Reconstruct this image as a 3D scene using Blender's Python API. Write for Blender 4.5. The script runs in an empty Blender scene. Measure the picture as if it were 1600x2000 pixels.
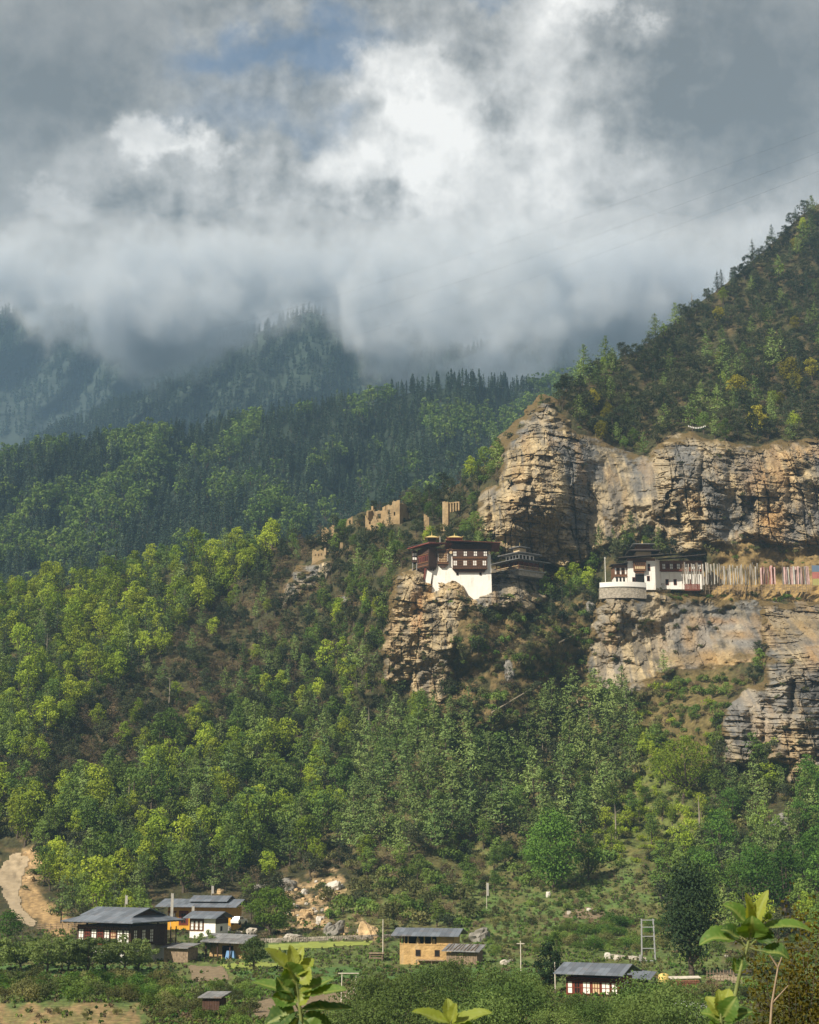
import bpy, math, random
import numpy as np
from mathutils import Vector
random.seed(7)
RNG = np.random.default_rng(11)
sc = bpy.context.scene
COL = sc.collection

# ---------------------------------------------------------------- camera
FPX, U0, V0, HOR = 3000.0, 800.0, 1000.0, 1650.0      # focal length and image centre in photo pixels
TH = math.atan((HOR - V0) / FPX)
cam_data = bpy.data.cameras.new('camera')
cam = bpy.data.objects.new('camera', cam_data)
COL.objects.link(cam)
cam_data.sensor_fit = 'HORIZONTAL'
cam_data.sensor_width = 36.0
cam_data.lens = 36.0 * FPX / 1600.0
cam_data.clip_start = 0.1
cam_data.clip_end = 20000
cam_data.dof.use_dof = True
cam_data.dof.focus_distance = 400
cam_data.dof.aperture_fstop = 40
cam.location = (0, 0, 0)
cam.rotation_euler = (math.pi / 2 + TH, 0, 0)
sc.camera = cam

# ---------------------------------------------------------------- light
SUN_DIR = Vector((-0.57, -0.53, 0.62)).normalized()      # towards the sun: left, behind the camera
SUN_EL = math.asin(SUN_DIR.z)
SUN_AZ = math.atan2(SUN_DIR.x, SUN_DIR.y)
sl = bpy.data.lights.new('sun', 'SUN')
sl.energy = 5.0
sl.angle = math.radians(0.6)
sl.color = (1.0, 0.915, 0.775)
sun = bpy.data.objects.new('sun', sl)
COL.objects.link(sun)
sun.rotation_euler = (-SUN_DIR).to_track_quat('-Z', 'Y').to_euler()
sc.view_settings.view_transform = 'Standard'
sc.view_settings.look = 'None'
sc.view_settings.exposure = 0.6
sc.view_settings.gamma = 1.0
sc.cycles.use_denoising = True
sc.cycles.max_bounces = 8
sc.cycles.diffuse_bounces = 3
sc.cycles.glossy_bounces = 2
sc.cycles.transmission_bounces = 4
sc.cycles.transparent_max_bounces = 8
sc.cycles.volume_bounces = 4
sc.cycles.volume_max_steps = 256
sc.cycles.use_adaptive_sampling = True
sc.cycles.adaptive_threshold = 0.02

# ---------------------------------------------------------------- node helper
class NT:
    def __init__(s, tree): s.t = tree
    def new(s, typ, **kw):
        n = s.t.nodes.new(typ)
        for k, v in kw.items(): setattr(n, k, v)
        return n
    def put(s, sock, v):
        if v is None: return
        if hasattr(v, 'is_linked') or isinstance(v, bpy.types.NodeSocket): s.t.links.new(v, sock)
        else:
            if isinstance(v, (tuple, list)) and len(v) == 3 and len(getattr(sock, 'default_value', (0, 0, 0))) == 4: v = (*v, 1)
            sock.default_value = v
    def m(s, op, a, b=None, c=None, clamp=False):
        n = s.new('ShaderNodeMath', operation=op, use_clamp=clamp)
        for i, v in enumerate((a, b, c)):
            if v is not None: s.put(n.inputs[i], v)
        return n.outputs[0]
    def vm(s, op, a, b=None, scale=None):
        n = s.new('ShaderNodeVectorMath', operation=op)
        s.put(n.inputs[0], a)
        if b is not None: s.put(n.inputs[1], b)
        if scale is not None: s.put(n.inputs['Scale'], scale)
        return n.outputs['Value'] if op in ('DOT_PRODUCT', 'LENGTH') else n.outputs[0]
    def sep(s, v):
        n = s.new('ShaderNodeSeparateXYZ'); s.put(n.inputs[0], v); return n.outputs
    def comb(s, x, y, z):
        n = s.new('ShaderNodeCombineXYZ')
        for i, v in enumerate((x, y, z)): s.put(n.inputs[i], v)
        return n.outputs[0]
    def noise(s, vec, scale, detail=4, rough=0.55, dist=0.0, color=False):
        n = s.new('ShaderNodeTexNoise')
        s.put(n.inputs['Vector'], vec); n.inputs['Scale'].default_value = scale
        n.inputs['Detail'].default_value = detail; n.inputs['Roughness'].default_value = rough
        n.inputs['Distortion'].default_value = dist
        return n.outputs['Color'] if color else n.outputs[0]
    def ramp(s, fac, stops, interp='LINEAR'):
        n = s.new('ShaderNodeValToRGB'); e = n.color_ramp; e.interpolation = interp
        while len(e.elements) < len(stops): e.elements.new(0.5)
        for el, (p, c) in zip(e.elements, stops):
            el.position = p; el.color = (*c, 1) if isinstance(c, (tuple, list)) else (c, c, c, 1)
        s.put(n.inputs[0], fac); return n.outputs[0]
    def mix(s, fac, a, b, blend='MIX'):
        n = s.new('ShaderNodeMix', data_type='RGBA', blend_type=blend)
        s.put(n.inputs[0], fac); s.put(n.inputs[6], a); s.put(n.inputs[7], b)
        return n.outputs[2]
    def step(s, x, lo, hi):
        n = s.new('ShaderNodeMapRange', interpolation_type='SMOOTHSTEP')
        s.put(n.inputs[0], x); n.inputs[1].default_value = lo; n.inputs[2].default_value = hi
        return n.outputs[0]

# ---------------------------------------------------------------- pixels <-> rays
CT, ST = math.cos(TH), math.sin(TH)
def ray(u, v):
    """world direction of a photo pixel, scaled so that its y (distance ahead) is 1"""
    u = np.asarray(u, float); v = np.asarray(v, float)
    ry = FPX * CT - (V0 - v) * ST
    rz = FPX * ST + (V0 - v) * CT
    return np.stack(np.broadcast_arrays((u - U0) / ry, np.ones_like(ry), rz / ry), -1)
def azel(u, v):
    x, y, z = ray(u, v)
    return math.atan2(x, y), math.atan2(z, math.hypot(x, y))
# ---------------------------------------------------------------- world: clear sky with broken cumulus
world = bpy.data.worlds.new('World')
sc.world = world
world.use_nodes = True
world.cycles.sampling_method = 'NONE'
W = NT(world.node_tree)
world.node_tree.nodes.clear()
sky = W.new('ShaderNodeTexSky', sky_type='NISHITA', sun_disc=False)
sky.sun_elevation = SUN_EL
sky.sun_rotation = SUN_AZ
sky.altitude = 2300
d = W.new('ShaderNodeTexCoord').outputs['Generated']
dx, dy, dz = W.sep(d)
AZ = W.m('ARCTAN2', dx, dy)
EL = W.m('ARCSINE', dz)
w1 = W.sep(W.vm('SUBTRACT', W.noise(d, 6, 7, 0.58, 0.0, True), (0.5, 0.5, 0.5)))
w2 = W.sep(W.vm('SUBTRACT', W.noise(d, 24, 7, 0.6, 0.0, True), (0.5, 0.5, 0.5)))
AW = W.m('ADD', AZ, W.m('ADD', W.m('MULTIPLY', w1[0], 0.12), W.m('MULTIPLY', w2[0], 0.075)))
EW = W.m('ADD', EL, W.m('ADD', W.m('MULTIPLY', w1[1], 0.12), W.m('MULTIPLY', w2[1], 0.075)))
def puff(u, v, su, sv, amp, sharp=False):
    a, e = azel(u, v)
    p = W.m('POWER', W.m('DIVIDE', W.m('SUBTRACT', AW, a), su / FPX), 2)
    q = W.m('POWER', W.m('DIVIDE', W.m('SUBTRACT', EW, e), sv / FPX), 2)
    g = W.m('EXPONENT', W.m('MULTIPLY', W.m('ADD', p, q), -1))
    if sharp: g = W.step(g, 0.15, 0.72)
    return W.m('MULTIPLY', g, amp)
def total(lst, start):
    t = start
    for b in lst: t = W.m('ADD', t, puff(*b))
    return t
PUFFS = [(330, 265, 95, 60, .30, True), (250, 330, 150, 80, .16), (430, 290, 50, 32, .16, True), (120, 405, 90, 50, .16, True),
         (820, 215, 120, 70, .20, True), (850, 320, 260, 150, .10), (740, 330, 170, 90, .22), (800, 300, 90, 60, .12, True), (980, 320, 240, 130, .15), (1130, 50, 110, 80, .22),
         (1060, 170, 110, 110, .15), (1185, 10, 60, 60, .20, True), (1490, 440, 150, 70, .25), (860, 470, 150, 70, .18), (1080, 400, 240, 100, .12), (700, 165, 55, 45, .14, True),
         (640, 330, 70, 60, .10, True), (1150, 320, 120, 60, .08, True), (480, 360, 160, 70, .06),
         (1430, 150, 250, 180, -.18), (110, 170, 270, 170, -.135), (200, 560, 260, 60, -.06), (740, 395, 70, 32, -.26),
         (750, 520, 90, 30, -.20), (350, 560, 80, 36, -.12), (955, 245, 55, 32, -.20), (1010, 490, 60, 40, -.08, True),
         (640, 465, 70, 30, -.10), (330, 390, 110, 40, -.10), (1250, 530, 70, 40, -.10)]
bright = total([(p[0], p[1], p[2], p[3], p[4] * 1.25, *p[5:]) for p in PUFFS], 0.30)
sd = (-0.010, 0.0, 0.012)
def bil(v): return W.m('ABSOLUTE', W.m('SUBTRACT', W.noise(v, 17, 6, 0.52, 0.0), 0.5))
rel = W.m('SUBTRACT', bil(d), bil(W.vm('ADD', d, sd)))
def bil2(v): return W.m('ABSOLUTE', W.m('SUBTRACT', W.noise(v, 44, 5, 0.55, 0.0), 0.5))
rel2 = W.m('SUBTRACT', bil2(d), bil2(W.vm('ADD', d, (-0.005, 0.0, 0.006))))
mott = W.m('SUBTRACT', W.noise(d, 13, 7, 0.55, 0.0), 0.5)
calm = W.step(AZ, *[azel(u, 200)[0] for u in (1500, 1050)])     # the grey deck on the right is smooth
calm2 = W.step(W.m('SUBTRACT', AZ, W.m('MULTIPLY', EL, 0.55)), *[a_ - .55 * e_ for a_, e_ in (azel(60, 250), azel(420, 330))])   # so is the deck at the upper left
calm = W.m('ADD', W.m('MULTIPLY', W.m('MULTIPLY', calm, calm2), 0.72), 0.22)
bright = W.m('ADD', bright, W.m('MULTIPLY', calm, W.m('ADD', W.m('MULTIPLY', rel, 1.05), W.m('ADD', W.m('MULTIPLY', mott, 0.50), W.m('MULTIPLY', rel2, 0.55)))))
bright = W.m('MINIMUM', W.m('MAXIMUM', bright, 0.13), 0.92)
tint = W.mix(W.step(bright, 0.18, 0.6), (1.075, 1.0, 0.915), (1.05, 1.0, 0.935))
cloud_col = W.vm('SCALE', tint, scale=bright)
GAPS = [(610, 112, 260, 50, 1.0), (430, 60, 220, 55, .6), (470, 215, 200, 50, .75), (600, 262, 100, 40, .55), (960, 12, 170, 30, .8), (1000, 100, 160, 30, .3)]
gap = total(GAPS, -0.02)
gap = W.m('ADD', gap, W.m('MULTIPLY', mott, 0.7))
up = W.step(EL, 0.55, 1.1)                                  # open sky overhead
gap = W.step(W.m('ADD', gap, W.m('MULTIPLY', up, 0.9)), 0.28, 1.55)
bg_sky = W.new('ShaderNodeBackground')
W.put(bg_sky.inputs[0], sky.outputs[0]); bg_sky.inputs[1].default_value = 0.075
bg_cl = W.new('ShaderNodeBackground')
W.put(bg_cl.inputs[0], cloud_col); bg_cl.inputs[1].default_value = 0.76
mx = W.new('ShaderNodeMixShader')
W.put(mx.inputs[0], gap); W.put(mx.inputs[1], bg_cl.outputs[0]); W.put(mx.inputs[2], bg_sky.outputs[0])
W.put(W.new('ShaderNodeOutputWorld').inputs[0], mx.outputs[0])
# ---------------------------------------------------------------- numpy noise
def _hash(ix, iy, iz, seed):
    h = (ix.astype(np.int64) * 374761393 + iy.astype(np.int64) * 668265263 + iz.astype(np.int64) * 2147483647 + seed * 974634777) & 0xFFFFFFFF
    h = ((h ^ (h >> 13)) * 1274126177) & 0xFFFFFFFF
    h = ((h ^ (h >> 16)) * 2246822519) & 0xFFFFFFFF
    return ((h ^ (h >> 15)) & 0xFFFFFF) / float(0xFFFFFF)
def vnoise(x, y, z=0.0, seed=0):
    x, y, z = np.broadcast_arrays(np.asarray(x, float), np.asarray(y, float), np.asarray(z, float))
    ix, iy, iz = np.floor(x), np.floor(y), np.floor(z)
    fx, fy, fz = x - ix, y - iy, z - iz
    sx, sy, sz = (t * t * (3 - 2 * t) for t in (fx, fy, fz))
    r = 0
    for a in (0, 1):
        for b in (0, 1):
            for c in (0, 1):
                r = r + _hash(ix + a, iy + b, iz + c, seed) * (sx if a else 1 - sx) * (sy if b else 1 - sy) * (sz if c else 1 - sz)
    return r * 2 - 1
def fbm(x, y, z=0.0, octv=4, seed=0, gain=0.5):
    r, a, f = 0, 1.0, 1.0
    for k in range(octv):
        r = r + a * vnoise(np.asarray(x) * f, np.asarray(y) * f, np.asarray(z) * f, seed + k * 17); a *= gain; f *= 2.03
    return r
def worley(x, y, seed=0):
    """distance to nearest and second nearest cell point, and the nearest cell's random number"""
    ix, iy = np.floor(x), np.floor(y)
    f1 = np.full(x.shape, 9.0); f2 = f1.copy(); cid = np.zeros(x.shape)
    for a in (-1, 0, 1):
        for b in (-1, 0, 1):
            cx, cy = ix + a, iy + b; o = np.zeros_like(cx)
            px = cx + _hash(cx, cy, o, seed); py = cy + _hash(cx, cy, o, seed + 1)
            dd = np.hypot(px - x, py - y); c = _hash(cx, cy, o, seed + 2)
            n = dd < f1
            f2 = np.where(n, f1, np.minimum(f2, dd)); cid = np.where(n, c, cid); f1 = np.where(n, dd, f1)
    return f1, f2, cid
def sstep(x, a, b):
    t = np.clip((np.asarray(x, float) - a) / (b - a), 0, 1); return t * t * (3 - 2 * t)
def sdist(u, v, poly):
    """signed distance in photo pixels, positive inside the polygon"""
    u = np.asarray(u, float); v = np.asarray(v, float)
    dm = np.full(u.shape, 1e9); ins = np.zeros(u.shape, bool)
    n = len(poly)
    for i in range(n):
        (ax, ay), (bx, by) = poly[i], poly[(i + 1) % n]
        ex, ey = bx - ax, by - ay
        t = np.clip(((u - ax) * ex + (v - ay) * ey) / (ex * ex + ey * ey + 1e-9), 0, 1)
        dm = np.minimum(dm, np.hypot(u - ax - t * ex, v - ay - t * ey))
        c = (ay > v) != (by > v)
        xi = ax + (v - ay) * ex / (ey if ey else 1e-9)
        ins ^= c & (u < xi)
    return np.where(ins, dm, -dm)
def mesh_from(name, V, F, mat=None, smooth=False, attrs=None, kind=None, fmat=None, mats=None, parent=None):
    V = np.asarray(V, np.float32).reshape(-1, 3); F = np.asarray(F, np.int32)
    me = bpy.data.meshes.new(name)
    k = F.shape[1]
    me.vertices.add(len(V)); me.vertices.foreach_set('co', V.ravel())
    me.loops.add(F.size); me.loops.foreach_set('vertex_index', F.ravel())
    me.polygons.add(len(F)); me.polygons.foreach_set('loop_start', np.arange(0, F.size, k, dtype=np.int32))
    me.update(calc_edges=True)
    me.polygons.foreach_set('use_smooth', np.full(len(F), smooth))
    for an, arr in (attrs or {}).items():
        arr = np.asarray(arr, np.float32)
        if arr.ndim == 2:
            a = me.attributes.new(an, 'FLOAT_COLOR', 'POINT')
            a.data.foreach_set('color', np.concatenate([arr, np.ones((len(arr), 1), np.float32)], 1).ravel())
        else:
            a = me.attributes.new(an, 'FLOAT', 'POINT'); a.data.foreach_set('value', arr)
    for m_ in (mats or ([mat] if mat else [])): me.materials.append(m_)
    if fmat is not None: me.polygons.foreach_set('material_index', np.asarray(fmat, np.int32))
    o = bpy.data.objects.new(name, me); COL.objects.link(o)
    if kind: o['kind'] = kind
    if parent: o.parent = parent
    return o
def grid_faces(nr, nc):
    i = np.arange(nr * nc).reshape(nr, nc)
    return np.stack([i[:-1, :-1], i[:-1, 1:], i[1:, 1:], i[1:, :-1]], -1).reshape(-1, 4)

# ---------------------------------------------------------------- the main hillside: distance ahead for each direction
CP = []
def cps(v, *ud):
    for u, d_ in ud: CP.append((u, v, d_))
cps(2090, (-250, 112), (200, 112), (800, 112), (1300, 110), (1850, 106))
cps(2000, (-250, 150), (200, 150), (600, 152), (1000, 152), (1400, 150), (1850, 146))
cps(1900, (-250, 214), (100, 216), (500, 217), (900, 216), (1250, 214), (1400, 208), (1850, 200))
cps(1866, (-250, 248), (200, 250), (500, 252), (850, 252), (1250, 248), (1500, 236), (1850, 226))
cps(1800, (-250, 300), (0, 302), (300, 306), (600, 304), (900, 296), (1250, 290), (1600, 272), (1850, 262))
cps(1750, (-250, 328), (100, 332), (400, 336), (700, 330), (1000, 326), (1300, 316), (1600, 300), (1850, 290))
cps(1650, (-250, 356), (100, 358), (400, 362), (800, 356), (1200, 350), (1500, 336), (1850, 326))
cps(1550, (-250, 380), (0, 380), (400, 384), (800, 379), (1200, 373), (1400, 360), (1600, 350), (1850, 342))
cps(1400, (-250, 418), (0, 419), (400, 424), (700, 420), (820, 406), (1200, 397), (1400, 378), (1600, 360), (1850, 352))
cps(1300, (-250, 450), (0, 452), (400, 452), (600, 442), (760, 409), (840, 405), (1120, 416), (1200, 412), (1400, 404), (1600, 374), (1850, 368))
cps(1160, (-250, 505), (0, 507), (300, 500), (500, 488), (650, 468), (765, 413), (850, 412), (930, 420), (1050, 437), (1200, 425), (1400, 428), (1600, 424), (1850, 420))
for q in ((900, 1152, 408), (935, 1178, 406), (960, 1205, 406.5), (905, 1215, 402), (930, 1245, 400), (1000, 1165, 415), (1000, 1230, 403.5), (980, 1300, 398), (1065, 1250, 408), (1065, 1335, 403), (905, 1300, 398.5), (905, 1370, 396.5), (1000, 1400, 395), (1100, 1400, 402)): CP.append(q)
cps(1090, (440, 510), (560, 500), (640, 490), (800, 428), (900, 436), (1000, 440), (1100, 445), (1300, 438), (1600, 436), (1850, 434))
cps(1000, (720, 500), (880, 484), (950, 448), (1100, 444), (1300, 446), (1600, 444), (1850, 442))
cps(900, (930, 492), (1000, 453), (1150, 455), (1300, 452), (1600, 456), (1850, 454))
cps(850, (1050, 461), (1200, 480), (1350, 463), (1600, 466), (1850, 462))
cps(780, (1080, 482), (1300, 516), (1600, 510), (1850, 500))
cps(680, (1200, 560), (1400, 578), (1600, 572), (1850, 560))
cps(600, (1350, 622), (1600, 622), (1850, 610))
cps(470, (1500, 682), (1700, 690), (1850, 690))
cps(370, (1600, 732), (1850, 750))
cps(200, (1800, 830))
_cp = np.array(CP, float)
def _tps(r2): return np.where(r2 > 0, 0.5 * r2 * np.log(np.maximum(r2, 1e-12)), 0)
def _fit():
    X = _cp[:, :2] / 1000; n = len(X)
    K = _tps(((X[:, None] - X[None]) ** 2).sum(-1)) + np.eye(n) * 2e-5
    P = np.c_[np.ones(n), X]
    A = np.block([[K, P], [P.T, np.zeros((3, 3))]])
    return X, np.linalg.solve(A, np.r_[np.log(_cp[:, 2]), 0, 0, 0])
_TX, _TW = _fit()
def D0(u, v):
    u, v = np.broadcast_arrays(np.asarray(u, float), np.asarray(v, float))
    sh = u.shape; Q = np.c_[u.ravel(), v.ravel()] / 1000; out = np.empty(len(Q))
    for i in range(0, len(Q), 40000):
        q = Q[i:i + 40000]
        out[i:i + 40000] = _tps(((q[:, None] - _TX[None]) ** 2).sum(-1)) @ _TW[:-3] + _TW[-3] + q @ _TW[-2:]
    return np.exp(out).reshape(sh)
def Dg(u, v):
    """distance of the ground itself, with its unevenness"""
    u = np.asarray(u, float); v = np.asarray(v, float)
    hill = sstep(v, 1830, 1700)
    n = fbm(u / 90, v / 70, 3.1, 4, 5) * 0.010 + fbm(u / 22, v / 16, 7.7, 3, 9) * 0.003
    flat = fbm(u / 120, v / 30, 1.7, 3, 21) * 0.004
    return D0(u, v) * (1 + n * hill + flat * (1 - hill))
def G(u, v, lift=0.0):
    """ground point seen at a photo pixel"""
    p = ray(u, v) * np.asarray(Dg(u, v))[..., None]
    p = np.array(p); p[..., 2] += lift
    return p
SKY_U = [-300, 0, 150, 300, 440, 540, 620, 700, 760, 860, 930, 965, 985, 1005, 1050, 1090, 1110, 1200, 1260, 1330, 1400, 1480, 1560, 1600, 1750, 1900]
SKY_V = [1180, 1160, 1138, 1112, 1080, 1058, 1052, 1005, 990, 962, 925, 885, 865, 840, 798, 790, 752, 706, 676, 620, 568, 504, 428, 398, 285, 180]
def vsky(u): return np.interp(u, SKY_U, SKY_V) + fbm(np.asarray(u, float) / 40, 0.5, 0.5, 3, 3) * 6

# zones of the hillside, as seen in the photograph
POLY = dict(
    upper=[(1058, 782), (1085, 788), (1100, 805), (1130, 842), (1200, 872), (1262, 892), (1290, 858), (1350, 842), (1400, 862), (1480, 870), (1600, 858), (1900, 860), (1900, 1085), (1600, 1082), (1480, 1058), (1330, 1082), (1290, 1058), (1240, 1060), (1170, 1078), (1120, 1130), (1080, 1110), (1000, 1088), (940, 1062), (922, 1040), (935, 962), (968, 950), (973, 880), (1010, 832), (1040, 802)],
    pillar=[(765, 1128), (800, 1110), (828, 1116), (846, 1104), (886, 1114), (948, 1148), (905, 1210), (890, 1260), (882, 1300), (897, 1330), (872, 1375), (882, 1400), (850, 1410), (800, 1380), (790, 1342), (752, 1332), (747, 1270), (755, 1180)],
    knob=[(931, 1118), (990, 1105), (1090, 1109), (1078, 1160), (1042, 1195), (1020, 1212), (985, 1194), (936, 1190)],
    slab=[(1170, 1162), (1262, 1155), (1505, 1176), (1505, 1240), (1495, 1290), (1400, 1308), (1330, 1310), (1240, 1352), (1190, 1378), (1165, 1370), (1148, 1260), (1160, 1200)],
    strata=[(1478, 1178), (1900, 1160), (1900, 1570), (1590, 1565), (1535, 1545), (1540, 1500), (1490, 1480), (1450, 1502), (1408, 1500), (1404, 1400), (1440, 1350), (1490, 1330), (1484, 1240)],
    outcrop=[(575, 1104), (640, 1096), (650, 1128), (600, 1165), (556, 1188), (550, 1165)],
    outcrop2=[(655, 1165), (690, 1158), (692, 1190), (662, 1197)],
    scree=[(500, 1715), (600, 1712), (650, 1700), (690, 1730), (640, 1760), (640, 1800), (700, 1790), (760, 1830), (560, 1830), (560, 1760), (505, 1735)],
    fields=[(-300, 1838), (340, 1845), (700, 1836), (800, 1880), (1000, 1875), (1080, 1880), (1080, 2150), (-300, 2150)],
    openhill=[(930, 1735), (1290, 1690), (1330, 1880), (1000, 1900), (900, 1830)],
    scrub=[(885, 1200), (1150, 1170), (1160, 1380), (1250, 1450), (1040, 1460), (870, 1420)],
    meadow=[(1140, 1540), (1240, 1440), (1400, 1500), (1400, 1650), (1230, 1690), (1140, 1640)],
    green=[(-300, 1190), (0, 1150), (300, 1100), (545, 1050), (545, 1100), (470, 1150), (330, 1260), (250, 1330), (150, 1400), (60, 1500), (-300, 1540)],
    dark=[(545, 1050), (710, 1090), (600, 1225), (470, 1350), (310, 1460), (110, 1560), (-300, 1600), (-300, 1545), (60, 1500), (150, 1400), (250, 1330), (330, 1260), (470, 1150), (545, 1100)],
    ruins=[(540, 1060), (620, 1040), (760, 980), (930, 920), (930, 1040), (800, 1060), (760, 1120), (700, 1090)],
    crest=[(1060, 770), (1110, 745), (1600, 395), (1900, 180), (1900, 870), (1600, 858), (1480, 870), (1350, 842), (1262, 892), (1130, 842)],
    low_wood=[(-300, 1560), (300, 1440), (640, 1470), (700, 1700), (480, 1740), (60, 1760), (60, 1660), (-300, 1660)],
    pines=[(620, 1500), (760, 1440), (1000, 1430), (1240, 1380), (1250, 1520), (1150, 1640), (900, 1660), (700, 1690), (620, 1650)],
    bushes=[(640, 1740), (900, 1650), (1150, 1650), (1290, 1690), (1060, 1740), (930, 1740), (900, 1830), (780, 1820), (650, 1800)],
    east=[(1200, 1390), (1250, 1350), (1400, 1305), (1470, 1320), (1440, 1350), (1404, 1400), (1408, 1510), (1320, 1510), (1230, 1460)],
    corner=[(1330, 1660), (1480, 1580), (1530, 1560), (1900, 1580), (1900, 1800), (1340, 1800)],
    road=[(-40, 1700), (0, 1672), (38, 1664), (62, 1668), (50, 1712), (42, 1760), (70, 1790), (120, 1800), (150, 1815), (40, 1815), (-40, 1800)],
)
def ground_colour(u, v):
    wu = u + fbm(u / 30, v / 24, 0, 3, 31) * 18; wv = v + fbm(u / 30, v / 24, 9, 3, 37) * 14
    n = fbm(u / 14, v / 10, 2, 4, 41)
    c = np.empty(u.shape + (3,)); c[:] = (0.045, 0.044, 0.018)
    def put(w, col):
        w = np.clip(w, 0, 1)[..., None]; c[:] = c * (1 - w) + np.array(col) * w
    put(sstep(n, -0.1, 0.9) * 0.8, (0.10, 0.072, 0.034))
    def zone(name, soft=8): return sstep(sdist(wu, wv, POLY[name]), -soft, soft)
    put(zone('scrub') * sstep(n, -0.5, 0.5), (0.16, 0.115, 0.05))
    put(zone('openhill') * 0.9, (0.125, 0.125, 0.042)); put(zone('openhill') * sstep(n, -.4, .4), (0.095, 0.145, 0.036))
    put(zone('meadow', 20), (0.10, 0.12, 0.03)); put(zone('meadow', 20) * sstep(n, .1, .7) * .6, (0.15, 0.12, 0.045))
    put(zone('east', 15) * 0.7, (0.15, 0.115, 0.045))
    put(zone('bushes', 12) * 0.8, (0.125, 0.115, 0.04)); put(zone('bushes', 12) * sstep(n, -.2, .5) * .8, (0.09, 0.13, 0.035)); put(zone('pines', 12) * 0.5, (0.12, 0.10, 0.04))
    put(zone('scree', 12) * sstep(n, -0.6, 0.3), (0.36, 0.25, 0.13))
    low = sstep(wv, 1826, 1850)
    put(low, (0.11, 0.14, 0.038)); put(low * sstep(n, 0.0, 0.7) * 0.7, (0.12, 0.10, 0.04))
    put(low * sstep(fbm(u / 60, v / 14, 4, 3, 51), 0.05, 0.3) * 0.6, (0.075, 0.12, 0.03))
    ledge = sstep(sdist(wu, wv, [(1260, 1130), (1600, 1120), (1900, 1120), (1900, 1190), (1600, 1180), (1480, 1180), (1262, 1160)]), -8, 8)
    put(ledge, (0.26, 0.175, 0.07))
    ledge2 = sstep(sdist(wu, wv, [(1380, 1050), (1480, 1030), (1900, 1070), (1900, 1120), (1600, 1112), (1400, 1112)]), -8, 8)
    put(ledge2 * 0.8, (0.21, 0.145, 0.06))
    put(sstep(sdist(wu, wv, [(30, 1720), (60, 1700), (75, 1740), (135, 1790), (160, 1815), (120, 1830), (60, 1800)]), -10, 8), (0.34, 0.225, 0.105))
    put(sstep(sdist(wu, wv, [(40, 1668), (75, 1660), (75, 1725), (45, 1760)]), -8, 8), (0.33, 0.225, 0.115))
    put(sstep(sdist(wu, wv, [(-300, 1966), (285, 1962), (290, 2010), (-300, 2030)]), -8, 8) * (0.55 + .45 * sstep(n, -.5, .3)), (0.25, 0.175, 0.08))
    return np.clip(c * (1 + 0.25 * fbm(u / 5, v / 4, 6, 2, 61))[..., None], 0.005, 1)

def simple_mat(name, base=None, rough=0.9, attr=None, nscale=None, namt=0.3, bump=0.0, bscale=3.0, spec=0.2):
    m_ = bpy.data.materials.new(name); m_.use_nodes = True
    T = NT(m_.node_tree); b = m_.node_tree.nodes['Principled BSDF']
    b.inputs['Roughness'].default_value = rough; b.inputs['Specular IOR Level'].default_value = spec
    pos = T.new('ShaderNodeNewGeometry').outputs['Position']
    if attr:
        a = T.new('ShaderNodeAttribute'); a.attribute_name = attr; col = a.outputs['Color']
    else: col = base
    if nscale:
        f = T.ramp(T.noise(pos, nscale, 6, 0.6), [(0.25, 1 - namt), (0.75, 1 + namt)])
        # ramps clip above 1: use map range instead
        mr = T.new('ShaderNodeMapRange'); T.put(mr.inputs[0], T.noise(pos, nscale, 6, 0.6))
        mr.inputs[1].default_value = 0.3; mr.inputs[2].default_value = 0.7; mr.inputs[3].default_value = 1 - namt; mr.inputs[4].default_value = 1 + namt
        col = T.mix(1.0, col, T.comb(mr.outputs[0], mr.outputs[0], mr.outputs[0]), 'MULTIPLY')
    T.put(b.inputs['Base Color'], col)
    if bump:
        bn = T.new('ShaderNodeBump'); bn.inputs['Strength'].default_value = bump; bn.inputs['Distance'].default_value = 0.3
        T.put(bn.inputs['Height'], T.noise(pos, bscale, 6, 0.6)); T.put(b.inputs['Normal'], bn.outputs[0])
    return m_
M_GROUND = simple_mat('ground_cover', attr='col', nscale=0.9, namt=0.45, bump=0.8, bscale=1.3)

def build_hillside():
    us = np.arange(-260, 1861, 4.0); nt = 420
    t = np.linspace(0, 1, nt)
    tt = np.where(t < 0.12, t / 0.12 * 0.1, 0.1 + (t - 0.12) / 0.88 * 0.9)
    vt = vsky(us)
    Vv = 2110 - tt[:, None] * (2110 - vt[None]); Uu = np.broadcast_to(us[None], Vv.shape)
    P = G(Uu, Vv); C = ground_colour(Uu, Vv)
    # behind the crest the hill falls away
    back = []
    top = P[-1]
    for k, (dy, dz) in enumerate(((3, .4), (9, -.5), (22, -6), (50, -26), (110, -80), (200, -170))):
        b = top + np.array([0, dy, dz]); back.append(b)
    P = np.concatenate([P, np.array(back)], 0); C = np.concatenate([C, np.repeat(C[-1:], len(back), 0)], 0)
    # and in front it runs on under the camera
    f0 = P[0]; rows = []
    for y in (-60, 0, 40, 80):
        r = f0.copy(); s = y / 112.0
        r[:, 0] = f0[:, 0] * (0.6 + 0.4 * max(s, 0)) ; r[:, 1] = y; r[:, 2] = np.interp(y, [-60, 0, 40, 80, 112], [-6, -3.0, -7.5, -12.5, -16]) * 1.0 + (f0[:, 2] + 16) * s * 0.5
        rows.append(r)
    P = np.concatenate([np.array(rows), P], 0); C = np.concatenate([np.repeat(C[:1], len(rows), 0), C], 0)
    nr, nc = P.shape[:2]
    return mesh_from('hillside', P, grid_faces(nr, nc), M_GROUND, True, {'col': C.reshape(-1, 3)}, 'structure')
hillside = build_hillside()
hillside['label'] = 'wooded mountainside rising from the farm fields to the cliffs'

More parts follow.
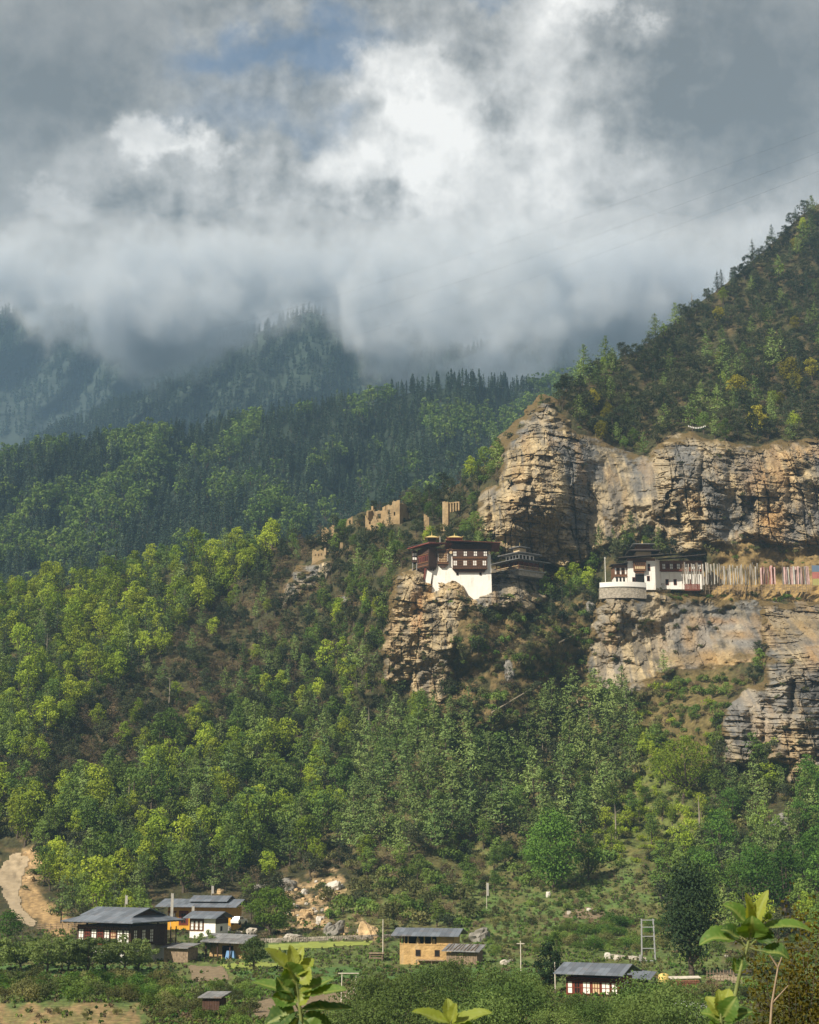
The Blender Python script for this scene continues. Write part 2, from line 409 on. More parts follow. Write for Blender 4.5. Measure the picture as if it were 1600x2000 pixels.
# ---------------------------------------------------------------- wooded ridges behind
def ridge(name, topu, topv, vbot, dbot, dtop, col, amp, ulo=-320, uhi=1500, step=6, rows=110, p=1.1):
    us = np.arange(ulo, uhi, step, float); t = np.linspace(0, 1, rows)[:, None]
    vt = np.interp(us, topu, topv) + fbm(us / 50, 0.2, 0, 3, 77) * 5
    def at(u, t_):
        v0 = np.interp(u, topu, topv) + fbm(np.asarray(u, float) / 50, 0.2, 0, 3, 77) * 5
        v = vbot - t_ * (vbot - v0)
        dd = dbot + (np.interp(u, *dtop) - dbot) * t_ ** p
        dd = dd * (1 + amp * fbm((np.asarray(u) + 0.55 * v) / 130, t_ * 2.0 + 5, 3, 4, 91) * np.minimum(1, 4 * t_ + .2))
        return ray(u, v) * dd[..., None]
    U = np.broadcast_to(us[None], (rows, len(us))); T_ = np.broadcast_to(t, U.shape)
    P = at(U, T_)
    top = P[-1]; back = [top + np.array([0, a, b]) for a, b in ((20, -3), (80, -30), (220, -140), (400, -300))]
    P = np.concatenate([P, np.array(back)], 0)
    o = mesh_from(name, P, grid_faces(*P.shape[:2]), simple_mat(name + '_soil', col, nscale=0.02, namt=0.4), True, None, 'structure')
    return at
at2 = ridge('forest_ridge_hill', [-320, 0, 100, 250, 400, 500, 600, 700, 800, 900, 960, 1060, 1100, 1250, 1500],
            [945, 912, 886, 868, 846, 830, 812, 790, 772, 756, 756, 764, 752, 728, 700], 1210, 700, ([-320, 0, 500, 1000, 1500], [960, 1000, 1130, 1270, 1330]), (0.02, 0.032, 0.018), 0.055)
at3 = ridge('far_ridge_hill', [-320, 0, 100, 200, 300, 400, 460, 500, 600, 700, 900, 1150, 1300, 1500],
            [980, 905, 850, 806, 770, 730, 690, 655, 605, 640, 690, 650, 650, 650], 990, 1650, ([-320, 400, 700, 1500], [1800, 2100, 2250, 2350]), (0.025, 0.038, 0.024), 0.05)
at4 = ridge('distant_mountain', [-320, 0, 200, 400, 700, 1500], [600, 612, 606, 620, 720, 740], 960, 2300, ([-320, 1500], [2700, 2900]), (0.025, 0.036, 0.028), 0.06, step=10, rows=80)
# ---------------------------------------------------------------- cliffs: sheets of bedded, jointed rock standing out of the hillside
M_ROCK = simple_mat('bedded_rock', attr='col', nscale=1.7, namt=0.28, bump=0.9, bscale=2.2, rough=0.92)
LEDGES = []
def normals_of(P):
    a = np.gradient(P, axis=0); b = np.gradient(P, axis=1)
    n = np.cross(b, -a); return n / (np.linalg.norm(n, axis=-1, keepdims=True) + 1e-9)
def cliff(name, label, poly, kind, bulges, stains, base=5.0, step=1.3, seed=0, tone=0.5, blk=1.0):
    pu = [p[0] for p in poly]; pv = [p[1] for p in poly]
    u0, u1, v0, v1 = min(pu) - 14, min(max(pu) + 14, 1800), min(pv) - 14, max(pv) + 14
    us = np.arange(u0, u1, step); vs = np.arange(v1, v0, -step)
    U, Vv = np.meshgrid(us, vs)
    D = Dg(U, Vv); B = ray(U, Vv) * D0(U, Vv)[..., None]
    x, z = B[..., 0], B[..., 2]
    wob = fbm(x / 9, z / 9, seed, 3, 100 + seed)
    sd = sdist(U + wob * 7 + 5 * fbm(x / 3, z / 3, 1, 3, 110), Vv + 5 * fbm(x / 4, z / 4, 5, 3, 115), poly)
    ins = sstep(sd, -1, 12)
    w = z + 0.10 * x + 1.3 * fbm(x / 16, z / 10, seed, 3, 120)
    def layer(h, cell, k):
        i = np.floor(w / h); j = np.floor(x / cell + 0.7 * fbm(x / 5, z / 3, i * 0.37, 2, 130 + k))
        return _hash(i, j, i * 0, 140 + k + seed)
    def gap(h): f = w / h - np.floor(w / h); return np.minimum(f, 1 - f) * h
    f1, f2, c1 = worley(x / 5.5 + 0.5 * fbm(x / 4, z / 4, 0, 2, 150), z / 8.5 + 0.3 * fbm(x / 4, z / 4, 3, 2, 151), 160 + seed)
    g1, g2, c2 = worley(x / 1.9 + 0.4 * fbm(x / 2, z / 2, 0, 2, 152), z / 1.7, 170 + seed)
    crack = sstep(f2 - f1, 0.10, 0.0); crack2 = sstep(g2 - g1, 0.14, 0.0)
    big = fbm(x / 13, z / 45, seed, 3, 180) * 3.0
    fine = fbm(x / 1.1, z / 0.8, 0, 3, 190) * 0.22
    vj = fbm(x / 6, z / 30, seed + 2, 2, 205); joint = sstep(np.abs(fbm((x + vj * 1.5) / 4.2, z / 26, seed, 2, 206)), 0.055, 0.0)
    if kind == 'face':
        disp = blk * (big + layer(8.5, 6.5, 5) * 3.2 - joint * 1.6) + layer(3.4, 4.2, 1) * 1.5 + layer(1.05, 3.1, 2) * 0.8 + layer(.5, 1.7, 3) * .35 + c1 * 0.9 - crack * 0.6 + c2 * 0.45 - crack2 * 0.25 + fine
        disp -= sstep(gap(4.6), 0.2, 0.0) * 1.5 * sstep(fbm(x / 7, z / 7, 2, 2, 200), -0.3, 0.2)
    elif kind == 'strata':
        disp = big * 0.9 + layer(4.2, 5, 5) * 2.0 + layer(1.5, 4, 1) * 1.5 + layer(0.62, 3.0, 2) * 0.9 + c1 * 1.0 - crack * 0.6 + c2 * 0.3 - joint * 0.7 + fine
        disp -= sstep(gap(1.5), 0.18, 0.0) * 1.0
    else:
        disp = big * 0.4 + c1 * 0.3 - crack * 0.25 + layer(3.4, 30, 1) * 0.4 + c2 * 0.12 + fine * 0.6
        lft = sstep(U, 1250, 1210); disp = disp + lft * (layer(1.3, 5, 3) * 1.1 + c1 * 1.0 - joint * .6 - crack * .5)
        disp += fbm(x / 2.2, z / 14, 0, 3, 210) * 0.3
    for (bu, bv, su, sv, a) in bulges:
        disp = disp + a * np.exp(-((U - bu + wob * 8) / su) ** 2 - ((Vv - bv) / sv) ** 2)
    D = D - ins * np.maximum(base * 0.35 + (disp - 2.0) * 1.15, 0.7 + 0.8 * c1 + 0.5 * c2 + fine) + (1 - sstep(sd, -9, 1)) * 3.5
    P = ray(U, Vv) * D[..., None]
    N = normals_of(P)
    up = N[..., 2]
    # colour of the stone itself: tan faces, grey weathered skins, ochre water streaks
    s1 = fbm(x / 7, z / 16, 4 + seed, 4, 220); s2 = fbm(x / 1.5, z / 18, 2, 4, 230); s3 = fbm(x / 3, z / 2.2, 8, 4, 240)
    k = np.clip(tone + 0.9 * s1 + 0.35 * s2 + 0.5 * (c1 - 0.5) + 0.35 * (c2 - .5), 0, 1)[..., None]
    C = (1 - k) * np.array([0.128, 0.123, 0.112]) + k * np.array([0.35, 0.275, 0.16])
    C = C * (1 + 0.28 * s3 + 0.22 * s2 + 0.5 * (layer(0.8, 9, 7) - .5) + .35 * (layer(3.1, 3.4, 1) - .5))[..., None]
    dk = np.clip(sstep(s2 + s1 * 0.5, 0.35, 0.75) * 0.75, 0, 1)[..., None]
    C = C * (1 - dk) + np.array([0.085, 0.078, 0.07]) * dk
    og = np.clip(sstep(fbm(x / 4, z / 11, 13, 4, 250), 0.3, 0.7) * 0.35, 0, 1)[..., None]
    C = C * (1 - og) + np.array([0.37, 0.235, 0.10]) * og
    for (bu, bv, su, sv, a, col) in stains:
        q = a * np.exp(-np.abs((U - bu) / su) ** 3 - np.abs((Vv - bv) / sv) ** 3) * np.clip(0.85 + 0.6 * s2 + .5 * s3, 0.1, 1); q = np.clip(q, 0, 1)[..., None]
        C = C * (1 - q) + np.array(col) * q
    gr = (sstep(up + 0.25 * s3, 0.45, 0.8) * 0.8)[..., None]
    C = C * (1 - gr) + np.array([0.22, 0.145, 0.055]) * gr
    ed = (1 - sstep(sd + 14 * s3, 2, 16))[..., None]
    C = C * (1 - ed) + np.array([0.12, 0.085, 0.035]) * ed
    C = np.clip(C, 0.01, 0.8)
    F = grid_faces(*P.shape[:2]); F = F[(sd.ravel()[F] > -11).all(1)]
    o = mesh_from(name, P, F, M_ROCK, False, {'col': C.reshape(-1, 3)}, 'structure')
    o['label'] = label
    cand = np.argwhere((up > .5) & (sd > 5))
    if len(cand): LEDGES.extend(P[tuple(c)] for c in cand[np.random.default_rng(seed).choice(len(cand), min(len(cand), 90), False)])
OC = (0.38, 0.235, 0.10); GY = (0.15, 0.145, 0.135); TN = (0.38, 0.295, 0.175)
cliff('cliff', 'tall banded rock cliff behind the temples', POLY['upper'], 'face',
      [(1050, 960, 70, 130, 5), (1110, 1000, 35, 120, 3), (1000, 1040, 40, 60, 3), (1190, 980, 50, 130, -8), (1250, 1020, 26, 70, -5), (945, 1000, 22, 50, 2), (962, 1000, 9, 50, -5), (1340, 960, 60, 80, 5),
       (1425, 1000, 24, 80, -4), (1500, 960, 60, 80, 2), (1060, 880, 60, 30, 2), (1510, 910, 18, 22, -5), (1560, 890, 40, 20, 2), (1580, 1050, 60, 16, 3), (1560, 1075, 70, 9, -5), (1370, 1065, 40, 9, -4), (1085, 790, 16, 14, 3), (1432, 1000, 9, 70, -5), (1375, 950, 6, 60, -3), (1268, 960, 9, 90, -4), (1120, 960, 7, 60, -3), (1035, 930, 6, 60, -2.5), (1468, 960, 7, 60, -3), (1180, 920, 10, 50, -3), (1545, 960, 8, 40, -3)],
      [(1510, 1020, 32, 34, 1, OC), (1500, 930, 55, 40, .6, OC), (1560, 885, 50, 16, .6, OC), (1590, 1010, 60, 40, .8, (0.13, 0.125, 0.12)), (1085, 1060, 40, 26, .7, TN), (1060, 940, 30, 60, .35, TN), (1300, 940, 60, 60, .4, GY), (1330, 1020, 60, 40, .3, TN),
       (1400, 900, 90, 26, .5, GY), (960, 975, 24, 24, .5, GY), (1190, 990, 45, 60, .5, (0.14, 0.125, 0.105)), (1020, 1000, 30, 60, .35, TN)], base=6, seed=1, tone=0.5)
cliff('rock_pillar', 'rock tower carrying the white monastery', POLY['pillar'], 'face',
      [(810, 1220, 50, 120, 3), (845, 1290, 36, 80, 2), (775, 1290, 24, 50, 1.5), (850, 1340, 40, 25, 1)],
      [(815, 1200, 12, 50, .8, (0.42, 0.2, 0.07)), (838, 1150, 10, 25, .9, OC), (855, 1300, 36, 36, .75, (0.16, 0.16, 0.155)), (820, 1260, 30, 60, .5, TN), (775, 1250, 20, 60, .3, TN), (850, 1395, 30, 14, .6, OC)], base=2.5, seed=2, tone=0.55, blk=.35)
cliff('rock_outcrop', 'square tan rock under the small temple', POLY['knob'], 'face', [(1010, 1160, 20, 40, 2)], [(1005, 1165, 22, 30, .8, TN)], base=4.5, seed=3, tone=0.55)
cliff('rock_slab', 'smooth leaning grey slab under the prayer flags', POLY['slab'], 'slab',
      [(1205, 1200, 30, 60, 3), (1225, 1270, 14, 60, -4), (1200, 1300, 22, 60, 1.5), (1350, 1220, 90, 40, 1)],
      [(1300, 1225, 30, 50, .5, (0.36, 0.28, 0.18)), (1380, 1240, 90, 36, .75, (0.225, 0.21, 0.19)), (1205, 1190, 30, 24, .6, TN), (1420, 1287, 75, 18, .8, (0.30, 0.19, 0.075)), (1348, 1235, 14, 34, .7, (0.27, 0.17, 0.07)), (1405, 1212, 44, 8, .7, (0.22, 0.13, 0.06)), (1445, 1240, 34, 9, .7, (0.27, 0.17, 0.07)), (1325, 1285, 34, 14, .6, (0.24, 0.17, 0.08)), (1210, 1320, 30, 50, .5, (0.24, 0.225, 0.205))], base=4, seed=4, tone=0.42)
cliff('rock_bluff', 'layered right hand bluff of thin rock beds', POLY['strata'], 'strata',
      [(1530, 1330, 40, 60, 3), (1440, 1440, 30, 50, 3), (1560, 1420, 40, 80, 2), (1545, 1350, 8, 70, -5), (1500, 1430, 9, 40, -4), (1590, 1260, 30, 40, -3), (1470, 1400, 8, 30, -2)],
      [(1560, 1220, 60, 34, .6, (0.30, 0.21, 0.09)), (1590, 1280, 20, 30, .7, OC), (1490, 1380, 60, 60, .5, (0.27, 0.25, 0.225)), (1560, 1480, 30, 40, .5, TN), (1440, 1440, 30, 40, .4, GY)], base=6, seed=5, tone=0.42)
cliff('rock_crag', 'grey ledged crag under the square ruin', POLY['outcrop'], 'strata', [(600, 1130, 20, 20, 2)], [(600, 1140, 30, 20, .4, GY)], base=3, seed=6, tone=0.4)
cliff('rock_knoll', 'small pale rock on the spur below the ruins', POLY['outcrop2'], 'face', [(675, 1175, 12, 12, 2)], [(675, 1175, 20, 20, .6, (0.28, 0.27, 0.26))], base=3, seed=7, tone=0.3)
# ---------------------------------------------------------------- foliage
def leaf_mat(name, a, b, trans=0.3, rough=0.6):
    m_ = bpy.data.materials.new(name); m_.use_nodes = True
    T = NT(m_.node_tree); m_.node_tree.nodes.clear()
    rnd = T.new('ShaderNodeObjectInfo').outputs['Random']
    at = T.new('ShaderNodeAttribute'); at.attribute_name = 'rnd'
    pos = T.new('ShaderNodeNewGeometry').outputs['Position']
    k = T.m('FRACT', T.m('ADD', rnd, at.outputs['Fac']))
    n = T.noise(pos, 0.7, 2, 0.5)
    f = T.m('ADD', T.m('MULTIPLY', k, 0.75), T.m('MULTIPLY', T.m('SUBTRACT', n, 0.5), 1.2), clamp=True)
    col = T.mix(f, a, b)
    br = T.m('ADD', 0.62, T.m('MULTIPLY', T.m('FRACT', T.m('MULTIPLY', k, 7.31)), 0.72))
    col = T.mix(1.0, col, T.comb(br, br, br), 'MULTIPLY')
    d_ = T.new('ShaderNodeBsdfDiffuse'); T.put(d_.inputs['Color'], col)
    t_ = T.new('ShaderNodeBsdfTranslucent'); T.put(t_.inputs['Color'], T.mix(1.0, col, (1.25, 1.2, 0.5), 'MULTIPLY'))
    s = T.new('ShaderNodeMixShader'); s.inputs[0].default_value = trans
    T.put(s.inputs[1], d_.outputs[0]); T.put(s.inputs[2], t_.outputs[0])
    T.put(T.new('ShaderNodeOutputMaterial').inputs[0], s.outputs[0])
    return m_
LM = dict(
    pine=leaf_mat('pine_needles', (0.115, 0.180, 0.058), (0.24, 0.30, 0.095), 0.22),
    deep=leaf_mat('dark_pine_needles', (0.040, 0.066, 0.038), (0.080, 0.112, 0.058), 0.2),
    fardeep=leaf_mat('far_conifer_needles', (0.034, 0.058, 0.042), (0.066, 0.098, 0.064), 0.2),
    farpine=leaf_mat('far_pine_needles', (0.060, 0.098, 0.058), (0.12, 0.165, 0.085), 0.2),
    bright=leaf_mat('spring_leaves', (0.20, 0.29, 0.036), (0.37, 0.42, 0.055), 0.35),
    mid=leaf_mat('green_leaves', (0.09, 0.155, 0.036), (0.19, 0.255, 0.06), 0.3),
    oak=leaf_mat('oak_leaves', (0.034, 0.048, 0.026), (0.085, 0.094, 0.046), 0.15),
    olive=leaf_mat('olive_scrub', (0.08, 0.10, 0.038), (0.18, 0.17, 0.065), 0.25),
    brown=leaf_mat('dry_scrub', (0.10, 0.078, 0.050), (0.20, 0.145, 0.085), 0.2),
    gold=leaf_mat('golden_leaves', (0.20, 0.20, 0.03), (0.34, 0.30, 0.045), 0.35),
    lush=leaf_mat('lush_leaves', (0.055, 0.120, 0.024), (0.12, 0.21, 0.040), 0.3),
    willow=leaf_mat('willow_leaves', (0.085, 0.14, 0.038), (0.17, 0.225, 0.065), 0.3),
)
M_BARK = simple_mat('bark', (0.085, 0.066, 0.048), nscale=5, namt=0.4)
M_PALEBARK = simple_mat('pale_bark', (0.25, 0.215, 0.17), nscale=5, namt=0.3)

def unit(v): return v / (np.linalg.norm(v, axis=-1, keepdims=True) + 1e-9)
def cards(c, n, sx, sy, rng):
    """small leaf-clump faces: centre, facing direction, size"""
    c = np.asarray(c, float); n = unit(np.asarray(n, float)); k = len(c)
    t = unit(np.cross(n, rng.normal(size=(k, 3)))); b = np.cross(n, t)
    sx = np.broadcast_to(sx, (k,))[:, None]; sy = np.broadcast_to(sy, (k,))[:, None]
    V = np.stack([c - t * sx * .5, c + b * sy * .5 - t * sx * .08, c + t * sx * .5 + n * sx * .12, c - b * sy * .5 + t * sx * .06], 1)
    return V.reshape(-1, 3), np.arange(4 * k).reshape(-1, 4)
def tube(path, rad, sides=6):
    path = np.asarray(path, float); V = []; F = []
    for i, p in enumerate(path):
        t = path[min(i + 1, len(path) - 1)] - path[max(i - 1, 0)]; t = t / (np.linalg.norm(t) + 1e-9)
        a = np.cross(t, [0.31, 0.95, 0.05]); a = a / (np.linalg.norm(a) + 1e-9); b = np.cross(t, a)
        r = rad[i] if hasattr(rad, '__len__') else rad
        for k in range(sides):
            an = 2 * math.pi * k / sides; V.append(p + r * (math.cos(an) * a + math.sin(an) * b))
    for i in range(len(path) - 1):
        for k in range(sides):
            k2 = (k + 1) % sides; F.append((i * sides + k, i * sides + k2, (i + 1) * sides + k2, (i + 1) * sides + k))
    return np.array(V), np.array(F, int).reshape(-1, 4)
def join(*vf):
    Vs, Fs, n = [], [], 0
    for V, F in vf:
        if len(V) == 0: continue
        Vs.append(V); Fs.append(F + n); n += len(V)
    return np.concatenate(Vs), np.concatenate(Fs)

def pine_shape(rng, h=10.0, w=0.24, start=0.12, whorls=20, quads=9, size=0.5, ragged=0.35):
    """a conifer: whorls of drooping branches that carry needle sprays"""
    C, Nn, S = [], [], []
    lean = rng.normal(size=2) * 0.02
    for i in range(whorls):
        t = start + (1 - start) * (i + rng.uniform(-.3, .3)) / whorls
        t = min(max(t, start), 0.985)
        prof = (1 - t) ** 0.8 * (0.75 + 0.25 * min(1, (t - start) * 5 + .3)) + 0.03
        nb = 5 if t < .8 else 4; a0 = rng.uniform(0, 6.28)
        for b in range(nb):
            if rng.random() < 0.10: continue
            L = h * w * prof * rng.uniform(1 - ragged, 1 + ragged * .6)
            an = a0 + b * 6.283 / nb + rng.normal() * .3; tb = min(.985, t + rng.uniform(-.55, .55) * (1 - start) / whorls)
            k = max(3, int(quads * (0.35 + 0.65 * prof)))
            s = (np.arange(k) + rng.uniform(0, .9, k)) / k
            r = L * (0.12 + 0.88 * s)
            zz = h * tb + L * (0.06 - 0.22 * s + 0.40 * s ** 2.2) + rng.normal(size=k) * .16
            side = rng.normal(size=k) * 0.20 * L * (1.0 - .55 * s)
            ca, sa = math.cos(an), math.sin(an)
            C.append(np.c_[ca * r - sa * side + lean[0] * h * t, sa * r + ca * side + lean[1] * h * t, zz])
            Nn.append(np.c_[ca * .55 + rng.normal(size=k) * .35, sa * .55 + rng.normal(size=k) * .35, 0.8 + rng.normal(size=k) * .4])
            S.append(size * rng.uniform(.7, 1.25, k) * (0.65 + 0.35 * prof))
    C = np.concatenate(C); Nn = np.concatenate(Nn); S = np.concatenate(S)
    crown = cards(C, Nn, S * 1.25, S * 0.62, rng)
    z = np.linspace(-0.6, h * 0.97, 6); r = np.linspace(h * .018 + .03, 0.02, 6)
    trunk = tube(np.c_[lean[0] * z, lean[1] * z, z], r, 5)
    return crown, trunk
def leafy_shape(rng, h=9.0, w=0.62, base=0.25, clumps=24, per=55, size=0.42, flat=0.0, gap=0.85, limbs=5, top=0.5):
    """a broadleaved tree: limbs that end in separate clumps of leaves"""
    Cc, Rr = [], []
    R = h * w * 0.5; zc = h * (base + (1 - base) * 0.5); hz_ = h * (1 - base) * 0.5
    tries = 0
    while len(Cc) < clumps and tries < 4000:
        tries += 1
        p = rng.normal(size=3); p = p / np.linalg.norm(p) * rng.uniform(.35, 1.0) ** .6
        zrel = p[2]
        wid = (1 - top * max(0, zrel) ** 1.3) * (1 - .35 * max(0, -zrel))
        q = np.array([p[0] * R * wid, p[1] * R * wid, zc + zrel * hz_])
        rr = h * rng.uniform(.085, .15) * (0.8 if zrel > .5 else 1)
        if any(np.linalg.norm(q - c) < gap * 0.5 * (rr + r2) for c, r2 in zip(Cc, Rr)): continue
        Cc.append(q); Rr.append(rr)
    C, Nn, S = [], [], []
    for q, rr in zip(Cc, Rr):
        k = int(per * rng.uniform(.7, 1.3))
        nn = unit(rng.normal(size=(k, 3)) + np.array([0, 0, .35]))
        rad = rr * rng.uniform(.55, 1.15, k)
        C.append(q + nn * rad[:, None] * np.array([1.15, 1.15, .85])); Nn.append(nn + rng.normal(size=(k, 3)) * .45); S.append(size * rng.uniform(.6, 1.3, k))
    C = np.concatenate(C); Nn = np.concatenate(Nn); S = np.concatenate(S)
    crown = cards(C, Nn, S * 1.1, S * .8, rng)
    parts = []
    fork = h * base * rng.uniform(.8, 1.2); z = np.linspace(-0.6, fork, 4)
    bend = rng.normal(size=2) * .06 * h
    tp = np.c_[bend[0] * (z / max(fork, .1)) ** 2 * .3, bend[1] * (z / max(fork, .1)) ** 2 * .3, z]
    r0 = h * .024 + .03
    parts.append(tube(tp, np.linspace(r0 * 1.25, r0 * .85, 4), 6))
    order = np.argsort([-c[2] for c in Cc])[:: max(1, len(Cc) // max(limbs, 1))][:limbs]
    for i in order:
        q = Cc[i]; a = tp[-1]; m_ = a * .5 + q * .5 + np.array([(q[0] - a[0]) * .15, (q[1] - a[1]) * .15, -0.04 * h])
        parts.append(tube([a, m_, q], [r0 * .6, r0 * .4, r0 * .15], 5))
    return crown, join(*parts)
def shrub_shape(rng, h=2.2, w=1.5, clumps=9, per=36, size=0.34):
    C, Nn, S = [], [], []
    for i in range(clumps):
        a = rng.uniform(0, 6.28); r = h * w * .5 * math.sqrt(rng.uniform(0, 1)) * .8
        q = np.array([math.cos(a) * r, math.sin(a) * r, h * rng.uniform(.25, .7) * (1 - .5 * (r / (h * w * .5)) ** 2)])
        rr = h * rng.uniform(.22, .36)
        k = int(per * rng.uniform(.7, 1.3)); nn = unit(rng.normal(size=(k, 3)) + np.array([0, 0, .5]))
        C.append(q + nn * (rr * rng.uniform(.5, 1.15, k))[:, None]); Nn.append(nn + rng.normal(size=(k, 3)) * .5); S.append(size * rng.uniform(.6, 1.3, k))
    crown = cards(np.concatenate(C), np.concatenate(Nn), np.concatenate(S) * 1.1, np.concatenate(S) * .75, rng)
    stems = []
    for i in range(4):
        a = rng.uniform(0, 6.28)
        stems.append(tube([(0, 0, -.3), (math.cos(a) * h * .15, math.sin(a) * h * .15, h * .3), (math.cos(a) * h * .3, math.sin(a) * h * .3, h * .62)], [.05, .04, .015], 4))
    return crown, join(*stems)

class Proto:
    """one shape of plant: crown and trunk meshes that all copies share"""
    def __init__(s, name, crown, trunk, mat, h, bark=None, kind='crown', trunk_name='trunk'):
        s.crown, s.trunk, s.mat, s.h, s.bark = crown, trunk, mat, h, bark or M_BARK
        s.name, s.crown_name, s.trunk_name = name, kind, trunk_name
        s.root = s.single = None
    def empties(s):
        if s.root is None:
            r = bpy.data.objects.new(s.name, None); r.empty_display_size = 0.5
            c = mesh_from(s.crown_name, *s.crown, s.mat, False); t = mesh_from(s.trunk_name, *s.trunk, s.bark, True)
            COL.objects.unlink(c); COL.objects.unlink(t)
            s.root = (r, c, t)
        return s.root
    def place(s, p, h, rz, label, cat, group, parts=True, squash=1.0):
        k = h / s.h
        if parts:
            r0, c0, t0 = s.empties()
            r = r0.copy(); COL.objects.link(r)
            for ch in (c0, t0):
                q = ch.copy(); COL.objects.link(q); q.parent = r
        else:
            if s.single is None:
                V, F = join(s.crown, s.trunk)
                fm = np.r_[np.zeros(len(s.crown[1])), np.ones(len(s.trunk[1]))]
                o = mesh_from(s.name, V, F, fmat=fm, mats=[s.mat, s.bark]); COL.objects.unlink(o); s.single = o
            r = s.single.copy(); COL.objects.link(r)
        r.location = p; r.rotation_euler = (0, 0, rz); r.scale = (k * squash, k * squash, k)
        r['label'] = label; r['category'] = cat
        if group: r['group'] = group
        return r
def mass(name, label, items, kind='stuff'):
    """many plants beyond counting, as one object; items: (proto, position, height, turn, random)"""
    Vs, Fs, Rn, Fm, mats, n = [], [], [], [], [], 0
    for pr, p, h, rz, rn in items:
        for (V, F), m_ in ((pr.crown, pr.mat), (pr.trunk, pr.bark)):
            if m_ not in mats: mats.append(m_)
            k = h / pr.h; c, s_ = math.cos(rz) * k, math.sin(rz) * k
            Q = np.empty((len(V), 3), np.float32)
            Q[:, 0] = V[:, 0] * c - V[:, 1] * s_ + p[0]; Q[:, 1] = V[:, 0] * s_ + V[:, 1] * c + p[1]; Q[:, 2] = V[:, 2] * k + p[2]
            Vs.append(Q); Fs.append(F + n); n += len(V); Rn.append(np.full(len(V), rn)); Fm.append(np.full(len(F), mats.index(m_)))
    o = mesh_from(name, np.concatenate(Vs), np.concatenate(Fs), None, False, {'rnd': np.concatenate(Rn)}, kind, np.concatenate(Fm), mats)
    o['label'] = label
    return o
R5 = np.random.default_rng(5)
P = {}
def add(key, name, fn, mat, h, n=4, **kw):
    pk = {k: kw.pop(k) for k in ('bark', 'kind', 'trunk_name') if k in kw}
    P[key] = [Proto(name, *fn(R5, h=h, **kw), LM[mat], h, **pk) for _ in range(n)]
add('pine', 'pine_tree', pine_shape, 'pine', 11.0, 6, w=0.42, quads=19, whorls=15, ragged=.5, size=.52, start=.16)
add('deep', 'pine_tree', pine_shape, 'deep', 11.0, 4, w=0.28, quads=12, whorls=18, size=.45)
add('bright', 'broadleaf_tree', leafy_shape, 'bright', 9.0, 5, w=0.55, base=.16, clumps=22, per=52, gap=1.0)
add('mid', 'broadleaf_tree', leafy_shape, 'mid', 9.0, 5, w=0.58, base=.16, clumps=22, per=52, gap=1.0)
add('gold', 'broadleaf_tree', leafy_shape, 'gold', 8.0, 3, w=0.55, base=.15, clumps=24, per=42)
add('lush', 'broadleaf_tree', leafy_shape, 'lush', 11.0, 4, w=0.58, base=.14, clumps=40, per=48, size=.40)
add('oak', 'oak_tree', leafy_shape, 'oak', 7.0, 5, w=0.85, base=.18, clumps=26, per=42, top=.35, size=.38)
add('brownoak', 'bare_tree', leafy_shape, 'brown', 6.0, 3, w=0.75, base=.2, clumps=20, per=26, size=.26)
add('shrub', 'shrub', shrub_shape, 'olive', 2.2, 4, kind='foliage', trunk_name='stems')
add('greenshrub', 'shrub', shrub_shape, 'mid', 2.2, 3, kind='foliage', trunk_name='stems')
add('brightshrub', 'shrub', shrub_shape, 'bright', 2.2, 3, kind='foliage', trunk_name='stems')
add('darkshrub', 'shrub', shrub_shape, 'oak', 2.2, 3, kind='foliage', trunk_name='stems')
add('brownshrub', 'shrub', shrub_shape, 'brown', 2.0, 3, per=28, size=.24, kind='foliage', trunk_name='stems')
add('fardeep', 'pine_tree', pine_shape, 'fardeep', 11.0, 4, w=0.19, quads=4, whorls=13, size=.95)
add('farpine', 'pine_tree', pine_shape, 'farpine', 11.0, 3, w=0.20, quads=4, whorls=13, size=.95)
add('farmid', 'broadleaf_tree', leafy_shape, 'mid', 9.0, 3, w=0.62, base=.1, clumps=11, per=16, size=.95)
add('fartiny', 'pine_tree', pine_shape, 'fardeep', 11.0, 3, w=0.19, quads=3, whorls=7, size=1.7)

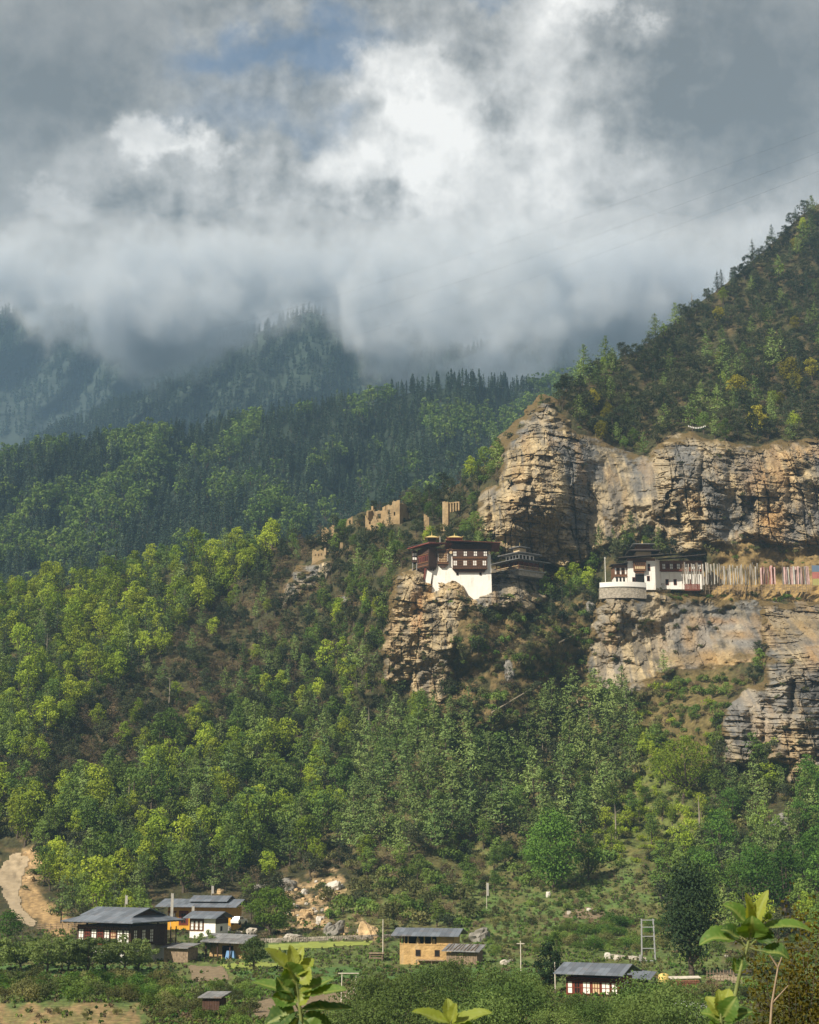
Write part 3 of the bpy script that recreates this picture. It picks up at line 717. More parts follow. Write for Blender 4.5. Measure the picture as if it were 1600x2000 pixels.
# which plants grow where: zone -> (density, [(kind, weight, low, high metres)])
ZONES = [
    ('crest', 1.0, [('oak', .62, 4, 8), ('deep', .14, 7, 12), ('pine', .10, 8, 13), ('bright', .02, 5, 9), ('gold', .025, 5, 9), ('brownshrub', .10, 1.5, 3)]),
    ('ruins', 1.0, [('oak', .40, 4, 7), ('deep', .14, 6, 10), ('mid', .14, 4, 7), ('brownoak', .12, 4, 6), ('darkshrub', .2, 1.5, 3)]),
    ('green', 1.0, [('bright', .46, 5, 12), ('mid', .16, 5, 10), ('deep', .20, 8, 13), ('pine', .14, 8, 13), ('oak', .04, 4, 7)]),
    ('dark', 1.0, [('oak', .40, 3, 6.5), ('brownoak', .27, 3, 6), ('pine', .07, 6, 9), ('bright', .02, 5, 8), ('brownshrub', .24, 1.2, 2.6)]),
    ('low_wood', 1.0, [('bright', .24, 5, 12), ('mid', .28, 5, 12), ('pine', .24, 7, 14), ('oak', .14, 4, 7), ('shrub', .10, 2, 3.5)]),
    ('pines', .8, [('pine', .66, 9.5, 15.5), ('mid', .12, 5, 8), ('greenshrub', .14, 2, 4), ('oak', .12, 4, 7)]),
    ('scrub', .7, [('shrub', .36, 1.2, 3), ('greenshrub', .18, 1.5, 3.5), ('brownshrub', .22, 1, 2.5), ('darkshrub', .14, 1.2, 3), ('oak', .06, 3, 5), ('pine', .04, 5, 9)]),
    ('meadow', .75, [('brightshrub', .55, 1, 2.6), ('bright', .18, 3, 6), ('shrub', .20, 1, 2.4), ('mid', .07, 4, 7)]),
    ('east', .7, [('greenshrub', .34, 1.2, 3.0), ('brightshrub', .22, 1.2, 3), ('shrub', .24, 1.2, 2.5), ('brownshrub', .12, 1.2, 2.2), ('mid', .08, 3.5, 5)]),
    ('openhill', .34, [('shrub', .5, .7, 1.6), ('greenshrub', .25, .7, 1.8), ('brownshrub', .25, .6, 1.5)]),
    ('bushes', .72, [('shrub', .34, 1.8, 3.8), ('greenshrub', .30, 2, 4), ('brownshrub', .12, 1.5, 2.6), ('darkshrub', .16, 1.5, 3), ('mid', .08, 4, 6)]),
    ('corner', 1.0, [('mid', .16, 6, 10), ('lush', .30, 8, 13), ('pine', .2, 8, 12), ('shrub', .2, 2, 4), ('oak', .14, 4, 7)]),
    ('scree', .22, [('brownshrub', .5, .8, 1.8), ('shrub', .5, 1, 2)]),
]
DEFAULT = (1.0, [('oak', .28, 4, 7), ('pine', .24, 6, 10), ('mid', .20, 5, 8), ('bright', .05, 6, 9), ('shrub', .12, 2, 3.5), ('brownoak', .06, 4, 6), ('darkshrub', .05, 2, 3)])
WID = dict(pine=.60, deep=.44, bright=.5, mid=.52, gold=.5, lush=.55, oak=.8, brownoak=.7, shrub=1.3, greenshrub=1.3, brightshrub=1.3, darkshrub=1.3, brownshrub=1.3)
KEEP_OUT = []          # (u0, v0, u1, v1) pixel boxes of things that must stay visible: no plant base inside
# no plant stands in front of these
KEEP_OUT += [(-60, 1655, 78, 1835), (60, 1740, 112, 1835), (1300, 1290, 1480, 1330), (712, 1015, 790, 1046), (600, 1084, 645, 1130), (660, 1070, 675, 1090), (862, 1026, 892, 1050), (790, 1098, 985, 1200), (965, 1095, 1085, 1150), (1165, 1085, 1400, 1215), (1180, 1085, 1620, 1180),
             (290, 1745, 480, 1840), (825, 1020, 842, 1060), (670, 1010, 700, 1040), (630, 1700, 690, 1760), (545, 1695, 600, 1740), (1480, 1575, 1560, 1650)]
def scatter_hillside():
    rng = np.random.default_rng(23)
    n = 30000
    u = rng.uniform(-200, 1790, n); v = rng.uniform(170, 1850, n)
    ok = v > vsky(u) + 2
    u, v = u[ok], v[ok]
    wu = u + fbm(u / 40, v / 40, 0, 2, 301) * 22; wv = v + fbm(u / 40, v / 40, 7, 2, 302) * 18
    S = {k: sdist(wu, wv, POLY[k]) for k in POLY}
    rock = np.maximum.reduce([sdist(u, v, POLY[k]) for k in ('upper', 'pillar', 'slab', 'strata', 'outcrop', 'outcrop2', 'knob')])
    Dd = Dg(u, v); Pp = ray(u, v) * Dd[:, None]
    cell = {}; out = []
    for i in range(len(u)):
        if rock[i] > 3 or S['road'][i] > -2: continue
        if v[i] > 1815 and u[i] < 1260: continue
        if S['fields'][i] > 0: continue
        if any(a < u[i] < c and b < v[i] < d_ for a, b, c, d_ in KEEP_OUT): continue
        den, lst = DEFAULT
        for zn, dn, l in ZONES:
            if S[zn][i] > 0: den, lst = dn, l; break
        if 1380 < v[i] < 1180 or (u[i] > 1180 and 1120 < v[i] < 1190):
            den, lst = .5, [('shrub', .6, .8, 2.2), ('brownshrub', .4, .8, 2)]
        if u[i] > 1380 and 1045 < v[i] < 1125: den, lst = .45, [('shrub', .5, .8, 2), ('brownshrub', .5, .8, 1.8)]
        if rng.random() > den: continue
        w = np.array([q[1] for q in lst]); kd, _, lo, hi = lst[rng.choice(len(lst), p=w / w.sum())]
        h = rng.uniform(lo, hi)
        # kinds keep a little company with their own
        r = max(4.0, h * WID[kd] * FPX / Dd[i] * 0.45)
        cx, cy = int(u[i] // 30), int(v[i] // 30); clash = False
        for a in (-2, -1, 0, 1, 2):
            for b in (-2, -1, 0, 1, 2):
                for (uu, vv, rr) in cell.get((cx + a, cy + b), ()):
                    q = 0.5 * (r + rr)
                    if (uu - u[i]) ** 2 + (1.7 * (vv - v[i])) ** 2 < q * q * 1.35: clash = True; break
                if clash: break
            if clash: break
        if clash: continue
        cell.setdefault((cx, cy), []).append((u[i], v[i], r))
        out.append((kd, u[i], v[i], Pp[i], h, h * FPX / Dd[i]))
    return out
LANDMARKS = [('the white cliff monastery', 880, 1100), ('the small two tiered temple', 1020, 1090), ('the right hand temple', 1260, 1110), ('the prayer flags', 1480, 1125), ('the tallest ruin', 750, 1000),
             ('the thin ruined tower', 875, 1010), ('the square ruin', 622, 1082), ('the foot of the rock tower', 830, 1400), ('the notch in the skyline', 1100, 740), ('the cliff top', 1300, 840), ('the right skyline', 1560, 440),
             ('the dark hill shoulder', 1450, 650), ('the grey slab', 1350, 1250), ('the layered bluff', 1480, 1420), ('the orange walled house', 390, 1765), ('the long farmhouse', 240, 1790), ('the dirt road', 30, 1690), ('the boulder scree', 610, 1740),
             ('the mud walled barn', 840, 1815), ('the red farmhouse', 1170, 1890), ('the steel frame', 1268, 1800), ('the grassy meadow', 1290, 1590), ('the pine belt', 950, 1560), ('the left spur skyline', 200, 1130), ('the left edge of the wood', 20, 1350),
             ('the middle of the left slope', 350, 1300), ('the dark band of oaks', 430, 1400), ('the wood above the farmhouses', 330, 1600), ('the slope below the ruins', 620, 1270), ('the left foot of the slope', 120, 1560), ('the middle of the slope', 560, 1480)]
ORD = 'nearest|second nearest|third nearest|fourth nearest|fifth nearest|sixth nearest|seventh nearest|eighth nearest|ninth nearest|tenth nearest|eleventh nearest|twelfth nearest|thirteenth nearest|fourteenth nearest|fifteenth nearest|sixteenth nearest|seventeenth nearest|eighteenth nearest|nineteenth nearest|twentieth nearest'.split('|')
LOOK = dict(pine=('green pine', 'pine tree'), deep=('dark blue green pine', 'pine tree'), bright=('bright yellow green tree', 'broadleaf tree'), mid=('mid green leafy tree', 'broadleaf tree'), gold=('golden leafed tree', 'broadleaf tree'),
            lush=('big lush green tree', 'broadleaf tree'), oak=('dark round crowned oak', 'oak tree'), brownoak=('brown half bare tree', 'bare tree'), shrub=('olive green shrub', 'shrub'), greenshrub=('fresh green shrub', 'shrub'),
            brightshrub=('bright yellow green shrub', 'shrub'), darkshrub=('dark green shrub', 'shrub'), brownshrub=('dry brown shrub', 'shrub'))
def describe(items):
    seen = {}; keys = []
    for it in items:
        kd, u, v = it[0], it[1], it[2]
        best = min(LANDMARKS, key=lambda L: (L[1] - u) ** 2 + (1.3 * (L[2] - v)) ** 2)
        du, dv = u - best[1], v - best[2]
        side = ('right of' if du > 0 else 'left of') if abs(du) > abs(dv) else ('below' if dv > 0 else 'above')
        k = (LOOK[kd][0], best[0], side); keys.append((k, math.hypot(du, dv))); seen.setdefault(k, []).append(math.hypot(du, dv))
    for k in seen: seen[k].sort()
    labs = []
    for k, dd in keys:
        i = seen[k].index(dd)
        if len(seen[k]) == 1: labs.append(f'only {k[0]} just {k[2]} {k[1]}')
        elif i < len(ORD): labs.append(f'{ORD[i]} {k[0]} {k[2]} {k[1]}')
        else: labs.append(f'outlying {k[0]} far {k[2]} {k[1]}')
    return labs
def plant_hillside():
    items = scatter_hillside()
    cap = {'pine tree': 300, 'broadleaf tree': 300, 'oak tree': 300, 'shrub': 300, 'bare tree': 120}
    items.sort(key=lambda q: -q[5] * (1 if -5 < q[1] < 1605 else 0.01))
    cnt = {}; single, rest = [], []
    for it in items:
        c = LOOK[it[0]][1]; cnt[c] = cnt.get(c, 0) + 1
        vis = -15 < it[1] < 1615
        if vis and cnt[c] <= cap[c] - 14: single.append(it)
        else: rest.append(it)
    labs = describe(single)
    for it, lb in zip(single, labs):
        kd, u, v, p, h, hp = it
        pr = P[kd][int(R5.integers(len(P[kd])))]
        pr.place(p, h, R5.uniform(0, 6.28), lb, LOOK[kd][1], LOOK[kd][1].replace('tree', 'trees') + ' on the hillside' if 'tree' in LOOK[kd][1] else 'shrubs on the hillside', parts=hp > 34 or kd == 'brownoak')
    bush = [i for i in rest if LOOK[i[0]][1] == 'shrub']; tree = [i for i in rest if LOOK[i[0]][1] != 'shrub']
    for nm, lb, l in (('undergrowth', 'low scrub between the trees of the hillside', bush), ('woodland', 'smaller trees filling the woods on the hillside', tree)):
        if l: mass(nm, lb, [(P[i[0]][int(R5.integers(len(P[i[0]])))], i[3], i[4], R5.uniform(0, 6.28), R5.random()) for i in l])
    print('PLANTS', len(single), len(rest), cnt)
    # a carpet of low growth under and between the trees
    rng = np.random.default_rng(31); n = 9000
    u = rng.uniform(-150, 1750, n); v = rng.uniform(300, 1840, n)
    rock = np.maximum.reduce([sdist(u, v, POLY[k]) for k in ('upper', 'pillar', 'slab', 'strata', 'outcrop', 'outcrop2', 'road', 'scree', 'openhill', 'fields', 'knob')])
    thin = np.maximum.reduce([sdist(u, v, POLY[k]) for k in ('scrub', 'bushes', 'meadow', 'pines', 'east')]) > 0
    ok = (v > vsky(u) + 2) & (rock < -2) & ~(thin & (rng.random(n) < .5)) & ~((u > 1180) & (v > 1110) & (v < 1180)) & ~((u < 500) & (v > 1740))
    u, v = u[ok], v[ok]; pp = G(u, v)
    zz = fbm(u / 60, v / 50, 3, 3, 333)
    ks = ['darkshrub', 'shrub', 'brownshrub', 'greenshrub']
    its = []
    for i in range(len(u)):
        k = ks[int(np.clip(1.5 + zz[i] * 1.8 + rng.normal() * .8, 0, 3.99))]
        its.append((P[k][int(rng.integers(len(P[k])))], pp[i], rng.uniform(.6, 1.7), rng.uniform(0, 6.28), rng.random()))
    mass('ground_scrub', 'low scrub and weeds carpeting the slope', its)
def plant_ridge(name, label, at, n, kinds, h, urange, seed, tmin=0.0):
    rng = np.random.default_rng(seed)
    u = rng.uniform(*urange, n); t = np.sqrt(rng.uniform(tmin ** 2, 1, n)) if tmin < .5 else rng.uniform(tmin, 1, n)
    t = np.r_[t, np.ones(n // 14)]; u = np.r_[u, rng.uniform(*urange, n // 14)]
    pp = at(u, t)
    zz = fbm(u / 90, t * 6, 1, 3, seed)
    its = []
    for i in range(len(u)):
        k = kinds[int(np.clip((zz[i] * .9 + .5 + rng.normal() * .22) * len(kinds), 0, len(kinds) - .01))]
        its.append((P[k][int(rng.integers(len(P[k])))], pp[i] - np.array([0, 0, .3]), rng.uniform(*h), rng.uniform(0, 6.28), rng.random()))
    return mass(name, label, its)
plant_hillside()
mass('ledge_scrub', 'small scrub rooted on the cliff ledges', [(P[('shrub', 'brownshrub', 'darkshrub')[int(R5.integers(3))]][int(R5.integers(3))], q - np.array([0, .1, .15]), R5.uniform(.5, 1.5), R5.uniform(0, 6.28), R5.random()) for q in LEDGES])
plant_ridge('ridge_forest', 'dark conifer forest on the middle ridge', at2, 4300, ['fardeep', 'fardeep', 'fardeep', 'fardeep', 'farpine', 'farpine', 'farmid'], (10, 17), (-150, 1240), 61)
plant_ridge('far_forest', 'hazy conifer forest on the far ridge', at3, 4200, ['fartiny', 'fartiny', 'fardeep'], (12, 19), (-150, 1250), 62, .25)
plant_ridge('distant_forest', 'blue distant forest under the clouds', at4, 2600, ['fartiny'], (14, 22), (-150, 500), 63, .3)
# ---------------------------------------------------------------- building kit
class MB:
    """collects solid pieces into one mesh"""
    def __init__(s): s.V, s.F, s.n = [], [], 0
    def add(s, V, F):
        s.V += [tuple(v) for v in V]; s.F += [tuple(i + s.n for i in f) for f in F]; s.n += len(V); return s
    def box(s, x0, x1, y0, y1, z0, z1):
        V = [(x, y, z) for x in (x0, x1) for y in (y0, y1) for z in (z0, z1)]
        return s.add(V, [(0, 1, 3, 2), (4, 6, 7, 5), (0, 4, 5, 1), (2, 3, 7, 6), (0, 2, 6, 4), (1, 5, 7, 3)])
    def hexa(s, b, t):
        """b and t: four corners each, counter-clockwise from above"""
        return s.add(list(b) + list(t), [(3, 2, 1, 0), (4, 5, 6, 7), (0, 1, 5, 4), (1, 2, 6, 5), (2, 3, 7, 6), (3, 0, 4, 7)])
    def frustum(s, x0, x1, y0, y1, z0, z1, ix, iy, jx=None, jy=None):
        jx = ix if jx is None else jx; jy = iy if jy is None else jy
        return s.hexa([(x0, y0, z0), (x1, y0, z0), (x1, y1, z0), (x0, y1, z0)], [(x0 + ix, y0 + iy, z1), (x1 - jx, y0 + iy, z1), (x1 - jx, y1 - jy, z1), (x0 + ix, y1 - jy, z1)])
    def bar(s, a, b, r, sides=6, r2=None):
        V, F = tube([a, b], [r, r if r2 is None else r2], sides)
        V = [tuple(v) for v in V]; F = [tuple(f) for f in F]
        F += [tuple(range(sides))[::-1], tuple(range(sides, 2 * sides))]
        return s.add(V, F)
    def prism(s, prof, y0, y1, axis='y'):
        """profile (x, z) pushed along y"""
        n = len(prof)
        V = [(x, y0, z) for x, z in prof] + [(x, y1, z) for x, z in prof]
        if axis == 'x': V = [(y, x, z) for x, y, z in V]
        return s.add(V, [tuple(range(n)), tuple(range(2 * n - 1, n - 1, -1))] + [(i, i + n, (i + 1) % n + n, (i + 1) % n) for i in range(n)])
    def build(s, name, mat, parent=None, smooth=False, bevel=0):
        me = bpy.data.meshes.new(name); me.from_pydata(s.V, [], s.F); me.update()
        import bmesh
        bm = bmesh.new(); bm.from_mesh(me); bmesh.ops.recalc_face_normals(bm, faces=bm.faces); bm.to_mesh(me); bm.free()
        me.materials.append(mat)
        if smooth: me.polygons.foreach_set('use_smooth', [True] * len(me.polygons))
        o = bpy.data.objects.new(name, me); COL.objects.link(o)
        if parent: o.parent = parent
        return o
def thing(name, label, cat, loc, rz=0.0, group=None):
    o = bpy.data.objects.new(name, None); COL.objects.link(o); o.empty_display_size = 0.5
    o.location = tuple(float(c) for c in loc); o.rotation_euler = (0, 0, rz); o['label'] = label; o['category'] = cat
    if group: o['group'] = group
    return o
def tag(o, label, cat, group=None):
    o['label'] = label; o['category'] = cat
    if group: o['group'] = group
    return o
def at(u, v, d):
    """the point a distance d ahead that a photo pixel shows"""
    return ray(u, v) * d
m = simple_mat
MT = dict(
    white=m('limewash', (0.80, 0.77, 0.71), nscale=0.5, namt=0.07, bump=0.3, bscale=2), panel=m('white_panel', (0.74, 0.72, 0.67), rough=0.6),
    timber=m('dark_timber', (0.066, 0.037, 0.026), nscale=3, namt=0.35), red=m('red_timber', (0.155, 0.038, 0.022), nscale=3, namt=0.35), brown=m('brown_timber', (0.15, 0.072, 0.036), nscale=3, namt=0.35),
    tin=m('grey_tin', (0.135, 0.152, 0.178), rough=0.5, nscale=0.8, namt=0.14, spec=0.4), tinold=m('weathered_tin', (0.20, 0.20, 0.20), rough=0.6, nscale=1.2, namt=0.3), redtin=m('red_roof', (0.19, 0.05, 0.036), rough=0.6, nscale=1, namt=0.2),
    shingle=m('dark_shingle', (0.062, 0.052, 0.046), nscale=2, namt=0.4), gold=m('gilded_roof', (0.58, 0.43, 0.17), rough=0.4, nscale=2, namt=0.15), yellow=m('ochre_plaster', (0.60, 0.31, 0.035), nscale=0.8, namt=0.15), cream=m('cream_plaster', (0.55, 0.42, 0.25), nscale=.8, namt=.1),
    mud=m('rammed_earth', (0.44, 0.29, 0.125), nscale=0.9, namt=0.25, bump=0.6, bscale=3), mudruin=m('old_rammed_earth', (0.31, 0.22, 0.115), nscale=0.5, namt=0.28, bump=0.8, bscale=1.6), plank=m('grey_plank', (0.23, 0.17, 0.115), nscale=3, namt=0.4),
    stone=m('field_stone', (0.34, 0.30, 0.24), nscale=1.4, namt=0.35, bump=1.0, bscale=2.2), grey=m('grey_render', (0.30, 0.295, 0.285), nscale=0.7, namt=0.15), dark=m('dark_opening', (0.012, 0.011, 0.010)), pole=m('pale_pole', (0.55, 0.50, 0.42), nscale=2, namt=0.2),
    rock=m('pale_rock', (0.42, 0.38, 0.32), nscale=0.9, namt=0.3, bump=1.0, bscale=1.6), rockw=m('white_rock', (0.52, 0.49, 0.43), nscale=0.8, namt=0.15, bump=0.8, bscale=1.6), rockg=m('grey_rock', (0.215, 0.20, 0.175), nscale=0.9, namt=0.3, bump=1.0, bscale=1.6), rocko=m('ochre_rock', (0.47, 0.335, 0.18), nscale=0.9, namt=0.3, bump=1.0, bscale=1.6),
    steel=m('galvanised_steel', (0.30, 0.305, 0.31), rough=0.5, spec=0.5), car=m('white_car_paint', (0.72, 0.72, 0.72), rough=0.3, spec=0.5), rubber=m('tyre_rubber', (0.02, 0.02, 0.02)), glass=m('window_glass', (0.03, 0.035, 0.04), rough=0.15, spec=0.5), blue=m('blue_tarp', (0.16, 0.30, 0.52)),
    straw=m('straw', (0.52, 0.39, 0.13), nscale=4, namt=0.3), sheet=m('plastic_sheet', (0.62, 0.64, 0.64), rough=0.45), log=m('fallen_log', (0.30, 0.25, 0.18), nscale=2, namt=0.4), wood=m('split_firewood', (0.22, 0.105, 0.06), nscale=6, namt=0.5), soil=m('tilled_soil', (0.205, 0.155, 0.095), nscale=1.2, namt=0.3, bump=0.5),
    flagw=m('faded_white_flag', (0.36, 0.345, 0.31), nscale=0.8, namt=0.2), flagr=m('faded_red_flag', (0.38, 0.14, 0.12), nscale=.8, namt=.15), flagp=m('faded_pink_flag', (0.46, 0.31, 0.29), nscale=.8, namt=.15), flagb=m('blue_flag', (0.12, 0.17, 0.24)), flagy=m('yellow_flag', (0.34, 0.31, 0.12)),
    grassf=m('mown_field', (0.24, 0.28, 0.06), nscale=0.7, namt=0.2), crop=m('green_crop', (0.085, 0.155, 0.04), nscale=1.1, namt=0.4, bump=1.0, bscale=2.0), dirt=m('packed_dirt', (0.33, 0.26, 0.17), nscale=0.5, namt=0.2, bump=0.4), cable=m('cable', (0.05, 0.05, 0.05)),
)
def weather(name, rust=.25):
    # old sheet metal: single sheets differ a little, seams, a bloom of rust
    t_ = MT[name].node_tree; T = NT(t_); b = t_.nodes['Principled BSDF']; old = b.inputs['Base Color'].links[0].from_socket
    x, y, z = T.sep(T.new('ShaderNodeTexCoord').outputs['Object'])
    wn = T.new('ShaderNodeTexWhiteNoise'); T.put(wn.inputs['Vector'], T.comb(T.m('FLOOR', T.m('DIVIDE', x, .85)), T.m('FLOOR', T.m('DIVIDE', y, 2.1)), 0.0))
    br = T.m('ADD', .72, T.m('MULTIPLY', wn.outputs['Value'], .5)); seam = T.m('GREATER_THAN', T.m('FRACT', T.m('DIVIDE', x, .85)), .09); br = T.m('MULTIPLY', br, T.m('ADD', .6, T.m('MULTIPLY', seam, .4)))
    col = T.mix(1.0, old, T.comb(br, br, br), 'MULTIPLY'); pos = T.new('ShaderNodeNewGeometry').outputs['Position']
    col = T.mix(T.m('MULTIPLY', T.step(T.noise(pos, .8, 6, .65), .52, .72), rust * 2), col, (0.17, 0.095, 0.055)); T.put(b.inputs['Base Color'], col)
weather('tin', .16); weather('tinold', .3); weather('redtin', .1)
def streak(name, amt=.35):
    t_ = MT[name].node_tree; T = NT(t_); b = t_.nodes['Principled BSDF']; old = b.inputs['Base Color'].links[0].from_socket
    pos = T.new('ShaderNodeNewGeometry').outputs['Position']; v = T.vm('MULTIPLY', pos, (1.0, 1.0, .12))
    T.put(b.inputs['Base Color'], T.mix(T.m('MULTIPLY', T.step(T.noise(v, 1.1, 6, .65), .5, .75), amt), old, (0.42, 0.36, 0.27)))
streak('white', .45); streak('mud', .4); streak('mudruin', .4); streak('yellow', .25)
def window(parent, x, z, w, h, y, cols=2, rows=2, frame='red', pane='panel', bar=0.09, prd=0.07, axis='y', name='window'):
    """frame with a set-in pane of its own; axis y: on a wall facing -y at y; axis x: on a wall facing +x at x=y; axis -x: facing -x"""
    def bx(mb, a0, a1, d0, d1, z0, z1):
        if axis == 'y': mb.box(a0, a1, y - d1, y - d0, z0, z1)
        elif axis == 'x': mb.box(y + d0, y + d1, a0, a1, z0, z1)
        else: mb.box(y - d1, y - d0, a0, a1, z0, z1)
    f = MB(); x0, x1 = x - w / 2, x + w / 2
    bx(f, x0, x0 + bar, 0.003, prd, z, z + h); bx(f, x1 - bar, x1, 0.003, prd, z, z + h)
    bx(f, x0 + bar, x1 - bar, 0.003, prd, z, z + bar); bx(f, x0 + bar, x1 - bar, 0.003, prd, z + h - bar, z + h)
    for i in range(1, cols):
        c = x0 + w * i / cols; bx(f, c - bar / 2, c + bar / 2, 0.003, prd - .004, z + bar, z + h - bar)
    for j in range(1, rows):
        c = z + h * j / rows
        for i in range(cols):
            a = x0 + w * i / cols + (bar if i == 0 else bar / 2); b = x0 + w * (i + 1) / cols - (bar if i == cols - 1 else bar / 2)
            bx(f, a, b, 0.003, prd - .008, c - bar / 2, c + bar / 2)
    fo = f.build(name, MT[frame], parent)
    p = MB(); bx(p, x0 + bar * .5, x1 - bar * .5, 0.001, 0.026, z + bar * .5, z + h - bar * .5); p.build('pane', MT[pane], fo)
    return fo
def gable(mb, x0, x1, y0, y1, ze, zr, th=0.14):
    """two sloping slabs that meet over the middle of y, ridge along x"""
    ym = (y0 + y1) / 2
    mb.hexa([(x0, y0, ze - th), (x1, y0, ze - th), (x1, ym, zr - th), (x0, ym, zr - th)], [(x0, y0, ze), (x1, y0, ze), (x1, ym, zr), (x0, ym, zr)])
    mb.hexa([(x0, ym, zr - th), (x1, ym, zr - th), (x1, y1, ze - th), (x0, y1, ze - th)], [(x0, ym, zr), (x1, ym, zr), (x1, y1, ze), (x0, y1, ze)])
def dentils(x0, x1, y, z, step=0.5, w=0.24, dep=0.3, h=0.22):
    b = MB(); x = x0
    while x + w < x1: b.box(x, x + w, y - dep, y - 0.002, z, z + h); x += step
    return b

# ---- long farmhouse, lower left
def long_farmhouse():
    r = thing('farmhouse', 'long two storey timber farmhouse with dark painted windows and wide grey tin roof', 'house', G(238, 1874), math.radians(-30)); r.scale = (.93,) * 3
    w, d = 10.6, 8.8
    MB().box(-w / 2, w / 2, -d / 2, d / 2, -1, 2.5).build('ground_floor_wall', MT['white'], r)
    MB().box(-w / 2 - .35, w / 2 + .35, -d / 2 - .35, d / 2 + .2, 2.5, 5.6).build('upper_wall', MT['timber'], r)
    yf = -d / 2 - .35
    dentils(-w / 2 - .3, w / 2 + .3, yf, 5.15).build('cornice', MT['brown'], r)
    b = MB(); b.box(-w / 2 - .42, w / 2 + .42, yf - .08, yf - .003, 2.55, 2.75); b.build('sill_beam', MT['red'], r)
    xs = np.linspace(-w / 2 + .5, w / 2 - .5, 8)
    for i, x in enumerate(xs):
        if i % 2 == 0 or i == 7: window(r, x, 2.9, 1.15, 2.1, yf, 2, 3, 'timber', 'panel')
        else: window(r, x, 2.9, 1.1, 2.1, yf, 3, 4, 'red', 'cream' if i == 5 else 'dark', bar=.1)
    xr = w / 2 + .35
    for y in (-3.6, -1.5, 0.5): window(r, y, 2.9, .95, 2.1, xr, 2, 4, 'timber', 'panel', axis='x')
    window(r, -1.2, 0.3, .8, 1.3, w / 2, 1, 1, 'timber', 'dark', axis='x')
    b = MB(); b.box(xr + .003, xr + 2.2, 1.4, d / 2 + .2, 2.35, 2.5); b.build('balcony_floor', MT['timber'], r)
    b = MB()
    for y in (1.5, 2.9, 4.3): b.box(xr + 2.0, xr + 2.14, y - .07, y + .07, 2.5, 5.3)
    b.box(xr + 2.02, xr + 2.12, 1.5, 4.3, 3.4, 3.5)
    for y in np.arange(1.7, 4.3, .3): b.box(xr + 2.04, xr + 2.1, y, y + .06, 2.5, 3.4)
    b.build('balcony_railing', MT['timber'], r)
    b = MB()
    for x in (-4.6, -1.6, 1.6, 4.6):
        for y in (-3.6, 3.4): b.box(x - .12, x + .12, y - .12, y + .12, 5.6, 6.55)
    b.box(-3.4, 3.4, -2.6, 2.6, 5.6, 6.3)
    b.build('attic_posts', MT['timber'], r)
    b = MB(); o = 2.3
    b.frustum(-w / 2 - o, w / 2 + o, -d / 2 - o, d / 2 + o, 6.15, 6.3, 0, 0)
    b.frustum(-w / 2 - o, w / 2 + o, -d / 2 - o, d / 2 + o, 6.303, 7.25, 2.9, 3.1)
    roof = b.build('roof', MT['tin'], r)
    b = MB(); gable(b, -w / 2 - .5, w / 2 + .3, -4.2, 4.2, 7.15, 8.35, .12); b.build('upper_roof', MT['tin'], roof)
    b = MB(); b.prism([(-3.6, 7.2), (3.6, 7.2), (0, 8.15)], -w / 2 + .2, w / 2 - .4, 'x'); b.build('gable_wall', MT['timber'], roof)
    b = MB()
    for y in np.arange(-d / 2 - o + .4, d / 2 + o, .9): b.box(w / 2 - .4, w / 2 + o - .1, y, y + .1, 6.02, 6.147)
    for x in np.arange(-w / 2 - o + .4, w / 2 - .5, .9): b.box(x, x + .1, -d / 2 - o + .1, -d / 2 + .4, 6.02, 6.147)
    b.build('rafter', MT['timber'], roof)
    p = thing('flag_pole', 'small white flag pole on the ridge of the long farmhouse', 'flag pole', Vector(r.location) + Vector((.2, 0, 7.7)))
    MB().bar((0, 0, 0), (0, 0, 1.9), .04).build('pole', MT['pole'], p); MB().box(.04, .34, -.012, .012, .5, 1.8).build('flag', MT['flagw'], p)
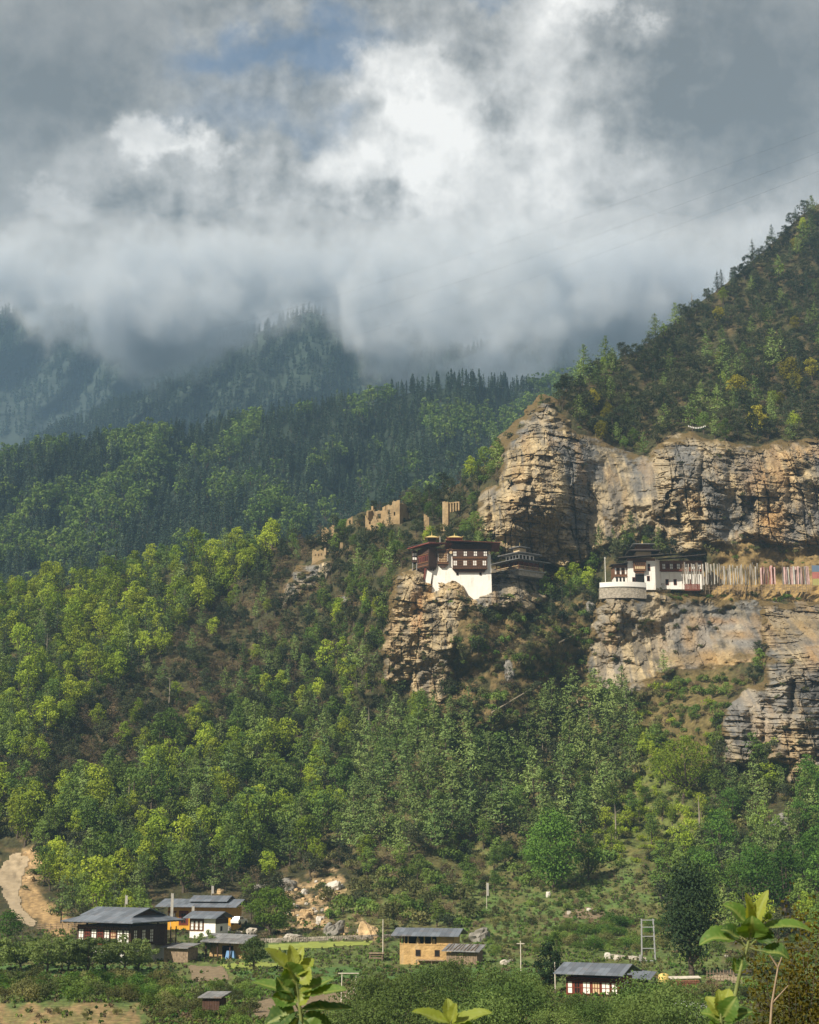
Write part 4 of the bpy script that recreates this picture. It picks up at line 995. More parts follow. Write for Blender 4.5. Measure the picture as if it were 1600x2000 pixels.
# ---- orange walled house behind it
def orange_house():
    r = thing('orange_house', 'low orange walled house under a broad pale tin roof', 'house', at(398, 1808, 296), math.radians(-12)); r.scale = (.84,) * 3
    MB().box(-7.2, 7.4, -3.4, 4, -2, 4.0).build('wall', MT['yellow'], r)
    b = MB(); b.box(-4.6, -2.4, -3.47, -3.403, .2, 3.3); b.box(-7.2, -5.2, -3.6, -3.403, 2.9, 3.2); b.build('timber_panel', MT['red'], r)
    window(r, -6.2, 1.2, 1.6, 1.6, -3.4, 3, 2, 'brown', 'panel'); window(r, -3.5, .6, 1.2, 2.2, -3.403 - .067, 2, 3, 'red', 'dark'); window(r, 1.6, 1.1, 1.4, 1.7, -3.4, 2, 2, 'red', 'panel'); window(r, 5.4, 1.1, 1.4, 1.7, -3.4, 2, 2, 'red', 'dark')
    d_ = MB(); d_.box(-1.6, -.5, -3.46, -3.403, 0, 2.3); d_.build('door', MT['timber'], r)
    b = MB(); gable(b, -9.4, 9.4, -5.8, 6.2, 4.3, 5.75, .14); roof = b.build('roof', MT['tin'], r)
    b = MB(); gable(b, -2.6, 6.4, -3.4, 3.8, 5.4, 6.5, .12); b.build('upper_roof', MT['tin'], roof)
    b = MB(); b.prism([(-2.8, 5.2), (3.2, 5.2), (.2, 6.3)], -2.2, 6.1, 'x'); b.build('gable_wall', MT['timber'], roof)
    p = thing('flag_pole', 'white flag on the roof of the orange walled house', 'flag pole', Vector(r.location) + Vector((1.3, 0, 5.4)))
    MB().bar((0, 0, 0), (0, 0, 1.9), .04).build('pole', MT['pole'], p); MB().box(.04, .4, -.012, .012, .4, 1.8).build('flag', MT['flagw'], p)
    # white annexe in front
    r = thing('annexe_house', 'small white annexe with pale lean roof before the orange house', 'house', at(408, 1823, 281), math.radians(-24)); r.scale = (.9,) * 3
    MB().box(-2.9, 2.9, -2.4, 2.4, -2, 2.9).build('wall', MT['white'], r)
    MB().box(-2.95, 0.3, -2.47, -2.403, .5, 2.9).build('timber_panel', MT['brown'], r)
    for x in (-2.3, -1.3, -.3): window(r, x, .7, .75, 1.8, -2.47, 1, 3, 'timber', 'panel')
    MB().box(2.905, 2.96, -2.4, 2.4, 1.9, 2.9).build('side_panel', MT['timber'], r)
    window(r, -.2, .5, .7, .9, 2.9, 1, 1, 'timber', 'dark', axis='x')
    b = MB(); gable(b, -3.9, 3.7, -3.5, 3.5, 3.05, 4.2, .12); b.build('roof', MT['tin'], r)
    b = MB(); b.prism([(-2.3, 2.9), (2.3, 2.9), (0, 3.85)], -2.7, 2.7, 'x'); b.build('gable_wall', MT['timber'], r)
    for k, (u, v, h) in enumerate(((333, 1800, 5.5), (374, 1815, 4.6))):
        p = thing('prayer_flag_pole', ('tall faded pole flag left of the orange house front', 'thin pole flag at the corner of the white annexe')[k], 'prayer flag', at(u, v + 6, 284), 0, 'pole flags by the houses')
        MB().bar((0, 0, -.5), (0, 0, h), .05).build('pole', MT['pole'], p); MB().box(.05, .42, -.015, .015, .8, h - .1).build('flag', MT['flagw'], p)
# ---- sheds and barns
def shed_things():
    r = thing('wood_shed', 'plank shed with flat tin roof beside the long farmhouse', 'shed', G(352, 1878), math.radians(-22))
    b = MB(); x = -2.0
    while x < 2.0: b.box(x, x + .36, -1.5, 1.5, -.5 + .4, 2.0); x += .38
    b.build('plank_wall', MT['plank'], r)
    MB().box(-1.9, 1.9, -1.4, 1.4, -1.2, -.1).build('stone_base', MT['mud'], r)
    b = MB(); b.hexa([(-2.5, -2.1, 2.05), (2.5, -2.1, 2.05), (2.5, 2, 2.5), (-2.5, 2, 2.5)], [(-2.5, -2.1, 2.17), (2.5, -2.1, 2.17), (2.5, 2, 2.62), (-2.5, 2, 2.62)]); b.build('roof', MT['tinold'], r)
    r = thing('open_shed', 'orange walled shed with lean tin roof and blue tarpaulin', 'shed', G(446, 1872), math.radians(-14))
    MB().box(-3.0, 3.0, -.3, 2.0, -.6, 2.3).build('wall', MT['mud'], r)
    b = MB()
    for x in (-3.1, -1.2, .8, 3.0): b.box(x - .08, x + .08, -1.6, -1.44, -.6, 2.45)
    b.build('post', MT['timber'], r)
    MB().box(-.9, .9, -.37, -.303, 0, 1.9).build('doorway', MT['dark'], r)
    b = MB(); b.hexa([(-3.8, -2.3, 2.5), (3.8, -2.3, 2.3), (3.8, 2.3, 3.3), (-3.8, 2.3, 3.5)], [(-3.8, -2.3, 2.62), (3.8, -2.3, 2.42), (3.8, 2.3, 3.42), (-3.8, 2.3, 3.62)]); b.build('roof', MT['tinold'], r)
    b = MB(); b.frustum(-.2, 1.6, -1.4, -.4, -.6, 1.2, .35, .2); o = b.build('tarpaulin', MT['blue'], None); o.location = r.location; o.rotation_euler = r.rotation_euler
    tag(o, 'blue tarpaulin hung over goods in the open shed', 'tarpaulin')
    o = MB(); o.frustum(-.8, .8, -.6, .6, -.3, .9, .2, .2); q = o.build('water_tank', MT['blue'], None); q.location = tuple(G(303, 1872)); tag(q, 'pale blue drum cover against the long farmhouse end', 'tank')
    # mud barn
    r = thing('mud_barn', 'two storey mud walled barn with open hay loft and slim tin roof', 'barn', G(840, 1880), math.radians(-14)); r.scale = (.86,) * 3
    b = MB(); w, d = 9.6, 5.2
    MB().box(-w / 2, w / 2, -d / 2, d / 2, -.8, 3.1).build('wall', MT['mud'], r)
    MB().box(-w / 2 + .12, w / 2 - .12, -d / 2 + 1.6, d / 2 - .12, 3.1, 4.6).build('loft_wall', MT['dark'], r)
    b = MB(); b.box(-w / 2, w / 2, -d / 2 - .05, -d / 2 + .2, 3.103, 3.3)
    for x in (-4.7, -4.0, -3.3, -1.6, -.4, .9, 1.9, 4.6): b.box(x - .1, x + .1, -d / 2, -d / 2 + .2, 3.303, 4.65)
    b.box(2.0, 4.5, -d / 2, -d / 2 + .12, 3.303, 4.5); b.box(w / 2 - .2, w / 2, -d / 2 + .25, d / 2, 3.11, 4.65)
    b.build('loft_frame', MT['mud'], r)
    for x in (-1.5, 1.9): window(r, x, 1.2, .9, 1.1, -d / 2, 1, 1, 'timber', 'dark')
    b = MB(); b.frustum(-2.0, -1.3, -2.3, -1.6, 3.31, 4.2, .15, .1); b.build('grain_sack', MT['cream'], r)
    b = MB(); b.frustum(.9, 1.5, -2.3, -1.6, 3.31, 4.1, .15, .1); b.build('grain_sack', MT['cream'], r)
    b = MB(); gable(b, -w / 2 - 1.3, w / 2 + 1.2, -d / 2 - 1.2, d / 2 + 1.6, 4.75, 5.85, .14); b.build('roof', MT['tin'], r)
    b = MB(); b.prism([(-2.4, 4.66), (2.6, 4.66), (.2, 5.6)], w / 2 - .3, w / 2 + .1, 'x'); b.build('gable_wall', MT['timber'], r)
    b = MB(); b.box(-1.6, 4.2, -d / 2 - 1.4, -d / 2 - .1, .55, .67)
    for x in (-1.5, 1.2, 4.0): b.box(x - .06, x + .06, -d / 2 - 1.3, -d / 2 - 1.18, -.6, .55)
    b.build('bench_rack', MT['plank'], r)
    r = thing('plank_lean_to', 'upright plank shed leaning on the mud barn', 'shed', G(908, 1883), math.radians(-18)); r.scale = (.85,) * 3
    b = MB(); x = -2.7
    while x < 2.6:
        h = 2.0 + R5.uniform(-.1, .1); b.box(x, x + .26, -1.8 + R5.uniform(-.04, .04), -1.7, -.6, h); x += .3
    y = -1.6
    while y < 1.6: b.box(2.6, 2.7, y, y + .26, -.6, 2.2); y += .3
    b.build('plank_wall', MT['plank'], r)
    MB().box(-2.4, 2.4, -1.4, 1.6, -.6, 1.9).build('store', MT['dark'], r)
    b = MB(); b.hexa([(-3.3, -2.6, 2.15), (3.3, -2.6, 2.1), (3.2, 1.9, 3.0), (-3.3, 1.9, 3.05)], [(-3.3, -2.6, 2.27), (3.3, -2.6, 2.22), (3.2, 1.9, 3.12), (-3.3, 1.9, 3.17)]); b.build('roof', MT['tinold'], r)
    b = MB()
    for k in range(9): x = -2.6 + k * .62; b.bar((x, -2.6 + R5.uniform(0, .5), 2.36), (x + R5.uniform(-.3, .3), 1.6, 3.18), .06, 5)
    b.build('roof_pole', MT['plank'], r)
    # stilt hut, bottom
    r = thing('stilt_hut', 'tiny plank hut on stilts in the lower field', 'hut', G(418, 1990), math.radians(-20))
    b = MB()
    for x in (-.8, .8):
        for y in (-.6, .6): b.box(x - .06, x + .06, y - .06, y + .06, -.6, .9)
    b.build('stilt', MT['timber'], r)
    b = MB()
    for k in range(7): b.box(-.95 + k * .27, -.95 + k * .27 + .25, -.75, .75, .9, 1.95)
    b.build('plank_wall', MT['timber'], r)
    b = MB(); b.hexa([(-1.3, -1.1, 2.0), (1.3, -1.1, 2.05), (1.3, 1.1, 2.45), (-1.3, 1.1, 2.4)], [(-1.3, -1.1, 2.08), (1.3, -1.1, 2.13), (1.3, 1.1, 2.53), (-1.3, 1.1, 2.48)]); b.build('roof', MT['tinold'], r)
    # log crib by the flag pole
    r = thing('log_crib', 'small square crib of stacked logs by the barn pole', 'crib', G(736, 1876), math.radians(-8))
    b = MB()
    for k in range(4):
        for s_ in (-1, 1):
            if k % 2: b.bar((-1.1, s_ * .6, .15 + k * .22), (1.1, s_ * .6, .15 + k * .22), .1, 6)
            else: b.bar((s_ * .95, -.8, .15 + k * .22), (s_ * .95, .8, .15 + k * .22), .1, 6)
    b.build('log', MT['plank'], r); MB().box(-1.2, 1.2, -.9, .9, 1.05, 1.13).build('cover', MT['plank'], r)
def red_farmhouse():
    r = thing('red_farmhouse', 'red timbered farmhouse with white panels half hidden by willows', 'house', at(1172, 1950, 186), math.radians(-24)); r.scale = (.79,) * 3
    w, d = 7.4, 6.4
    MB().box(-w / 2, w / 2, -d / 2, d / 2, -2, .55).build('ground_floor_wall', MT['white'], r)
    MB().box(-w / 2 - .3, w / 2 + .3, -d / 2 - .3, d / 2 + .2, .55, 3.15).build('upper_wall', MT['red'], r)
    yf = -d / 2 - .3
    dentils(-w / 2 - .2, w / 2 + .2, yf, 2.75, .42, .2, .25).build('cornice', MT['timber'], r)
    dentils(-w / 2 - .2, w / 2 + .2, yf, 0.6, .42, .2, .12, .12).build('lower_cornice', MT['timber'], r)
    for x, wd, pn, c in ((-3.4, .8, 'panel', 1), (-2.3, .9, 'dark', 2), (-.9, 1.2, 'panel', 2), (.55, 1.2, 'cream', 3), (2.0, 1.3, 'panel', 2), (3.3, .95, 'panel', 2)): window(r, x, .85, wd, 1.75, yf, c, 2, 'red', pn)
    xr = w / 2 + .3
    for y in (-2.2, -.7, .8): window(r, y, .85, .8, 1.75, xr, 1, 3, 'timber', 'panel', axis='x')
    b = MB()
    for x in (-3.4, 0, 3.4):
        for y in (-2.6, 2.4): b.box(x - .1, x + .1, y - .1, y + .1, 3.15, 3.75)
    b.box(-2.6, 2.6, -2.2, 2.2, 3.15, 3.9); b.build('attic_posts', MT['timber'], r)
    b = MB(); gable(b, -w / 2 - 1.7, w / 2 + 1.4, -d / 2 - 1.9, d / 2 + 1.8, 3.75, 5.0, .12); roof = b.build('roof', MT['tin'], r)
    b = MB(); b.prism([(-3.6, 3.55), (3.5, 3.55), (0, 4.75)], w / 2 - .2, w / 2 + .2, 'x'); b.build('gable_wall', MT['timber'], roof)
    r2 = thing('tin_porch', 'low sloping tin porch behind the red farmhouse', 'porch', at(1240, 1925, 196), math.radians(-24))
    b = MB(); b.hexa([(-2.2, -1.4, 1.0), (2.4, -1.4, .8), (2.4, 1.6, 1.5), (-2.2, 1.6, 1.7)], [(-2.2, -1.4, 1.1), (2.4, -1.4, .9), (2.4, 1.6, 1.6), (-2.2, 1.6, 1.8)]); b.build('roof', MT['tin'], r2)
    b = MB()
    for x in (-2, 2.2):
        for y in (-1.2, 1.4): b.box(x - .07, x + .07, y - .07, y + .07, -1.5, .85)
    b.build('post', MT['timber'], r2)

# ---- the white monastery on the rock tower
def monastery():
    S = 415 / FPX * 1.0                                            # metres per photo pixel there
    o = at(885, 1160, 413)
    r = thing('cliff_monastery', 'white walled monastery with dark timber bays and red roofs on the rock tower', 'monastery', o)
    X = lambda u: (u - 885) * S
    Z = lambda v: (1160 - v) * S * 1.02
    b = MB()
    b.hexa([(X(842), 0.2, Z(1182)), (X(962), 0.2, Z(1182)), (X(962), 9, Z(1182)), (X(842), 9, Z(1182))], [(X(846.5), .55, Z(1072)), (X(960), .55, Z(1072)), (X(960), 9, Z(1072)), (X(846.5), 9, Z(1072))])
    b.build('wall', MT['white'], r)
    # the big central bay
    x0, x1 = X(884.5), X(952.5); y = -.55
    b = MB(); b.box(x0, x1, y, .9, Z(1112), Z(1071.5))
    for k in range(3): b.box(x0 + .25 + .25 * k, x1 - .25 - .25 * k, y + .2 + .12 * k, .9, Z(1112) - .28 * (k + 1), Z(1112) - .28 * k - .003)
    bay = b.build('timber_bay', MT['timber'], r)
    b = MB()
    for z in (1112, 1092, 1090, 1075): b.box(x0 - .12, x1 + .12, y - .14, y - .003, Z(z), Z(z) + .24)
    x = x0
    while x < x1: b.box(x, x + .22, y - .3, y - .144, Z(1111), Z(1111) + .2); b.box(x, x + .22, y - .26, y - .144, Z(1091) + .06, Z(1091) + .26); x += .5
    b.build('cornice', MT['brown'], bay)
    for u in (889, 909.5, 929.5, 949):
        window(bay, X(u), Z(1087), 1.05, 1.45, y, 2, 2, 'timber', 'panel', bar=.1)
    for k, u in enumerate((889.5, 899, 909, 918.5, 928, 937.5, 947)):
        if k % 2 == 0: window(bay, X(u), Z(1105.5), 1.12, 1.5, y, 2, 2, 'brown', 'panel', bar=.1)
        else: window(bay, X(u), Z(1105.5), 1.25, 1.5, y, 4, 2, 'brown', 'dark', bar=.1)
    # white wall apron scallops and drain windows
    for u in (894, 939.5): window(r, X(u), Z(1123), .62, .95, .32, 1, 1, 'timber', 'dark')
    # middle bay
    x0, x1 = X(854.5), X(876.5); y = -.25
    b = MB(); b.box(x0, x1, y, .9, Z(1102), Z(1072))
    for k in range(3): b.box(x0 + .22 + .3 * k, x1 - .22 - .3 * k, y + .15, .9, Z(1102) - .3 * (k + 1), Z(1102) - .3 * k - .003)
    bay2 = b.build('timber_bay', MT['timber'], r)
    window(bay2, X(865.5), Z(1099), 2.4, 2.7, y, 5, 4, 'brown', 'cream', bar=.2)
    for u in (856.6, 874.4): window(bay2, X(u), Z(1097), .42, 2.3, y, 1, 3, 'brown', 'panel', bar=.08)
    b = MB(); b.box(x0 - .1, x1 + .1, y - .12, y - .003, Z(1102), Z(1102) + .22); b.box(x0 - .1, x1 + .1, y - .12, y - .003, Z(1075), Z(1075) + .3); b.build('cornice', MT['brown'], bay2)
    for u, zz in ((881.2, 1081), (956.6, 1081)):
        b = MB(); b.box(X(u) - .55, X(u) + .55, -.1, .9, Z(zz), Z(1071)); b.build('timber_corner', MT['timber'], r)
        b = MB(); b.bar((X(u), -.18, Z(1079)), (X(u), -.104, Z(1079)), .42, 12); b.build('round_emblem', MT['cream'], r)
    # left wing, turned to the valley
    ang = math.radians(36); ca, sa = math.cos(ang), math.sin(ang)
    cx, cy = X(837.5), -1.6
    def wq(px, py): return (cx + ca * px - sa * py, cy + sa * px + ca * py)          # px along the right face, -py along the left face
    def wbox(mb, px0, px1, py0, py1, z0, z1):
        q = [wq(px0, py0), wq(px1, py0), wq(px1, py1), wq(px0, py1)]
        mb.hexa([(*p, z0) for p in q], [(*p, z1) for p in q])
    b = MB(); wbox(b, 0, 2.7, 0, 5.2, Z(1108), Z(1070))
    for k in range(3): wbox(b, .25 + .25 * k, 2.7, .25 + .25 * k, 5.0, Z(1108) - .3 * (k + 1), Z(1108) - .3 * k - .003)
    wing = b.build('timber_wing', MT['timber'], r)
    b = MB(); wbox(b, -.14, -.003, .1, 5.1, Z(1106), Z(1104)); wbox(b, -.14, -.003, .1, 5.1, Z(1084), Z(1082.5)); wbox(b, -.14, -.003, .1, 5.1, Z(1099), Z(1097))
    b.build('cornice', MT['brown'], wing)
    for k in range(6):
        b = MB(); y0 = .3 + k * .8; wbox(b, -.10, -.003, y0, y0 + .12, Z(1096.5), Z(1085.5)); wbox(b, -.10, -.003, y0 + .5, y0 + .62, Z(1096.5), Z(1085.5)); wbox(b, -.10, -.003, y0 + .12, y0 + .5, Z(1087), Z(1085.5)); wn = b.build('window', MT['redtin'], wing)
        b = MB(); wbox(b, -.03, -.002, y0 + .12, y0 + .5, Z(1096.5), Z(1087)); b.build('pane', MT['dark'], wn)
    # white leg below the wing and red drain stain
    b = MB(); b.hexa([(X(827), -.2, Z(1146)), (X(840), -.2, Z(1146)), (X(840), 3, Z(1146)), (X(827), 3, Z(1146))], [(X(831), .1, Z(1108)), (X(846), .1, Z(1108)), (X(846), 3, Z(1108)), (X(831), 3, Z(1108))]); b.build('buttress', MT['white'], r)
    b = MB(); b.hexa([(X(825), -.3, Z(1142)), (X(828.5), -.3, Z(1142)), (X(828.5), 1, Z(1142)), (X(825), 1, Z(1142))], [(X(829), -.2, Z(1110)), (X(833), -.2, Z(1110)), (X(833), 1, Z(1110)), (X(829), 1, Z(1110))]); b.build('red_buttress', MT['redtin'], r)
    # porch at the far left
    b = MB(); b.box(X(804), X(815), 3, 6, Z(1094), Z(1072)); pc = b.build('side_porch', MT['timber'], r)
    for z in (1090, 1082): window(pc, X(809.5), Z(z), 1.3, .95, 3, 2, 1, 'timber', 'panel', bar=.1)
    b = MB(); b.box(X(805), X(806.5), 3.2, 5.5, Z(1110), Z(1094)); b.box(X(813), X(814.5), 3.2, 5.5, Z(1110), Z(1094)); b.build('post', MT['grey'], pc)
    # roofs: wide boards seen from below
    def roof(u0, u1, v0, v1, vr, yy0, yy1, mat, th=.1, nm='roof', under='timber'):
        x0, x1 = X(u0), X(u1)
        b = MB(); ym = (yy0 + yy1) / 2
        b.hexa([(x0, yy0, Z(v0)), (x1, yy0, Z(v1)), (x1, ym, Z(vr)), (x0, ym, Z(vr))], [(x0, yy0, Z(v0) + th), (x1, yy0, Z(v1) + th), (x1, ym, Z(vr) + th), (x0, ym, Z(vr) + th)])
        b.hexa([(x0, ym, Z(vr)), (x1, ym, Z(vr)), (x1, yy1, Z(v1)), (x0, yy1, Z(v0))], [(x0, ym, Z(vr) + th), (x1, ym, Z(vr) + th), (x1, yy1, Z(v1) + th), (x0, yy1, Z(v0) + th)])
        o_ = b.build(nm, MT[mat], r)
        b = MB(); b.hexa([(x0 + .1, yy0 + .1, Z(v0) - .12), (x1 - .1, yy0 + .1, Z(v1) - .12), (x1 - .1, ym, Z(vr) - .12), (x0 + .1, ym, Z(vr) - .12)], [(x0 + .1, yy0 + .1, Z(v0) - .003), (x1 - .1, yy0 + .1, Z(v1) - .003), (x1 - .1, ym, Z(vr) - .003), (x0 + .1, ym, Z(vr) - .003)]); b.build('eave_board', MT[under], o_)
        return o_
    roof(871, 981, 1058, 1063, 1054, -2.6, 11, 'redtin')
    b = MB(); b.box(X(884), X(962), .2, 8, Z(1071.3), Z(1062)); b.build('attic', MT['timber'], r)
    b = MB()
    for (a0, a1, zz, yy) in ((795, 872, 1066, -3.6),):
        b.hexa([(X(a0), 1.5, Z(1070)), (X(838), yy, Z(1065)), (X(873), -.8, Z(1062)), (X(846), 9, Z(1058))], [(X(a0), 1.5, Z(1070) + .22), (X(838), yy, Z(1065) + .22), (X(873), -.8, Z(1062) + .22), (X(846), 9, Z(1058) + .22)])
    b.build('wing_roof', MT['redtin'], r)
    b = MB(); b.hexa([(X(796), 4, Z(1063)), (X(838), 0, Z(1059)), (X(862), 5, Z(1058)), (X(825), 10, Z(1055))], [(X(796), 4, Z(1063) + .2), (X(838), 0, Z(1059) + .2), (X(862), 5, Z(1058) + .2), (X(825), 10, Z(1055) + .2)]); b.build('upper_wing_roof', MT['shingle'], r)
    for (u, hw, vb, vt, vp, bm_, rm) in ((844, 8, 1060, 1046, 1030, 'timber', 'gold'), (889.5, 9.5, 1056, 1046, 1041, 'redtin', 'gold')):
        b = MB(); b.box(X(u - hw), X(u + hw), 3, 3 + 2 * hw * S, Z(vb), Z(vt)); ln = b.build('roof_lantern', MT[bm_], r)
        b = MB(); k = hw + 6.5; yy = 3 + hw * S
        c = k * S
        b.hexa([(X(u) - c, yy - c, Z(vt) + .05), (X(u) + c, yy - c, Z(vt) + .05), (X(u) + c, yy + c, Z(vt) + .05), (X(u) - c, yy + c, Z(vt) + .05)], [(X(u) - c * .3, yy - c * .3, Z(vt) + .75), (X(u) + c * .3, yy - c * .3, Z(vt) + .75), (X(u) + c * .3, yy + c * .3, Z(vt) + .75), (X(u) - c * .3, yy + c * .3, Z(vt) + .75)])
        for sx in (-1, 1):
            for sy in (-1, 1): b.bar((X(u) + sx * c * .92, yy + sy * c * .92, Z(vt) + .1), (X(u) + sx * c * 1.1, yy + sy * c * 1.1, Z(vt) + .42), .1, 5, .03)
        lr = b.build('lantern_roof', MT[rm], ln)
        b = MB(); b.bar((X(u), yy, Z(vt) + .7), (X(u), yy, Z(vt) + 1.2), .22, 8, .12); b.bar((X(u), yy, Z(vt) + 1.2), (X(u), yy, max(Z(vp), Z(vt) + 1.7)), .07, 6, .02); b.build('finial', MT['gold'], lr)
    b = MB(); b.bar((X(860), 1, Z(1062)), (X(860), 1, Z(1046)), .06); b.build('white_post', MT['white'], r)
def small_temple():
    D_ = 424.0; S = D_ / FPX
    r = thing('small_temple', 'small two tiered temple with verandah and grey tiled roofs beside the monastery', 'temple', at(1013, 1119, D_), math.radians(37))
    k = 1 / 7.07
    h = lambda v: (1119 - v) * k * 1.02
    MB().box(0, 9.5, 0, 9.5, h(1123), h(1113)).build('plinth', MT['stone'], r)
    b = MB(); b.box(-.35, 9.85, -.35, 9.85, h(1113), h(1111)); b.build('floor_edge', MT['grey'], r)
    MB().box(1.1, 8.4, 1.1, 8.4, h(1111), h(1093)).build('wall', MT['red'], r)
    b = MB()
    for t in np.linspace(0.1, 9.4, 6):
        b.box(t - .1, t + .1, -.1, .1, h(1111), h(1094))
        if t > .3: b.box(-.1, .1, t - .1, t + .1, h(1111), h(1094))
    b.build('post', MT['brown'], r)
    b = MB()
    for z in (1104, 1109.5):
        b.box(.103, 9.3, -.05, .05, h(z), h(z) + .1); b.box(-.05, .05, .103, 9.3, h(z), h(z) + .1)
    for t in np.arange(.5, 9.3, .45):
        b.box(t, t + .06, -.03, .03, h(1109.5) + .1, h(1104)); b.box(-.03, .03, t, t + .06, h(1109.5) + .1, h(1104))
    b.build('railing', MT['cream'], r)
    for t in (2.4, 4.4, 6.6): window(r, t, h(1108), 1.0, 1.3, 1.1, 2, 2, 'timber', 'dark'); window(r, t, h(1108), 1.0, 1.3, 1.1, 2, 2, 'timber', 'dark', axis='-x')
    def tier(c, half, z0, z1, inner, mat, nm, par):
        b = MB(); b.frustum(c - half, c + half, c - half, c + half, z0, z0 + .16, 0, 0); b.frustum(c - half, c + half, c - half, c + half, z0 + .163, z1, half - inner, half - inner); return b.build(nm, MT[mat], par)
    lower = tier(4.75, 6.3, h(1093.5), h(1089), 3.4, 'tinold', 'roof', r)
    up = MB().box(1.9, 7.6, 1.9, 7.6, h(1090), h(1078)).build('upper_wall', MT['white'], r)
    for t in (2.6, 3.9, 5.2, 6.7): window(up, t, h(1087.5), .75, 1.15, 1.9, 1, 1, 'timber', 'dark', bar=.08); window(up, t, h(1087.5), .75, 1.15, 1.9, 1, 1, 'timber', 'dark', axis='-x', bar=.08)
    tier(4.75, 4.5, h(1077), h(1071), 1.9, 'tinold', 'upper_roof', r)
    ln = MB().box(3.5, 6, 3.5, 6, h(1072), h(1063)).build('roof_lantern', MT['cream'], r)
    lr = tier(4.75, 2.2, h(1062), h(1057.5), .5, 'tinold', 'lantern_roof', ln)
    MB().bar((4.75, 4.75, h(1058)), (4.75, 4.75, h(1050)), .08, 6, .02).build('finial', MT['gold'], lr)
def right_temple():
    D_ = 424.0; k = 1 / 7.07
    r = thing('ledge_temple', 'white temple with brown timber bays and a yellow roof lantern on the ledge', 'temple', at(1250, 1138, D_))
    X = lambda u: (u - 1250) * k
    Z = lambda v: (1138 - v) * k * 1.02
    MB().box(X(1227), X(1281), 0, 8, Z(1152), Z(1090)).build('wall', MT['white'], r)
    b = MB(); b.hexa([(X(1281), 0, Z(1152)), (X(1296), 3.4, Z(1152)), (X(1296), 9, Z(1152)), (X(1281), 9, Z(1152))], [(X(1281), 0, Z(1090)), (X(1295), 3.2, Z(1090)), (X(1295), 9, Z(1090)), (X(1281), 9, Z(1090))]); b.build('side_wall', MT['white'], r)
    MB().box(X(1296), X(1378), 3.4, 9, Z(1147), Z(1112.5)).build('wing_wall', MT['white'], r)
    wg = MB().box(X(1293), X(1379), 2.9, 8.6, Z(1112), Z(1091)).build('wing_timber', MT['brown'], r)
    for u in (1302, 1317, 1331, 1346, 1361, 1373): window(wg, X(u), Z(1108), .95, 1.6, 2.9, 2, 2, 'timber', 'panel', bar=.1)
    for u in (1309.5, 1324): window(wg, X(u), Z(1106), .8, 1.3, 2.9, 2, 2, 'red', 'dark', bar=.1)
    b = MB(); b.box(X(1293), X(1379), 2.75, 2.897, Z(1112), Z(1110)); b.build('sill_beam', MT['red'], wg)
    for u in (1308, 1324, 1352): window(r, X(u), Z(1139), .9, 1.7, 3.4, 1, 1, 'red', 'dark', bar=.12)
    left = MB().box(X(1200), X(1227) - .004, 1.0, 7, Z(1125), Z(1102)).build('timber_wing', MT['brown'], r)
    MB().box(X(1201), X(1226), 1.3, 7, Z(1152), Z(1125) - .003).build('lower_wall', MT['white'], r)
    for u in (1203.5, 1208.5, 1213.5, 1218.5, 1223.5): window(left, X(u), Z(1121), .62, 2.0, 1.0, 1, 2, 'brown', 'panel' if u in (1203.5, 1223.5, 1213.5) else 'dark', bar=.09)
    b = MB()
    for u in (1206, 1213, 1220): b.box(X(u) - .25, X(u) + .25, 1.2, 1.297, Z(1138), Z(1126))
    b.build('doorway', MT['dark'], r)
    hb = MB().box(X(1238), X(1262), -.9, -.003, Z(1116), Z(1099)).build('hanging_bay', MT['brown'], r)
    b = MB(); b.box(X(1241), X(1259), -.6, -.003, Z(1120), Z(1116) - .003); b.build('bracket', MT['brown'], hb)
    window(hb, X(1250), Z(1113), 3.0, 1.0, -.9, 5, 1, 'brown', 'cream', bar=.1); window(hb, X(1250), Z(1105), 3.0, .7, -.9, 5, 1, 'brown', 'dark', bar=.1)
    b = MB(); b.box(X(1237), X(1263), -1.0, -.003, Z(1099), Z(1096)); b.build('cornice', MT['timber'], hb)
    MB().box(X(1227) - .1, X(1281) + .1, -.12, -.003, Z(1095), Z(1090)).build('timber_band', MT['brown'], r)
    window(r, X(1269), Z(1115), .7, 2.0, 0, 1, 2, 'red', 'dark'); window(r, X(1267), Z(1135), .8, 1.5, 0, 1, 1, 'red', 'dark'); window(r, X(1238), Z(1137), .8, 1.4, 0, 1, 1, 'red', 'dark')
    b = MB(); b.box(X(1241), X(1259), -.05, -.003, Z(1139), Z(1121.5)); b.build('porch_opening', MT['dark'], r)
    b = MB(); b.hexa([(X(1207), -2.3, Z(1092)), (X(1296), -2.3, Z(1085)), (X(1340), 5, Z(1076)), (X(1216), 9, Z(1084))], [(X(1207), -2.3, Z(1092) + .2), (X(1296), -2.3, Z(1085) + .2), (X(1340), 5, Z(1076) + .2), (X(1216), 9, Z(1084) + .2)]); b.build('roof', MT['shingle'], r)
    b = MB(); b.hexa([(X(1283), .4, Z(1092)), (X(1384), 1.0, Z(1081)), (X(1386), 9, Z(1076)), (X(1296), 9, Z(1082))], [(X(1283), .4, Z(1092) + .2), (X(1384), 1.0, Z(1081) + .2), (X(1386), 9, Z(1076) + .2), (X(1296), 9, Z(1082) + .2)]); b.build('wing_roof', MT['shingle'], r)
    b = MB(); b.hexa([(X(1194), -.4, Z(1103)), (X(1228), -.4, Z(1100)), (X(1228), 7, Z(1096)), (X(1196), 7, Z(1099))], [(X(1194), -.4, Z(1103) + .16), (X(1228), -.4, Z(1100) + .16), (X(1228), 7, Z(1096) + .16), (X(1196), 7, Z(1099) + .16)]); b.build('porch_roof', MT['shingle'], r)
    ln = MB().box(X(1246), X(1276), 1.5, 5.5, Z(1090), Z(1075)).build('roof_lantern', MT['cream'], r)
    c, yy = X(1261), 3.5
